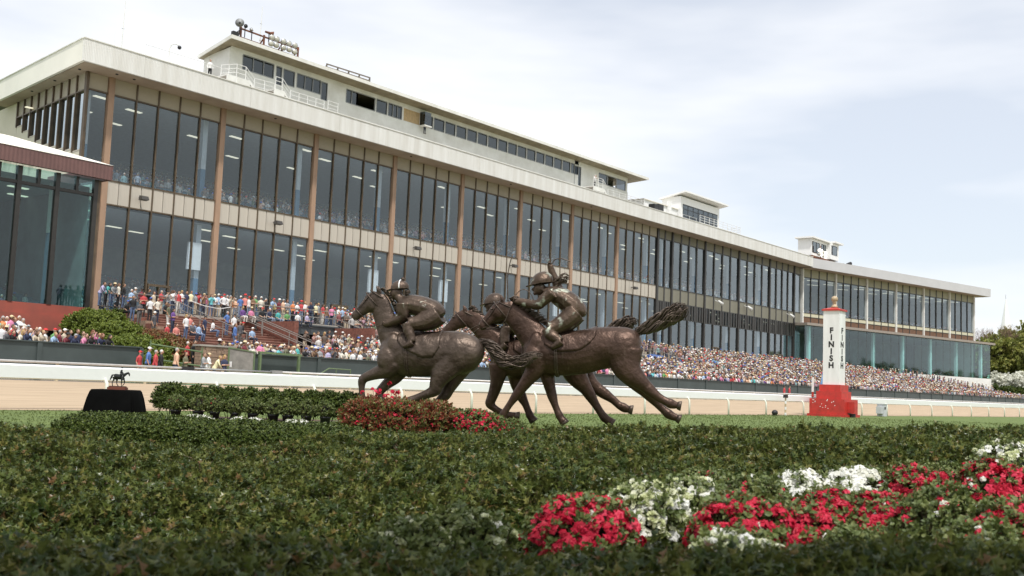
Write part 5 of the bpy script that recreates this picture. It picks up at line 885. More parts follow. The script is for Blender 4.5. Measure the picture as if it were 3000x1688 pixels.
def person_mesh(pose, head, sleeve):
    seg = []                                             # (points, radii, ell, material, lateral)
    sit = pose in ('sit', 'sitface'); dz = -0.50 if sit else 0.0; lean = {'lean': 0.42, 'sit': 0.1, 'sitface': 0.18, 'face': 0.06}.get(pose, 0.02)
    def T(p):                                            # lean the upper body forward about the hips
        x, y, z = p; zz = z-0.95; return (x, y-math.sin(lean)*max(zz, 0)*1.0, 0.95+zz*(math.cos(lean) if zz > 0 else 1)+dz)
    seg.append(([T(p) for p in ((0, .01, .86), (0, .01, .97), (0, 0, 1.08), (0, -.005, 1.22), (0, 0, 1.36), (0, .01, 1.45), (0, .01, 1.50))], [.135, .15, .125, .128, .125, .085, .05], [1.15, 1.15, 1.15, 1.25, 1.42, 1.75, 1.1], 1))
    seg.append(([T(p) for p in ((0, .01, 1.46), (0, .0, 1.56))], [.056, .052], [1, 1], 0))
    for s in (-1, 1):
        if sit: leg = [(s*.09, .0, .44), (s*.11, -.22, .47), (s*.12, -.43, .46), (s*.12, -.40, .26), (s*.12, -.37, .09)]
        else: leg = [(s*.085, .01, .90), (s*.095, -.005, .70), (s*.10, -.01, .50), (s*.105, .01, .28), (s*.11, .02, .09)]
        seg.append((leg, [.092, .082, .062, .055, .045], [1]*5, 2)); f = leg[-1]
        seg.append(([(f[0], f[1]+.03, .05), (f[0]+s*.01, f[1]-.08, .045), (f[0]+s*.015, f[1]-.17, .035)], [.045, .043, .03], [1.05]*3, 3))
        sh = T((s*.195, .01, 1.41))
        A = {'stand': ((s*.25, .03, 1.14), (s*.245, -.07, .90)), 'cross': ((s*.255, -.03, 1.15), (-s*.06, -.20, 1.17)), 'face': ((s*.24, -.19, 1.22), (s*.065, -.20, 1.54)), 'lean': ((s*.25, -.20, 1.17), (s*.10, -.36, 1.00)), 'hips': ((s*.34, .05, 1.18), (s*.20, -.04, 1.02)), 'sit': ((s*.25, -.03, 1.13), (s*.12, -.28, 1.02)), 'sitface': ((s*.25, -.10, 1.15), (s*.10 if s < 0 else .14, -.26, 1.50 if s > 0 else 1.0))}[pose]
        el, wr = T(A[0]), T(A[1]); hd = tuple(wr[i]+(wr[i]-el[i])*0.34 for i in range(3))
        seg.append(([sh, lerp(sh, el, .5), el], [.058, .05, .042], [1]*3, 1)); seg.append(([el, lerp(el, wr, .5), wr], [.042, .038, .03], [1]*3, 1 if sleeve else 0)); seg.append(([wr, lerp(wr, hd, .55)], [.03, .036], [.7, .7], 0))
    mb = MB()
    for pts, rs, el, mi in seg:
        q = crs([tuple(p)+(r, e) for p, r, e in zip(pts, rs, el)], 3); mb.tube([p[:3] for p in q], [float(p[3]) for p in q], 10, ell=[float(p[4]) for p in q], lat=(1, 0, 0.001))
    hc = Vector(T((0, -.015, 1.635))); mb.ball(hc, (.074, .093, .115), 12, 9)
    me = remesh(mb, 'person', pmats, 0.026, 2, 0.4)
    P_ = np.empty(len(me.polygons)*3); me.polygons.foreach_get('center', P_); P_ = P_.reshape(-1, 3); best = np.full(len(P_), 9e9); mi_ = np.zeros(len(P_), int)
    for pts, rs, el, m_ in seg:
        for a, b in zip(range(len(pts)-1), range(1, len(pts))):
            A_, B_ = np.array(pts[a]), np.array(pts[b]); d = B_-A_; t = np.clip(((P_-A_)@d)/(d@d), 0, 1); df = P_-A_-t[:, None]*d; e_ = el[a]; df[:, 0] /= e_; ds = np.linalg.norm(df, axis=1)/(rs[a]+(rs[b]-rs[a])*t); k = ds < best; best[k] = ds[k]; mi_[k] = m_
    mi_[(P_[:, 2] > hc.z-0.09)] = np.where(mi_[P_[:, 2] > hc.z-0.09] == 1, mi_[P_[:, 2] > hc.z-0.09], 0); mi_[np.linalg.norm((P_-np.array(hc))/np.array((.085, .105, .125)), axis=1) < 1.08] = 0
    belt = T((0, 0, 1.0))[2]
    torso_low = (mi_ == 1) & (P_[:, 2] < belt-0.06) & (np.abs(P_[:, 0]) < 0.17); mi_[torso_low] = 2
    me.polygons.foreach_set('material_index', mi_.astype(np.int32))
    x = MB(); x.ball(hc+Vector((0, -.098, -.012)), (.014, .022, .022), 6, 5, 0)
    for s in (-1, 1): x.ball(hc+Vector((s*.03, -.083, .018)), (.015, .012, .009), 6, 4, 6); x.ball(hc+Vector((s*.076, .0, -.005)), (.012, .022, .032), 6, 5, 0)
    x.ball(hc+Vector((0, -.086, -.055)), (.024, .01, .007), 6, 4, 7)
    if head == 'long': x.ball(hc+Vector((0, .022, .03)), (.092, .098, .108), 12, 8, 4); x.tube([hc+Vector((0, .05, .03)), hc+Vector((0, .07, -.1)), hc+Vector((0, .075, -.24))], [.085, .088, .05], 10, 4, ell=[1, 1.1, 1.15], lat=(1, 0, 0))
    else: x.ball(hc+Vector((0, .024, .028)), (.083, .088, .098), 12, 8, 4)
    if head == 'cap': x.ball(hc+Vector((0, .006, .05)), (.088, .1, .085), 12, 8, 5); x.ball(hc+Vector((0, -.11, .062)), (.065, .07, .012), 10, 5, 5)
    if head == 'hat': x.lathe(hc+Vector((0, .01, .06)), [(.19, 0), (.195, .012), (.10, .022), (.092, .085), (.07, .11), (.0, .115)], 16, 5)
    for s in (-1, 1):                                    # five separate fingers on each hand
        el, wr = [Vector(T(p)) for p in {'stand': ((s*.25, .03, 1.14), (s*.245, -.07, .90)), 'cross': ((s*.255, -.03, 1.15), (-s*.06, -.20, 1.17)), 'face': ((s*.24, -.19, 1.22), (s*.065, -.20, 1.54)), 'lean': ((s*.25, -.20, 1.17), (s*.10, -.36, 1.00)), 'hips': ((s*.34, .05, 1.18), (s*.20, -.04, 1.02)), 'sit': ((s*.25, -.03, 1.13), (s*.12, -.28, 1.02)), 'sitface': ((s*.25, -.10, 1.15), (s*.10 if s < 0 else .14, -.26, 1.50 if s > 0 else 1.0))}[pose]]
        d = (wr-el).normalized(); sd_ = d.cross(Vector((1, 0, 0))).normalized(); lt = d.cross(sd_)
        for k in range(4): o_ = sd_*((k-1.5)*.018); L_ = (.075, .085, .08, .06)[k]; a = wr+d*.05+o_; x.tube([a, a+d*L_*.55, a+d*L_*.9+lt*.02], [.0095, .009, .006], 5, 0)
        a = wr+d*.02+sd_*.03; x.tube([a, a+d*.03+sd_*.02, a+d*.06+sd_*.022], [.011, .01, .007], 5, 0)
    bm = bmesh.new(); bm.from_mesh(me); ex_ = x.mesh('tmp', pmats, True); bm.from_mesh(ex_); bm.to_mesh(me); bm.free(); bpy.data.meshes.remove(ex_); me.update(); return me
POSES = ['stand', 'cross', 'face', 'lean', 'hips', 'sit', 'sitface']; HEADS = ['short', 'long', 'cap', 'hat']
PM = {}
for i, p in enumerate(POSES):
    for j, h in enumerate(HEADS): PM[(p, h)] = person_mesh(p, h, (i+j) % 3 == 0)
PALETTE = {'white': (.75, .75, .74), 'red': (.55, .03, .035), 'navy': (.025, .035, .09), 'blue': (.06, .17, .48), 'light blue': (.30, .46, .68), 'teal': (.04, .42, .40), 'pink': (.72, .20, .38), 'peach': (.80, .47, .28), 'yellow': (.78, .62, .16), 'pale yellow': (.80, .72, .40), 'green': (.13, .36, .10), 'olive': (.15, .15, .08), 'grey': (.30, .31, .32), 'dark grey': (.09, .09, .10), 'black': (.018, .018, .02), 'maroon': (.20, .02, .035), 'brown': (.22, .12, .06), 'beige': (.55, .45, .32), 'orange': (.75, .22, .04), 'purple': (.14, .05, .26), 'lilac': (.45, .40, .62), 'cream': (.72, .66, .54), 'coral': (.75, .22, .17), 'turquoise': (.10, .55, .60)}
TROU = [(.10, .14, .24), (.03, .04, .07), (.02, .02, .022), (.50, .43, .32), (.20, .25, .34), (.65, .63, .58), (.13, .12, .11)]
HAIR = [(.03, .02, .015), (.10, .055, .03), (.02, .015, .012), (.38, .25, .10), (.35, .34, .33), (.62, .60, .57), (.16, .06, .03)]
HAIRN = ['dark hair', 'brown hair', 'black hair', 'blonde hair', 'grey hair', 'white hair', 'auburn hair']
SKIN = [(.48, .28, .19), (.52, .33, .23), (.42, .24, .15), (.16, .08, .05), (.34, .18, .12)]
PALETTE = {k: tuple(.82*c+.18*sum(v)/3 for c in v) for k, v in PALETTE.items()}
HATS = {'white': (.78, .77, .74), 'black': (.02, .02, .02), 'red': (.55, .03, .03), 'blue': (.06, .12, .42), 'grey': (.35, .36, .37), 'straw': (.62, .50, .30)}
POSEN = {'stand': 'standing', 'cross': 'arms crossed', 'face': 'hands raised', 'lean': 'leaning', 'hips': 'hands on hips', 'sit': 'sitting', 'sitface': 'seated, hand raised'}
people = []; PCOLL = bpy.data.collections.new('spectators'); ROOT.children.link(PCOLL); NP_ = [0]
def add_person(x, y, z, pose='stand', head='short', top='white', hat='white', hair=0, skin=0, trou=0, rz=0.0, s=1.0, place='', group='spectators in the stands', extra=None):
    o = bpy.data.objects.new('person', PM[(pose, head)]); PCOLL.objects.link(o); NP_[0] += 1
    o.location = (x, y, z); o.rotation_euler = (0, 0, rz); o.scale = (s, s, s)
    o['c_top'] = PALETTE[top]; o['c_trou'] = TROU[trou] if isinstance(trou, int) else trou; o['c_hair'] = HAIR[hair]; o['c_hat'] = HATS[hat]; o['c_skin'] = SKIN[skin]
    hn = {'short': HAIRN[hair], 'long': 'long '+HAIRN[hair], 'cap': hat+' cap', 'hat': 'broad '+hat+' hat'}[head]
    lab = extra or ('person in %s top, %s, %s, %s' % (top, hn, POSEN[pose], place)); people.append([o, lab, group, x/max(y, 1)]); return o
rp_ = random.Random(21)
def rnd(**kw):
    pal = ['white']*6+['red']*3+['navy']*2+['light blue']*2+['blue', 'teal', 'pink', 'pink', 'peach', 'yellow', 'green', 'grey', 'dark grey', 'black', 'black', 'maroon', 'maroon', 'beige', 'orange', 'purple', 'lilac', 'cream', 'cream', 'coral', 'turquoise', 'olive', 'brown']
    d = dict(head=rp_.choice(['short']*4+['long']*4+['cap']*4+['hat']*2), top=rp_.choice(pal), hat=rp_.choice(['white', 'white', 'black', 'red', 'blue', 'grey', 'straw', 'straw']), hair=rp_.randrange(7), skin=rp_.choice([0, 0, 1, 1, 2, 2, 3, 4]), trou=rp_.randrange(7), rz=rp_.uniform(-0.4, 0.5), s=rp_.uniform(.93, 1.06)); d.update(kw); return d
# named people beside the rail at the gap (face right, towards the finish)
def pxx(px, Y, z=1.5): p = UY(px, 1100, Y); return p[0]
RG = 'people standing at the gap in the crowd wall'
def near(px, Y, z, lab, **kw): add_person(pxx(px, Y), Y, z, extra=lab, group=RG, **kw)
near(405, 48.6, .535, 'person in red jacket and red cap at the outer rail by the shrubs', top='red', head='cap', hat='red', rz=.5, trou=2, s=.94); near(431, 48.2, .535, 'person in blue jacket and white cap at the outer rail by the shrubs', top='blue', head='cap', hat='white', rz=.9, s=1.06, trou=1)
near(452, 47.6, .535, 'person in red vest with grey hair just left of the suited bald man', top='red', hair=4, rz=1.0, s=.98, trou=1); near(468, 47.9, .535, 'bald person in dark suit beside the red vest', top='black', hair=5, trou=2, rz=1.1, s=1.0)
near(513, 47.8, .535, 'heavy person in peach shirt and jeans behind the white rail', top='peach', hair=4, rz=1.2, s=1.08, trou=1); near(540, 48.2, .535, 'person in camouflage shirt with crossed arms right of the peach shirt', pose='cross', top='olive', hair=1, rz=.5, trou=4, s=.98)
near(593, 48.0, .535, 'person in grey suit with crossed arms by the stone pier', pose='cross', top='grey', hair=1, rz=.8, trou=2, s=.98); near(608, 48.5, .535, 'person in white shirt and cap behind the grey suit', pose='cross', head='cap', hat='straw', top='white', rz=.8, trou=3, s=.99); near(627, 48.1, .535, 'person in pale yellow shirt with short blonde hair by the gate', pose='lean', top='pale yellow', hair=3, rz=.9, trou=1, s=.95)
near(655, 47.9, .535, 'person in navy shirt with long blonde hair holding a white programme', pose='cross', head='long', top='navy', hair=3, rz=.1, trou=1, s=.95)
b = MB(); pq = people[-1][0].location; b.box(pq.x-.13, pq.x+.13, pq.y-.2, pq.y-.195, 1.66, 1.76); o_ = tag(MB().box(pq.x+.2, pq.x+.22, pq.y-.36, pq.y-.18, 1.55, 1.85).build('race_programme', mWhiteC), 'white programme held by the blonde person in navy', 'programme')
near(544, 52.3, 1.2, 'steward in red vest and white sleeves standing on the side steps', top='red', head='short', hair=5, rz=.6, trou=2); near(563, 52.0, 1.2, 'steward in black suit with red tie on the side steps', top='black', hair=0, rz=.5, trou=2, s=1.05)
# left crowd over the dark green wall
LG = 'spectators leaning over the left crowd wall'; LP = 'over left crowd wall'
spec = [(5, 'dark grey', 'short', 1), (18, 'black', 'short', 1), (45, 'cream', 'long', 3), (62, 'navy', 'short', 1), (90, 'beige', 'long', 1), (108, 'beige', 'short', 3), (142, 'light blue', 'short', 3), (178, 'maroon', 'hat', 0), (205, 'navy', 'cap', 4), (232, 'pink', 'short', 1), (255, 'black', 'long', 1), (283, 'navy', 'long', 6), (306, 'black', 'long', 2)]
for px, top, hd, hr in spec: add_person(pxx(px, 50.5), 50.55, 1.3, 'lean', hd, top, 'grey' if hd == 'cap' else 'black', hr, rp_.choice([0, 1, 2]), 1, rz=rp_.uniform(.1, .6), s=rp_.uniform(.9, 1.02), place=LP, group=LG)
spec2 = [(-4, 'white', 'long', 3), (26, 'red', 'short', 1), (38, 'black', 'cap', 1), (58, 'lilac', 'short', 5), (80, 'light blue', 'short', 5), (104, 'cream', 'short', 5), (128, 'white', 'hat', 0), (155, 'green', 'cap', 4), (166, 'maroon', 'short', 4), (181, 'beige', 'cap', 2), (196, 'navy', 'short', 1), (218, 'navy', 'short', 1), (239, 'olive', 'short', 1), (262, 'pink', 'long', 6), (288, 'green', 'short', 3)]
for px, top, hd, hr in spec2: add_person(pxx(px, 51.4), 51.4+rp_.uniform(-.1, .3), 1.36, rp_.choice(['stand', 'face', 'cross']), hd, top, rp_.choice(['white', 'black', 'red', 'grey']), hr, rp_.choice([0, 1, 2]), 1, rz=rp_.uniform(.2, .8), s=rp_.uniform(.97, 1.06), place='left crowd second row', group=LG)
for px in range(-20, 60, 12): add_person(pxx(px, 53.5), 53.4, 1.9, **rnd(pose='stand'), place='back of left crowd', group=LG)
# platform, terrace, deck
TG = 'spectators on the red terrace and deck'
for px, top, hd, hr, pose in ((270, 'lilac', 'short', 1, 'lean'), (287, 'teal', 'long', 0, 'lean'), (304, 'grey', 'hat', 1, 'lean'), (324, 'cream', 'long', 1, 'stand'), (340, 'black', 'short', 1, 'stand')): add_person(pxx(px, 67.3)+.15, 67.35, DECK, pose, hd, top, 'straw', hr, 0, 2 if hd == 'long' else 0, rz=rp_.uniform(.2, .8), place='platform beside annex', group=TG)
for px, k, top, hd, hr, pose, tr_ in ((368, 17, 'light blue', 'short', 5, 'cross', 1), (378, 18, 'grey', 'cap', 1, 'stand', 1), (356, 15, 'black', 'cap', 0, 'sitface', 2), (374, 14, 'black', 'short', 0, 'stand', 0), (398, 18, 'maroon', 'cap', 0, 'stand', 5), (419, 18, 'black', 'short', 0, 'stand', 2), (405, 16, 'red', 'short', 0, 'cross', 2), (434, 17, 'beige', 'short', 1, 'stand', 3), (395, 12, 'dark grey', 'short', 0, 'cross', 6), (426, 14, 'white', 'cap', 2, 'stand', 2), (447, 14, 'cream', 'short', 1, 'hips', 1), (480, 12, 'olive', 'long', 1, 'stand', 5), (495, 10, 'purple', 'long', 0, 'cross', 1), (470, 16, 'black', 'short', 0, 'sit', 2), (440, 8, 'dark grey', 'cap', 1, 'stand', 6), (456, 18, 'red', 'short', 4, 'cross', 3), (474, 18, 'grey', 'cap', 1, 'face', 1), (479, 7, 'red', 'cap', 1, 'sit', 1), (506, 7, 'coral', 'short', 0, 'sit', 1), (545, 11, 'coral', 'short', 0, 'sit', 4), (535, 8, 'white', 'long', 3, 'stand', 0), (553, 8, 'dark grey', 'short', 4, 'sit', 1), (572, 8, 'light blue', 'long', 1, 'sit', 0), (590, 8, 'navy', 'cap', 1, 'stand', 1), (613, 10, 'white', 'short', 0, 'sit', 0), (655, 11, 'blue', 'short', 4, 'hips', 0), (676, 10, 'white', 'cap', 1, 'stand', 2), (680, 6, 'blue', 'short', 1, 'stand', 0), (694, 7, 'dark grey', 'short', 0, 'stand', 6), (700, 10, 'black', 'cap', 1, 'sit', 2), (730, 8, 'light blue', 'cap', 4, 'sit', 1)):
    y = Y0S+k*DYS+.3; add_person(pxx(px, y), y, stepz(k) if pose[:3] != 'sit' else stepz(k), pose, hd, top, rp_.choice(['white', 'blue', 'red', 'black']), hr, 3 if px in (398, 426, 613) else rp_.choice([0, 1, 2]), tr_, rz=rp_.uniform(-.1, .8), place='red terrace steps', group=TG)
px = 492
decktops = ['white', 'red', 'white', 'navy', 'pale yellow', 'grey', 'red', 'brown', 'pink', 'turquoise', 'white', 'light blue', 'white', 'white', 'beige', 'peach', 'blue', 'coral', 'white', 'brown', 'green', 'cream', 'black', 'light blue', 'yellow', 'maroon', 'peach', 'grey', 'orange']; i = 0
while px < 1030:
    y = 67.9 if px < 690 else (BY+.75 if px < 945 else 67.6); add_person(pxx(px, y), y+rp_.uniform(-.15, .2), DECK-(.05 if 690 < px < 945 else 0), **rnd(pose=rp_.choice(['stand', 'cross', 'hips', 'stand', 'face', 'lean' if 690 < px < 945 else 'stand']), top=decktops[i % len(decktops)]), place='deck edge row' if px < 690 else ('steel balcony railing' if px < 945 else 'deck right of balcony'), group=TG); px += rp_.uniform(9, 16); i += 1
for px in range(700, 900, 26): add_person(pxx(px+rp_.uniform(-5, 5), BY+.1), BY-.02, DECK-.45, **rnd(pose='sit', rz=rp_.uniform(-.2, .3)), place='steel balcony edge', group=TG)
px = 480
while px < 1000: add_person(pxx(px, 69.5), 69.5+rp_.uniform(-.4, 1), DECK, **rnd(pose=rp_.choice(['stand', 'cross', 'face'])), place='upper deck back row', group=TG); px += rp_.uniform(16, 26)
FG = 'front row spectators behind the crowd wall'
x = 38.3
while NP_[0] < 292: add_person(x, 50.5+rp_.uniform(-.05, .1), 1.32, **rnd(pose=rp_.choice(['lean', 'lean', 'lean', 'stand', 'face', 'cross'])), place='crowd wall front row', group=FG); x += rp_.uniform(.42, .72)
XFRONT = x
near(2298, 48.5, .52, 'steward in red vest by the far crowd wall, left one of two', top='red', head='hat', hat='black', trou=5, rz=.2); near(2313, 48.5, .52, 'steward in red vest by the far crowd wall, right one of two', top='red', head='short', trou=5, rz=.4)
add_person(52.4, 76.25, FT-.1, 'stand', 'short', 'white', 'red', 6, 0, 2, rz=-.3, extra='person in white and red top standing alone on the roof edge', group='people on the roof'); add_person(114.6, WY+.6, 27.96, 'face', 'cap', 'white', 'white', 1, 0, 2, extra='person in white shirt and black trousers on the white roof balcony', group='people on the roof')
add_person(84.1, PY-.35, 29.98-.9, 'face', 'short', 'light blue', 'white', 1, 0, 1, extra='person in light blue shirt working in the press box camera booth', group='people on the roof')
cnt = {}
for p in people: cnt.setdefault(p[1], []).append(p)
ORD = ['first', 'second', 'third', 'fourth', 'fifth', 'sixth', 'seventh', 'eighth', 'ninth', 'tenth', 'eleventh', 'twelfth']
for lab, L_ in cnt.items():
    L_.sort(key=lambda p: p[3])
    for k, p in enumerate(L_): tag(p[0], lab if len(L_) == 1 else lab+', %s leftmost' % ORD[min(k, 11)] if k else lab+', leftmost', 'person', p[2])
# ---- instancing on points (leaves, and the packed crowd nobody could count)
def coll_of(objs, name):
    c = bpy.data.collections.new(name); ROOT.children.link(c)
    for o in objs: c.objects.link(o)
    return c
def gn_tree(coll):
    g = bpy.data.node_groups.new('scatter', 'GeometryNodeTree'); g.interface.new_socket('Geometry', in_out='INPUT', socket_type='NodeSocketGeometry'); g.interface.new_socket('Geometry', in_out='OUTPUT', socket_type='NodeSocketGeometry'); nn = g.nodes.new; lk = g.links.new
    gi = nn('NodeGroupInput'); go = nn('NodeGroupOutput'); ci = nn('GeometryNodeCollectionInfo'); ci.inputs['Collection'].default_value = coll; ci.inputs['Separate Children'].default_value = True; ci.inputs['Reset Children'].default_value = True
    ip = nn('GeometryNodeInstanceOnPoints'); ip.inputs['Pick Instance'].default_value = True
    def na(nm, ty): n = nn('GeometryNodeInputNamedAttribute'); n.data_type = ty; n.inputs['Name'].default_value = nm; return n.outputs['Attribute']
    e = nn('FunctionNodeEulerToRotation'); cx = nn('ShaderNodeCombineXYZ'); lk(na('spin', 'FLOAT'), cx.inputs['Z']); lk(cx.outputs[0], e.inputs[0]); al = nn('FunctionNodeAlignRotationToVector'); al.axis = 'Z'; lk(e.outputs[0], al.inputs['Rotation']); lk(na('nrm', 'FLOAT_VECTOR'), al.inputs['Vector'])
    lk(gi.outputs[0], ip.inputs['Points']); lk(ci.outputs[0], ip.inputs['Instance']); lk(na('pick', 'INT'), ip.inputs['Instance Index']); lk(al.outputs[0], ip.inputs['Rotation']); lk(na('scl', 'FLOAT'), ip.inputs['Scale']); lk(ip.outputs[0], go.inputs[0]); return g
GNT = {}
def scatter(name, coll, pts, nrm, scl, parent=None, cols=None, spin=None, pick=None):
    pts = np.asarray(pts, np.float32); n = len(pts); me = bpy.data.meshes.new(name); me.vertices.add(n); me.vertices.foreach_set('co', pts.ravel())
    def at(nm, ty, key, v): a = me.attributes.new(nm, ty, 'POINT'); a.data.foreach_set(key, np.ascontiguousarray(v).ravel())
    at('nrm', 'FLOAT_VECTOR', 'vector', np.asarray(nrm, np.float32)); at('scl', 'FLOAT', 'value', np.broadcast_to(np.asarray(scl, np.float32), (n,))); at('spin', 'FLOAT', 'value', (rng.uniform(0, 6.283, n) if spin is None else np.asarray(spin)).astype(np.float32)); at('pick', 'INT', 'value', (rng.integers(0, len(coll.objects), n) if pick is None else np.asarray(pick)).astype(np.int32))
    for k, v in (cols or {}).items(): at(k, 'FLOAT_COLOR', 'color', np.concatenate([np.asarray(v, np.float32), np.ones((n, 1), np.float32)], 1))
    o = bpy.data.objects.new(name, me); ROOT.objects.link(o)
    if coll.name not in GNT: GNT[coll.name] = gn_tree(coll)
    md = o.modifiers.new('scatter', 'NODES'); md.node_group = GNT[coll.name]
    if parent is not None: par(o, parent)
    return stuff(o)
# prototypes for the packed crowd: real spectators already standing in the stands, one for each pose and head
firsts = {}
for p in people: firsts.setdefault(p[0].data.name, p[0])
standN = [k for k, o in firsts.items() if any(o.data == PM[(q, h)] for q in ('stand', 'cross', 'face', 'hips') for h in HEADS)]; sitN = [k for k, o in firsts.items() if any(o.data == PM[(q, h)] for q in ('sit', 'sitface') for h in HEADS)]
cStand = coll_of([firsts[k] for k in standN], 'standing_figures'); cSit = coll_of([firsts[k] for k in sitN], 'seated_figures')
palA = np.array([PALETTE[k] for k in ['white']*7+['cream']*2+['dark grey', 'dark grey', 'black', 'black', 'navy', 'olive', 'brown', 'grey', 'red', 'navy', 'navy', 'light blue', 'light blue', 'blue', 'teal', 'pink', 'pink', 'peach', 'yellow', 'green', 'grey', 'grey', 'dark grey', 'black', 'black', 'maroon', 'beige', 'beige', 'orange', 'purple', 'lilac', 'cream', 'cream', 'coral', 'turquoise', 'brown']]); troA = np.array(TROU); haiA = np.array(HAIR); hatA = np.array([HATS[k] for k in ('white', 'white', 'straw', 'straw', 'black', 'red', 'blue', 'grey')]); skiA = np.array([SKIN[i] for i in (0, 0, 1, 1, 2, 2, 3, 4)])
def desat(c): g = c.mean(1, keepdims=True); return .72*(c*.50+g*.50*np.array((1.06, 1.0, .93)))
def crowd(name, label, pts, sit, parent=None):
    pts = np.array(pts); n = len(pts); J = rng.uniform(.86, 1.1, (n, 1)); o = scatter(name, cSit if sit else cStand, pts, np.tile((0, 0, 1), (n, 1)), rng.uniform(.92, 1.06, n), parent, dict(c_top=desat(palA[rng.integers(0, len(palA), n)]*J), c_trou=troA[rng.integers(0, 7, n)], c_hair=haiA[rng.integers(0, 7, n)], c_hat=hatA[rng.integers(0, 8, n)], c_skin=skiA[rng.integers(0, 8, n)]), spin=rng.uniform(-.35, .6, n)); return tag(o, label, 'crowd', None, 'stuff')
cp = []
for r_ in range(5):
    x = 38.2 if r_ else XFRONT
    while x < 248: cp.append((x, 50.5+r_*.6+rng.uniform(-.12, .12), 1.3+.03*r_)); x += rng.uniform(.42, .75)
for k in range(NST-1):
    y = Y0S+k*DYS+.35; x = (49.5 if k < 7 else 60.0)
    xe = 183.0+max(0, (68-y))/math.tan(-EA) if y > 55 else 246
    while x < min(xe, 246-(k*.7)):
        dens = (.95 if k < 6 else .86)*(.72+.5*(math.sin(x*.9+k)*math.cos(x*.37-k*1.7) > -.35))
        ok = rng.random() < dens and not (43 < x < 58 and k > 6) and not (111.3 < x < 112.8) and not (139.5 < x < 141.2) and not (98 < x < 111 and 8 < k < 16) and not (195 < x < 199)
        if ok: cp.append((x, y+rng.uniform(-.15, .15), stepz(k)))
        x += rng.uniform(.45, .85)
for r_ in range(5):
    x = 62.0 if r_ else 60.0
    while x < 182: cp.append((x, 67.9+r_*.8+rng.uniform(-.2, .2), DECK)) if rng.random() < .62 else None; x += rng.uniform(.5, 1.0)
x = 98.2
while x < 110.8: cp.append((x, BY+.8+rng.uniform(-.1, .5), DECK-.05)); x += rng.uniform(.5, .9)
for s_ in np.arange(0, 64, .8):
    q = HINGE+EU*s_+EN*(-4.2+rng.uniform(-.6, .6)); z = 1.38+(DECK-1.38)*np.clip((q[1]-53.4)/(NST*DYS), 0, 1); cp.append((q[0], q[1], z))
crowd('packed_crowd', 'packed crowd of racegoers filling the terrace behind the green wall', cp, False)
cp = [(x+rng.uniform(-.2, .2), 52.4+r_*.6, 1.36+.15*r_) for r_ in range(4) for x in np.arange(0, 27 if r_ < 2 else 16, .62)]
crowd('left_crowd', 'dense crowd behind the people at the left crowd wall', cp, False)
def inside(f, rows, x0, x1, dens, nm, lab, up=0.0):
    q = []
    for (d, z) in rows:
        x = x0
        while x < x1:
            if rng.random() < dens: q.append(f(x, d+rng.uniform(-.1, .1), z+up))
            x += rng.uniform(.5, .8)
    crowd(nm, lab, q, True)
inside(fm, rowsU[2:15], 43.3, 182, .62, 'seated_crowd', 'seated racegoers behind the upper grandstand glass'); inside(fm, rowsL[:13], 43.3, 182, .7, 'seated_crowd', 'seated racegoers behind the lower grandstand glass')
inside(fe, rowsE[:8], 1, 60, .6, 'seated_crowd', 'seated racegoers behind the upper glass of the far wing'); inside(fe, rowsE2[:6], 0, 62, .5, 'seated_crowd', 'seated racegoers behind the green glass of the far wing'); inside(fa, rowsA[:10], 22, 38.6, .3, 'seated_crowd', 'few seated racegoers behind the annex glass')
cp = [(x+rng.uniform(-.3, .3), 78.9+d_+rng.uniform(-.2, .2), 16.0+d_*.25-(.35 if rng.random() < .6 else .1)) for d_ in (0, .9, 2.2) for x in np.arange(44, 182, .75) if rng.random() < .55]
crowd('standing_crowd', 'racegoers standing close behind the upper grandstand glass', cp, False)
cp = [(x+rng.uniform(-.3, .3), 79.0+rng.uniform(-.1, .4), DECK-.3) for x in np.arange(44, 182, .7) if rng.random() < .7]
crowd('standing_crowd', 'people standing just inside the lower grandstand glass', cp, False)
# ============================================================ PLANTS
def leafmat(name, cols, rough=0.4, trans=0.15, spec=0.5, under=None):
    M = bpy.data.materials.new(name); M.use_nodes = True; t = M.node_tree; B = t.nodes['Principled BSDF']; oi = t.nodes.new('ShaderNodeObjectInfo'); at = t.nodes.new('ShaderNodeAttribute'); at.attribute_name = 'lv'
    ad = t.nodes.new('ShaderNodeMath'); ad.operation = 'ADD'; t.links.new(oi.outputs['Random'], ad.inputs[0]); t.links.new(at.outputs['Fac'], ad.inputs[1]); fr = t.nodes.new('ShaderNodeMath'); fr.operation = 'FRACT'; t.links.new(ad.outputs[0], fr.inputs[0])
    r = t.nodes.new('ShaderNodeValToRGB'); e = r.color_ramp.elements
    for i, (p, c) in enumerate(cols):
        q = e[i] if i < 2 else e.new(p); q.position = p; q.color = (*c, 1)
    t.links.new(fr.outputs[0], r.inputs[0]); t.links.new(r.outputs[0], B.inputs['Base Color'])
    if under:                                             # paler underside of the leaf, also painting in sky glints along its edges
        g_ = t.nodes.new('ShaderNodeNewGeometry'); mu_ = t.nodes.new('ShaderNodeMix'); mu_.data_type = 'RGBA'; mu_.inputs[7].default_value = (*under, 1); t.links.new(g_.outputs['Backfacing'], mu_.inputs[0]); t.links.new(r.outputs[0], mu_.inputs[6]); t.links.new(mu_.outputs[2], B.inputs['Base Color'])
    B.inputs['Roughness'].default_value = rough; B.inputs['Specular IOR Level'].default_value = spec
    if trans > 0:
        tl = t.nodes.new('ShaderNodeBsdfTranslucent'); mxs = t.nodes.new('ShaderNodeMixShader'); mxs.inputs[0].default_value = trans; t.links.new(r.outputs[0], tl.inputs[0]); o = t.nodes['Material Output']; t.links.new(B.outputs[0], mxs.inputs[1]); t.links.new(tl.outputs[0], mxs.inputs[2]); t.links.new(mxs.outputs[0], o.inputs[0])
    MATS[name] = M; return M
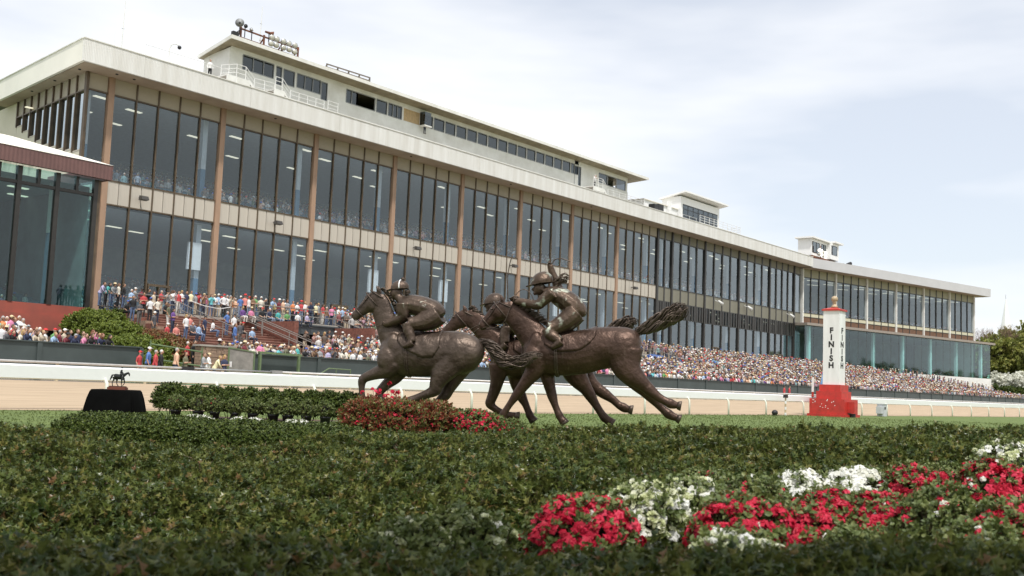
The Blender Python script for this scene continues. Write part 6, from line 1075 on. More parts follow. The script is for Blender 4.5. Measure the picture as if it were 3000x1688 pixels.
mHolly = leafmat('holly_leaf', [(0.0, (.020, .036, .008)), (.4, (.045, .068, .013)), (.7, (.085, .105, .020)), (.92, (.14, .13, .03)), (1.0, (.13, .065, .028))], .30, .10, .22, (.13, .15, .04))
mBox = leafmat('box_leaf', [(0, (.036, .058, .012)), (.5, (.065, .094, .019)), (1.0, (.115, .142, .03))], .4, .15, .25)
mAzL = leafmat('azalea_leaf', [(0, (.07, .10, .025)), (.5, (.12, .16, .04)), (1.0, (.18, .20, .06))], .5, .25)
mAzR = leafmat('azalea_red_leaf', [(0, (.22, .05, .03)), (.35, (.26, .075, .035)), (.6, (.15, .13, .04)), (1, (.17, .19, .05))], .5, .25)
mFR = leafmat('petal_red', [(0, (.46, .008, .03)), (.6, (.62, .015, .055)), (1, (.72, .04, .10))], .55, .3)
mFW = leafmat('petal_white', [(0, (.70, .70, .55)), (.4, (.80, .80, .74)), (1, (.86, .86, .83))], .55, .3)
mFB = leafmat('petal_cream_bud', [(0, (.62, .66, .36)), (.6, (.76, .78, .54)), (1, (.82, .82, .70))], .55, .3)
mSpr = leafmat('spring_leaf', [(0, (.14, .17, .035)), (.5, (.23, .25, .055)), (1, (.33, .32, .08))], .5, .3)
mBright = leafmat('bright_leaf', [(0, (.10, .14, .02)), (.5, (.16, .21, .03)), (1, (.23, .27, .05))], .5, .3)
mNan = leafmat('nandina_leaf', [(0, (.17, .06, .025)), (.5, (.27, .11, .045)), (.8, (.17, .14, .04)), (1, (.13, .16, .04))], .5, .2)
mDog = leafmat('dogwood_flower', [(0, (.66, .66, .56)), (1, (.80, .80, .73))], .6, .3)
mTwig = leafmat('bare_twig', [(0, (.16, .10, .075)), (1, (.26, .17, .12))], .8, 0)
mStem = mat('plant_stem', (.10, .065, .04), .9, var=.3, scale=12); mBark = mat('bark', (.13, .10, .075), .95, var=.35, scale=5, bump=.6)
def leafgeo(L_, W_, shape, fold=.35, curl=.25):
    if shape == 'holly': e = [(0, .0), (.12, .07), (.24, .55), (.38, .12), (.60, .57), (.74, .10), (1.15, 0)]
    elif shape == 'oval': e = [(0, 0), (.3, .36), (.62, .42), (1, 0)]
    else: e = [(0, 0), (.4, .24), (1, 0)]
    v = []; f = []
    mid = [(0, y*L_, -curl*L_*y*y) for y, _ in e]; n = len(e); v += mid
    for s in (-1, 1):
        b0 = len(v); v += [(s*x*W_*2, y*L_, -curl*L_*y*y+fold*x*W_*(1.6 if x > .4 else 1)) for y, x in e[1:-1]]
        for i in range(n-1):
            a, b = i, i+1
            l = [a, b]
            if b <= n-2: l.append(b0+b-1)
            if a >= 1: l.append(b0+a-1)
            f.append(tuple(l) if s < 0 else tuple(reversed(l)))
    return v, f
def sprig(name, M, n, L_, W_, shape, seed, height, spread=(35, 75), stem=True, fold=.35, curl=.25, tips=None):
    r = random.Random(seed); mb = MB(); lv = []
    for i in range(n):
        v, f = leafgeo(L_*r.uniform(.75, 1.15), W_*r.uniform(.85, 1.1), shape, fold, curl); z = height*(i+.6)/n; az = i*2.4+r.uniform(-.4, .4); tilt = rad(r.uniform(*spread))*(1-.45*i/n)
        R = Matrix.Rotation(az, 3, 'Z') @ Matrix.Rotation(math.pi/2-tilt, 3, 'X') @ Matrix.Rotation(r.uniform(-.5, .5), 3, 'Y'); mb.add([R @ Vector(p)+Vector((0, 0, z)) for p in v], f); q = r.uniform(0, .42); lv += [q]*len(f)
    if stem: k = len(mb.f); mb.tube([(0, 0, -height*.8), (0, 0, height)], [height*.035+.0012, .001], 4, 1); lv += [0]*(len(mb.f)-k)
    me = mb.mesh(name, [M, mStem]); a = me.attributes.new('lv', 'FLOAT', 'FACE'); a.data.foreach_set('value', lv); return me
def flower(name, M, n, R_, seed, closed=.0):
    r = random.Random(seed); mb = MB(); lv = []
    for j in range(n):
        ax = Vector((r.uniform(-1, 1), r.uniform(-1, 1), r.uniform(.3, 1.3))).normalized(); c = ax*R_*(.75 if n > 1 else 0); q = ax.to_track_quat('Z', 'Y').to_matrix(); v0 = r.uniform(0, .5)
        for k in range(5):
            a = k*1.2566+r.uniform(-.12, .12); op = 1-closed; v, f = leafgeo(R_*1.05, R_*.52, 'oval', -.15, .35*op); Rm = q @ Matrix.Rotation(a, 3, 'Z') @ Matrix.Rotation(rad(70-48*op), 3, 'X'); mb.add([Rm @ Vector(p)+c for p in v], f); lv += [v0+r.uniform(0, .1)]*len(f)
    me = mb.mesh(name, M); at_ = me.attributes.new('lv', 'FLOAT', 'FACE'); at_.data.foreach_set('value', lv); return me
PROTO = {}
def protos(key, makers, parent, loc):                     # a few real sprigs inside the first plant, reused through all the others
    if key in PROTO: return PROTO[key]
    obs = []
    for i, me in enumerate(makers()):
        o = put('sprig', me, parent, (loc[0]+.05*i, loc[1], loc[2])); obs.append(o)
    PROTO[key] = coll_of(obs, key); return PROTO[key]
SPR = {'holly': lambda: [sprig('holly_sprig', mHolly, 10, .050, .0165, 'holly', s, .075, (5, 85), fold=.75, curl=.4) for s in (1, 2, 3, 4)], 'hollyfar': lambda: [sprig('holly_sprig', mHolly, 7, .066, .038, 'holly', s, .08, (20, 75)) for s in (11, 12, 13)],
       'box': lambda: [sprig('box_sprig', mBox, 16, .040, .020, 'oval', s, .13, (30, 80)) for s in (21, 22, 23)], 'azl': lambda: [sprig('azalea_sprig', mAzL, 9, .032, .012, 'oval', s, .05, (20, 80)) for s in (31, 32)], 'azr': lambda: [sprig('azalea_sprig', mAzR, 12, .045, .016, 'oval', s, .11, (15, 70)) for s in (33, 34)],
       'fr': lambda: [flower('azalea_bloom', mFR, 4, .026, s) for s in (41, 42, 43)], 'fw': lambda: [flower('azalea_bloom', mFW, 4, .030, s) for s in (44, 45)], 'fb': lambda: [flower('azalea_bud', mFB, 4, .022, s, .75) for s in (46, 47)],
       'spr': lambda: [sprig('leaf_spray', mSpr, 14, .42, .19, 'oval', s, .8, (20, 85)) for s in (51, 52)], 'bright': lambda: [sprig('leaf_spray', mBright, 16, .10, .045, 'oval', s, .22, (20, 80)) for s in (53, 54)], 'nan': lambda: [sprig('leaf_spray', mNan, 18, .10, .03, 'oval', s, .25, (20, 80)) for s in (55, 56)],
       'dog': lambda: [sprig('blossom_spray', mDog, 12, .45, .26, 'oval', s, .5, (50, 95)) for s in (57, 58)], 'twig': lambda: [sprig('twig_spray', mTwig, 16, 1.5, .035, 'lance', s, 1.0, (10, 60)) for s in (59, 60)], 'dk': lambda: [sprig('leaf_spray', mBox, 16, .36, .17, 'oval', s, .6, (20, 85)) for s in (61, 62)]}
def unit(v): return v/np.maximum(1e-6, np.linalg.norm(v, axis=1, keepdims=True))
def jit(n, base, amt): return unit(np.asarray(base)+rng.normal(0, amt, (n, 3)))
def field(x, y, s, sc=1.0): return (np.sin(x*2.1*sc+s)*np.cos(y*1.7*sc+1.3*s)+.6*np.sin(x*4.3*sc+y*3.1*sc+2*s)+.4*np.sin(x*7.9*sc-y*6.7*sc+s*3))/2
def grid_core(fn, d0, d1, l0, l1, nd, nl, name, M, parent):
    v = []; b = MB()
    for i in range(nd+1):
        for j in range(nl+1): l = l0+(l1-l0)*j/nl; dd0, dd1 = d0(l), d1(l); d = dd0+(dd1-dd0)*i/nd; x, y = GP(d, l); v.append((x, y, fn(d, l) if 0 < i < nd else 0.0))
    b.add(v, [(i*(nl+1)+j, i*(nl+1)+j+1, (i+1)*(nl+1)+j+1, (i+1)*(nl+1)+j) for i in range(nd) for j in range(nl)]); return b.build(name, M, parent)
mCore = mat('hedge_core', (.018, .020, .010), 1.0, var=.4, scale=14)  # solid near-black core, blocks light and stands in for shade between leaves
# ---- big holly bank
hb = thing('holly_hedge', 'broad spiny holly hedge spread across the middle foreground', 'hedge', (*GP(10, 0), 0))
def hb_f(l): return np.interp(l, (-3, -1, 0, 1.5, 4, 6), (5.6, 5.7, 6.3, 7.3, 8.6, 9.2))
def hb_b(l): return np.interp(l, (-8, -6.2, -5.0, -4.55, -4.3, -3.2, -2.1, -1.6, 0, 4, 8), (13.6, 13.4, 13.0, 12.4, 11.6, 11.2, 12.4, 14.0, 14.6, 15, 15))
def hb_z(d, l): px = l/np.maximum(d, 1)*3060+1500; return np.interp(px, (0, 700, 1050, 1500, 2000, 2700, 3000), (.31, .28, .36, .42, .50, .655, .68))+.11*field(d*.8, l*.6, 1.0)+.05*field(d*2.3, l*2.3, 4.0)-.03
n = 84000; px = rng.uniform(-120, 3120, n); lo = hb_f((px-1500)/3060*7.5); u = rng.random(n); dn = lo-.1; df = 15.0; d = np.sqrt(dn**2+(df**2-dn**2)*u**1.22); l = (px-1500)/3060*d; k = (d < hb_b(l)) & (d > hb_f(l)); d, l = d[k], l[k]; n = len(d)
xy = fh[:2]*d[:, None]+r0[:2]*l[:, None]; z = hb_z(d, l)+.02-rng.random(n)**1.4*.17; edge = np.clip((hb_b(l)-d)/.35, 0, 1); z -= (1-edge)**2*.18; ef = np.clip((d-hb_f(l))/.5, 0, 1); z -= (1-ef)**2*.16; z += (rng.random(n) < .05)*rng.random(n)*.06
P1 = np.column_stack([xy, z]); Nr1 = jit(n, (0, 0, 1), .8); S1 = np.interp(d, (5, 9, 15), (1.0, 1.12, 1.35))*rng.uniform(.8, 1.15, n)
m_ = 9000; l2 = rng.uniform(-3.4, 5.2, m_); d2 = hb_f(l2)+rng.normal(0, .07, m_)+.1; z2 = (.35+.65*rng.random(m_)**.6)*(hb_z(d2, l2)-.06); xy2 = fh[:2]*d2[:, None]+r0[:2]*l2[:, None]; Nr2 = jit(m_, -fh*.8+np.array((0, 0, .5)), .5); P2 = np.column_stack([xy2, z2])
cH = protos('holly', SPR['holly'], hb, (*GP(8, 0), .3)); scatter('foliage', cH, np.concatenate([P1, P2]), np.concatenate([Nr1, Nr2]), np.concatenate([S1, rng.uniform(.8, 1.1, m_)]), hb)
grid_core(lambda d, l: float(hb_z(d, l))-.15, lambda l: float(hb_f(l))+.25, lambda l: float(hb_b(l))-.25, -7.2, 7.4, 26, 60, 'shade_core', mCore, hb)
# ---- near holly hedge at the photographer's feet
hn = thing('holly_hedge', 'nearest holly hedge, out of focus along the bottom edge', 'hedge', (*GP(3.4, 0), 0))
def hn_z(d, l): px = l/np.maximum(d, 1)*3060+1500; return np.interp(px, (0, 500, 1100, 1700, 2200, 2600, 3000), (.42, .42, .44, .45, .47, .53, .53))+.05*field(d*1.6, l*1.6, 2.2)-.10*np.clip((d-3.7)/.4, 0, 1)**2
n = 15000; d = rng.uniform(2.3, 4.15, n); l = rng.uniform(-.62, .62, n)*d; xy = fh[:2]*d[:, None]+r0[:2]*l[:, None]; z = hn_z(d, l)-rng.random(n)**2*.12+(rng.random(n) < .04)*rng.random(n)*.07
scatter('foliage', cH, np.column_stack([xy, z]), jit(n, (0, 0, 1), .55), rng.uniform(.85, 1.2, n), hn); grid_core(lambda d, l: float(hn_z(d, l))-.16, lambda l: 2.2, lambda l: 4.1, -2.7, 2.7, 10, 24, 'shade_core', mCore, hn)
# ---- low clipped hedge in front of the pots
def strip_hedge(name, label, a, c, w_, h_, n, key, sc=1.0, seed=1.0, grp=None, M=mCore):
    a = np.array(a); c = np.array(c); t = thing(name, label, 'hedge', (*((a+c)/2), 0), grp); u = (c-a)/np.linalg.norm(c-a); q = np.array((-u[1], u[0])); L_ = np.linalg.norm(c-a); cc = protos(key, SPR[key], t, (*((a+c)/2), h_*.4))
    s = rng.random(n)*L_; ph = rng.random(n)*math.pi; ww = np.cos(ph); hh = np.sin(ph)**.5; hz = h_*(1+.10*field(s, s*.3, seed)+.05*field(s*3, s, seed+2)); pos = a+u*s[:, None]+q*(ww*w_/2)[:, None]; z = np.maximum(.03, hz*hh-rng.random(n)**2*.05); endf = np.minimum(1, np.minimum(s, L_-s)/.2+.5); nr = np.column_stack([q[0]*ww, q[1]*ww, hh*.9]); scatter('foliage', cc, np.column_stack([pos, z*endf]), jit(n, nr, .45), rng.uniform(.8, 1.2, n)*sc, t)
    v = []
    for i in range(25):
        for k in range(7): an_ = math.pi*k/6; p = a+u*(L_*(i/24)*.97+L_*.015)+q*(math.cos(an_)*(w_/2-.06)); v.append((p[0], p[1], max(0, (h_*.86-.03)*math.sin(an_)**.5)))
    b = MB(); b.add(v, [(i*7+k, i*7+k+1, (i+1)*7+k+1, (i+1)*7+k) for i in range(24) for k in range(6)]); b.build('shade_core', M, t); return t
def D2(px, d): p = UD(px, 1100, d); return (p[0], p[1])
def Lx(px, d): return GP(d, (px-1500)/3060*d)
strip_hedge('clipped_hedge', 'low clipped green hedge in front of the black table and pots', Lx(245, 17.2), Lx(1075, 15.6), 1.1, .34, 9000, 'box', .75, 2.0)
# ---- shrubs behind the pots
rs_ = random.Random(4)
def bush(name, label, x, y, rx, rz, n, key, sc=1.0, zc=None, grp=None, cat='shrub', fl=None, nf=0, fs=1.0, base=0.0, ry=None, core=mCore, squash=.75, low=-.5):
    t = thing(name, label, cat, (x, y, base), grp); zc = rz if zc is None else zc; ry = ry or rx; cc = protos(key, SPR[key], t, (x, y, base+zc*.8)); dr = unit(rng.normal(0, 1, (n, 3))); dr[:, 2] = np.where(dr[:, 2] < low, -dr[:, 2], dr[:, 2]); lump = 1+.16*field(dr[:, 0]*2.2+x, dr[:, 1]*2.2+dr[:, 2]*2, x+y); rr = (1-rng.random(n)**2*.32)*lump
    P_ = np.column_stack([x+dr[:, 0]*rx*rr, y+dr[:, 1]*ry*rr, np.maximum(base+.02, base+zc+dr[:, 2]*rz*rr)]); scatter('foliage', cc, P_, jit(n, dr*np.array((1, 1, squash))+np.array((0, 0, .35)), .45), rng.uniform(.75, 1.2, n)*sc, t)
    b = MB(); b.ball((x, y, base+zc), (rx*.66, ry*.66, rz*.66), 12, 8); b.build('shade_core', core, t)
    b = MB()
    for i in range(5): a = 1.26*i; b.tube([(x+.03*math.cos(a), y+.03*math.sin(a), base-.02), (x+rx*.5*math.cos(a), y+ry*.5*math.sin(a), base+zc)], [max(.008, rx*.03), max(.004, rx*.012)], 5)
    b.build('stems', mStem, t)
    for key2, cnt_, sc2, bias in (fl or []):
        c2 = protos(key2, SPR[key2], t, (x+.05, y, base+zc)); dr = unit(rng.normal(0, 1, (cnt_*3, 3))+np.array((-fh[0]*.5, -fh[1]*.5, .7))); msk = field(dr[:, 0]*3.5+x*3, dr[:, 1]*3.5+dr[:, 2]*3+y, bias) > -.05; dr = dr[msk][:cnt_]; k_ = len(dr); lump = 1.03+.16*field(dr[:, 0]*2.2+x, dr[:, 1]*2.2+dr[:, 2]*2, x+y)
        scatter('blossom', c2, np.column_stack([x+dr[:, 0]*rx*lump, y+dr[:, 1]*ry*lump, np.maximum(base+.02, base+zc+dr[:, 2]*rz*lump)]), jit(k_, dr+np.array((0, 0, .4)), .35), rng.uniform(.8, 1.2, k_)*sc2, t)
    return t
WO = ['first', 'second', 'third', 'fourth', 'fifth', 'sixth', 'seventh', 'eighth', 'ninth', 'tenth', 'eleventh', 'twelfth']
for i, px in enumerate((512, 590, 640, 690, 750, 810, 870, 930, 985, 1040)):
    x, y = Lx(px+(10 if i == 0 else 0), 26.5-.12*i); bush('trimmed_shrub', 'rounded dark green shrub behind the black pots, %s from left' % WO[i], x, y, .36 if i == 0 else .33, .34 if i == 0 else .30, 900, 'box', 1.0, .42 if i == 0 else .40, 'trimmed shrubs behind the pots')
potm = MB().lathe((0, 0, 0), [(.095, 0), (.12, .2), (.13, .2), (.13, .24), (.115, .24), (.11, .2)], 14).mesh('pot', mBlack, True); soilm = MB().lathe((0, 0, .2), [(.105, 0), (.105, .012)], 12).mesh('soil', mSoil)
for i, px in enumerate((537, 603, 650, 711, 762, 821, 862, 917, 972)):
    x, y = Lx(px, 25.2-.1*i); tp_ = bush('potted_azalea', 'small azalea in a black nursery pot, %s from left' % WO[i], x, y, .17, .16, 160, 'azl', 1.3, .40, 'azaleas in black nursery pots', 'potted plant', [('fr', 6, .6, 2.0)] if i in (0, 2) else None, low=-.9)
    for nm_, me in (('pot', potm), ('soil', soilm)): put(nm_, me, tp_, (x, y, 0))
for i, (px, dd) in enumerate(((590, 24.3), (625, 24.3), (722, 24.0), (772, 23.9), (872, 23.6), (902, 23.6))):
    x, y = Lx(px, dd); bush('white_flower_clump', 'clump of small white flowers in front of the pots, %s from left' % WO[i], x, y, .19, .09, 60, 'azl', .9, .07, 'white flower clumps by the pots', 'flowers', [('fw', 46, .75, 1.0)])
x, y = Lx(478, 25.0); bush('purple_pansies', 'tiny clump of purple pansies on the bare soil left of the shrubs', x, y, .12, .06, 40, 'azl', .8, .06, None, 'flowers')
b = MB(); q = [Lx(470, 24.9), Lx(1060, 23.2), Lx(1060, 27.6), Lx(470, 27.6)]; b.add([(*p, .010+gz(*p)) for p in q], [(0, 1, 2, 3)]); struct(b.build('flower_bed_soil', mSoil))
# ---- azaleas round the statue
for i, (px, dd, rx, rz, key, fl) in enumerate(((1090, 21.6, .45, .36, 'azr', [('fr', 150, .8, 1.0)]), (1180, 21.3, .50, .36, 'azr', [('fr', 150, .8, 2.0)]), (1285, 22.6, .48, .34, 'azr', [('fr', 150, .8, 3.0)]), (1345, 23.2, .42, .28, 'azl', [('fr', 60, .9, 1.6)]), (1405, 22.4, .40, .30, 'azl', [('fr', 260, 1.1, 4.0)]), (1455, 22.6, .32, .24, 'azl', [('fr', 160, 1.1, 5.0)]), (1240, 25.5, .45, .38, 'azl', [('fr', 60, 1.0, 2.6)]), (1515, 23.5, .28, .18, 'azl', [('fr', 50, 1.0, 1.1)]))):
    x, y = Lx(px, dd); bush('red_azalea', 'red flowering azalea at the feet of the statues, %s from left' % WO[[0, 1, 3, 4, 5, 6, 2, 7][i]], x, y, rx, rz, 900, key, 1.2, rz*.85, 'red azaleas by the statues', 'azalea', fl)
t = thing('tall_red_azalea', 'spindly azalea with tall red blooms under the leading horse', 'azalea', (*Lx(1130, 22.6), .1)); sb_ = MB(); fp_ = []
for (px, py) in ((1092, 1140), (1101, 1148), (1112, 1152), (1128, 1160), (1140, 1126), (1150, 1148), (1163, 1151), (1140, 1170), (1120, 1178), (1170, 1176), (1060, 1150), (1156, 1160)):
    p = UD(px, py, 22.3); x0_, y0_ = Lx(1130, 22.6); sb_.tube([(x0_+rng.uniform(-.1, .1), y0_, .05), (p[0]*.5+x0_*.5, p[1]*.5+y0_*.5, p[2]*.55), (p[0], p[1], p[2])], [.01, .007, .004], 5); fp_.append(p); fp_.append(p+rng.normal(0, .04, 3))
sb_.build('stems', mStem, t); scatter('blossom', PROTO['fr'], fp_, jit(len(fp_), (0, 0, 1), .4), rng.uniform(1.2, 1.7, len(fp_)), t)
# ---- azalea bank at lower right: (px, top y, distance, half width px, half height m, kind)
AZ = [(1735, 1462, 5.2, 150, .20, 'r', 'red azalea in front, leftmost of the right hand flower bank'), (1905, 1428, 5.7, 110, .19, 'c', 'cream budded azalea beside the leftmost red azalea'), (2040, 1418, 5.9, 100, .19, 'c', 'cream budded azalea second from left in the flower bank'), (2200, 1462, 5.0, 150, .22, 'r', 'red azalea in the centre front of the flower bank'), (2350, 1490, 5.1, 110, .20, 'r', 'red azalea right of the centre one'), (2210, 1408, 6.6, 140, .2, 'g', 'green azalea with few blooms behind the central red one'), (2360, 1392, 7.0, 110, .2, 'w', 'white azalea, left of the two brightest white bushes'), (2520, 1385, 7.2, 150, .22, 'w', 'brilliant white azalea at the back of the flower bank'), (2440, 1448, 6.1, 130, .19, 'r', 'red azalea just below the brilliant white one'), (2570, 1455, 6.0, 110, .2, 'r', 'red azalea below right of the brilliant white one'), (2680, 1375, 7.0, 80, .22, 'r', 'small red azalea right of the brilliant white one'), (2790, 1400, 6.8, 120, .23, 'r', 'red azalea climbing towards the right edge'), (2760, 1450, 5.7, 140, .24, 'g', 'olive green azalea without blooms at lower right'), (2920, 1362, 6.6, 130, .26, 'r', 'tall red azalea at the right edge'), (2960, 1480, 5.0, 110, .2, 'r', 'low red azalea in the right corner'), (2950, 1300, 8.6, 130, .3, 'c', 'cream azalea highest at the right edge'), (2790, 1372, 8.0, 130, .2, 'g', 'pale green azalea behind the red ones at right'), (1395, 1508, 4.9, 110, .16, 'c', 'cream budded azalea alone at the left of the flower bank'), (1240, 1540, 4.7, 80, .13, 'c', 'small cream azalea nearest the middle of the picture'), (2180, 1580, 4.45, 130, .16, 'c', 'cream azalea at the foot of the flower bank'), (2870, 1560, 4.6, 150, .2, 'g', 'bright green azalea in the lower right corner'), (2080, 1385, 7.4, 90, .18, 'g', 'green shoots rising behind the cream azaleas'), (2520, 1560, 4.9, 130, .2, 'g', 'green azalea behind the near hedge at right')]
for (px, ty, dd, hwp, rz, kd, lab) in AZ:
    x, y = Lx(px, dd); ztop = UD(px, ty, dd)[2]; rx = hwp/3060*dd*1.2; zc = max(.1, ztop-rz); few = px < 1450
    fl = {'r': [('fr', 300, .8, px*.01), ('fw', 10, .6, px*.02), ('fr', 90, .7, px*.03)], 'w': [('fw', 300, .95, px*.01)], 'c': [('fb', 30 if few else 150, 1.0, px*.01), ('fw', 8 if few else 60, .9, px*.013)], 'g': [('fr', 22, .7, px*.01), ('fw', 10, .6, px*.02)]}[kd]
    bush('azalea', lab, x, y, rx, rz, 700 if kd == 'g' else 520, 'azl', .95, zc, 'azaleas in the foreground flower bank', 'azalea', fl, low=-.7, ry=max(rx*.75, .2))
# ---- shrubs between the annex and the terrace
for (px, py, Y, rx, rz, key, lab) in ((290, 925, 62, 1.9, 1.0, 'bright', 'bright green domed shrub beside the annex base'), (345, 955, 58, 1.7, .9, 'bright', 'fresh green shrub below the brick steps'), (395, 995, 56, 1.5, .95, 'bright', 'green shrub in the middle of the planted bank'), (440, 975, 57, 1.7, .8, 'nan', 'rust red shrub above the green one'), (450, 1015, 54, 1.6, 1.0, 'bright', 'green shrub right of the middle of the planted bank'), (505, 1010, 54, 1.5, 1.05, 'nan', 'dark red shrub next to the side steps'), (355, 1050, 51.6, 1.5, .95, 'bright', 'olive green shrub beside the end of the left crowd wall'), (410, 1040, 52.6, 1.3, .9, 'bright', 'leafy green shrub low in the planted bank'), (485, 1055, 52, .9, .5, 'bright', 'small green shrub behind the peach shirt'), (60, 960, 55, 1.0, .5, 'nan', 'brownish shrub behind the left crowd')):
    p = UY(px, py, Y); zc = p[2]-.1; bush('garden_shrub', lab, p[0], p[1], rx, rz, 1500, key, 1.15, max(.3, zc-1.25), 'shrubs between the annex and the terrace', 'shrub', base=.5)
b = MB(); b.add([(31.4, 50.2, .52), (38.0, 50.2, .52), (40.1, 66.5, 3.6), (33, 68, 3.0)], [(0, 1, 2, 3)]); struct(b.build('planted_bank', mSoil))
t = thing('ivy', 'dark ivy hanging over the brick wall beside the annex', 'ivy', (41, 66.8, 4)); n = 1500; iv = np.column_stack([rng.uniform(39.2, 41.0, n), rng.uniform(66.45, 66.9, n), 0*rng.random(n)]); iv[:, 2] = DECK-.2-rng.random(n)**1.5*np.where(np.abs(iv[:, 0]-40.6) < .4, 3.0, 1.6); scatter('foliage', PROTO['box'], iv, jit(n, (0, -1, .3), .4), rng.uniform(.9, 1.6, n), t)
# ---- far trees at the right
def tree(name, label, px, D, h, r, key, n, sc, seed, trunk=.3, cone=.5, grp='trees beyond the far wing'):
    q = random.Random(seed); x, y = Lx(px, D); t = thing(name, label, 'tree', (x, y, 0), grp); b = MB(); b.tube([(x, y, -.2), (x+.1*h*q.uniform(-.3, .3), y, h*.3), (x, y, h*.75)], [trunk, trunk*.7, trunk*.2], 8); tips = []
    for i in range(16):
        a = i*2.4; z0_ = h*(.2+.5*i/16); e = (x+math.cos(a)*r*q.uniform(.5, .9), y+math.sin(a)*r*q.uniform(.5, .9), z0_+h*q.uniform(.15, .3)); b.tube([(x, y, z0_), ((x+e[0])/2, (y+e[1])/2, z0_+h*.1), e], [trunk*.35, trunk*.22, trunk*.08], 5); tips.append(e)
    b.build('trunk', mBark, t, True); cc = protos(key, SPR[key], t, (x, y, h*.6)); C_ = [(x+q.uniform(-1, 1)*r*.75, y+q.uniform(-1, 1)*r*.75, h*q.uniform(cone-.25, .92)) for _ in range(14)]+tips; P_ = []
    for c in C_: k_ = n//len(C_); dr = unit(rng.normal(0, 1, (k_, 3))); P_.append(np.array(c)+dr*(r*.36)*rng.random((k_, 1))**.4*np.array((1, 1, .8)))
    P_ = np.concatenate(P_); P_[:, 2] = np.clip(P_[:, 2], .3, h); scatter('crown', cc, P_, jit(len(P_), unit(P_-np.array((x, y, h*.45))), .5), rng.uniform(.7, 1.25, len(P_))*sc, t); return t
tree('bare_tree', 'bare brown tree just budding beyond the far wing', 2905, 275, 20.5, 6.5, 'twig', 1500, .9, 1, .45, .6)
tree('spring_tree', 'olive green spring tree close to the wing end', 2895, 268, 17.5, 6.5, 'spr', 3200, 1.3, 2); tree('spring_tree', 'yellowish spring tree in front of the steeple', 2958, 280, 19.5, 6.0, 'spr', 2000, 1.2, 3); tree('spring_tree', 'tall light tree at the right edge beside the steeple', 2998, 300, 25.0, 6.5, 'spr', 1700, 1.2, 4, .4, .6); tree('spring_tree', 'lower olive tree at the right edge', 3010, 265, 15.5, 6.5, 'spr', 2200, 1.3, 5)
tree('dogwood', 'white blossoming dogwood at the right edge of the stand', 2962, 252, 8.6, 5.2, 'dog', 1800, .9, 6, .15, .35); tree('dogwood', 'white dogwood half out of frame at the right edge', 3015, 250, 7.0, 4.5, 'dog', 1300, .9, 7, .15, .35)
tree('evergreen_shrub', 'dark evergreen mass below the dogwood', 2905, 250, 5.2, 4.5, 'dk', 1500, 1.0, 8, .15, .3); tree('evergreen_shrub', 'dark evergreen mass at the far right behind the crowd', 2985, 246, 4.6, 6.5, 'dk', 1900, 1.0, 9, .15, .3)
# far belt of woods so the horizon is never bare
n = 5200; a = rng.uniform(-.75, 1.35, n); dist = rng.uniform(520, 640, n); wp = np.column_stack([np.cos(a+rad(2))*dist, np.sin(a+rad(2))*dist, rng.random(n)**.7*(13+5*np.sin(a*23)+3*np.sin(a*61))]); o = scatter('distant_woods', PROTO['spr'], wp, jit(n, (0, 0, 1), .6), rng.uniform(4, 7, n)); tag(o, 'distant belt of olive green woods on the horizon', 'woods', None, 'stuff')
# church steeple
mSt = mat('steeple_white', (.80, .80, .80), .6, var=.03); t = thing('church_steeple', 'white pointed church steeple rising behind the trees', 'steeple', (*Lx(2954, 400), 0)); x, y = Lx(2954, 400)
MB().box(x-3.4, x+3.4, y-3.4, y+3.4, 0, 24.5).build('tower', mSt, t); MB().box(x-3.8, x+3.8, y-3.8, y+3.8, 24.5, 25.1).build('cornice', mSt, t); MB().lathe((x, y, 25.1), [(2.9, 0), (2.9, 3.4), (3.3, 3.4), (3.3, 4.0), (2.3, 4.0), (2.2, 5.2), (1.9, 5.2), (.06, 16.5)], 8).build('spire', mSt, t)
for s in (-1, 1): MB().box(x-3.45, x-3.41, y+s*1.4-.6, y+s*1.4+.6, 17, 22).build('louvre', mGrey, t)
MB().tube([(x, y, 41.5), (x, y, 43.2)], .08, 5).build('finial', mGrey, t)
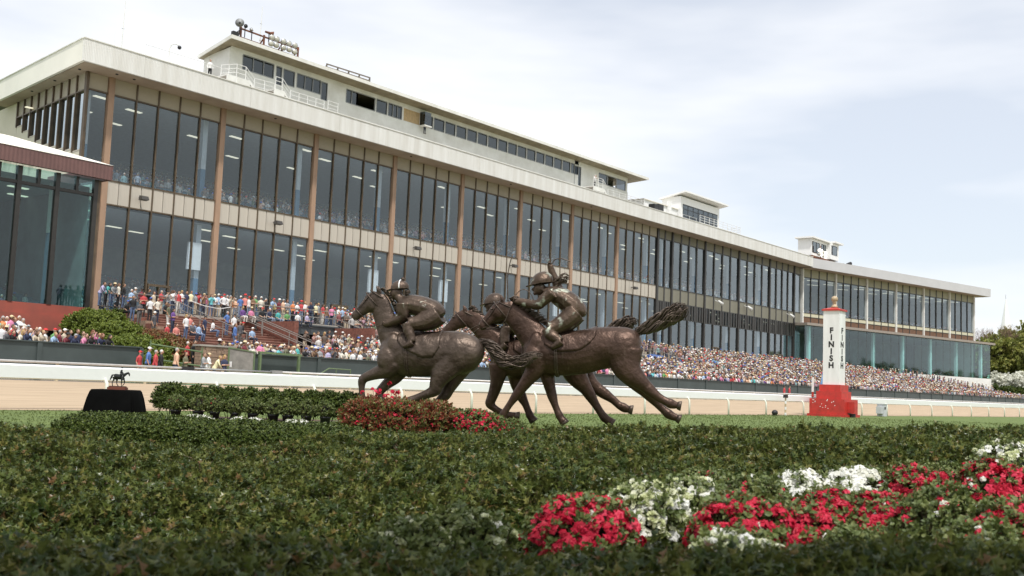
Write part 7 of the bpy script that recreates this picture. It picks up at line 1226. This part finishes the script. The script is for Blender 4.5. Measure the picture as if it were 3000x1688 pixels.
# ---- mown grass blades between the hedge and the rail
mBlade = leafmat('grass_blade', [(0, (.075, .115, .022)), (.5, (.12, .165, .035)), (1, (.19, .21, .06))], .6, .25)
n = 36000; px = rng.uniform(-80, 3080, n); d = 13.5+(62-13.5)*rng.random(n)**1.5; l = (px-1500)/3060*d; xy = fh[:2]*d[:, None]+r0[:2]*l[:, None]; k = np.array([p[1] < railY(p[0])-.05 for p in xy]) & ~((d > 23) & (d < 27.7) & (px > 470) & (px < 1060)); xy = xy[k]; d = d[k]
P_ = np.column_stack([xy, [gz(*p) for p in xy]]); gr = bpy.data.objects.new('infield_grass', None); bpy.data.objects.remove(gr)
gs_ = [put('grass_tuft', sprig('grass_tuft', mBlade, 22, .055, .006, 'lance', q, .012, (5, 60), False), None, (*GP(18+q, 2.0), 0)) for q in (1, 2)]
o = scatter('infield_grass', coll_of(gs_, 'grass_tufts'), P_, jit(len(P_), (0, 0, 1), .12), np.interp(d, (13, 60), (.5, 1.1))*rng.uniform(.7, 1.2, len(P_))); tag(o, 'mown infield grass between the hedges and the white rail', 'grass', None, 'stuff')
for g_ in gs_: par(g_, o)
# ---- unseen tree, added behind the camera to shade the nearest hedge
tx_, ty_ = -3.4, -4.6; t = thing('added_shade_tree', 'unseen leafy tree added behind the viewpoint to shade the nearest hedge', 'tree', (tx_, ty_, 0)); b = MB(); b.tube([(tx_, ty_, -.1), (tx_+.1, ty_, 2.2), (tx_+.3, ty_+.3, 4.6)], [.24, .19, .13], 10); cr_c = []
for i in range(9):
    a = i*.7; e = (-.6+2.6*math.cos(a)*(.5+.06*i), -1.3+2.4*math.sin(a)*(.5+.06*i), 6.0+.3*math.sin(i*2)); b.tube([(tx_+.25, ty_+.2, 3.4+.12*i), ((tx_+e[0])/2, (ty_+e[1])/2, 5.1), e], [.07, .05, .015], 6); cr_c.append(e)
b.build('trunk', mBark, t, True); P_ = np.concatenate([np.array(c)+unit(rng.normal(0, 1, (260, 3)))*rng.random((260, 1))**.4*np.array((1.3, 1.3, .8)) for c in cr_c+[(-.8, -1.6, 6.2), (-1.6, .2, 6.1)]]); scatter('crown', PROTO['dk'], P_, jit(len(P_), (0, 0, 1), .6), rng.uniform(.45, .75, len(P_)), t)
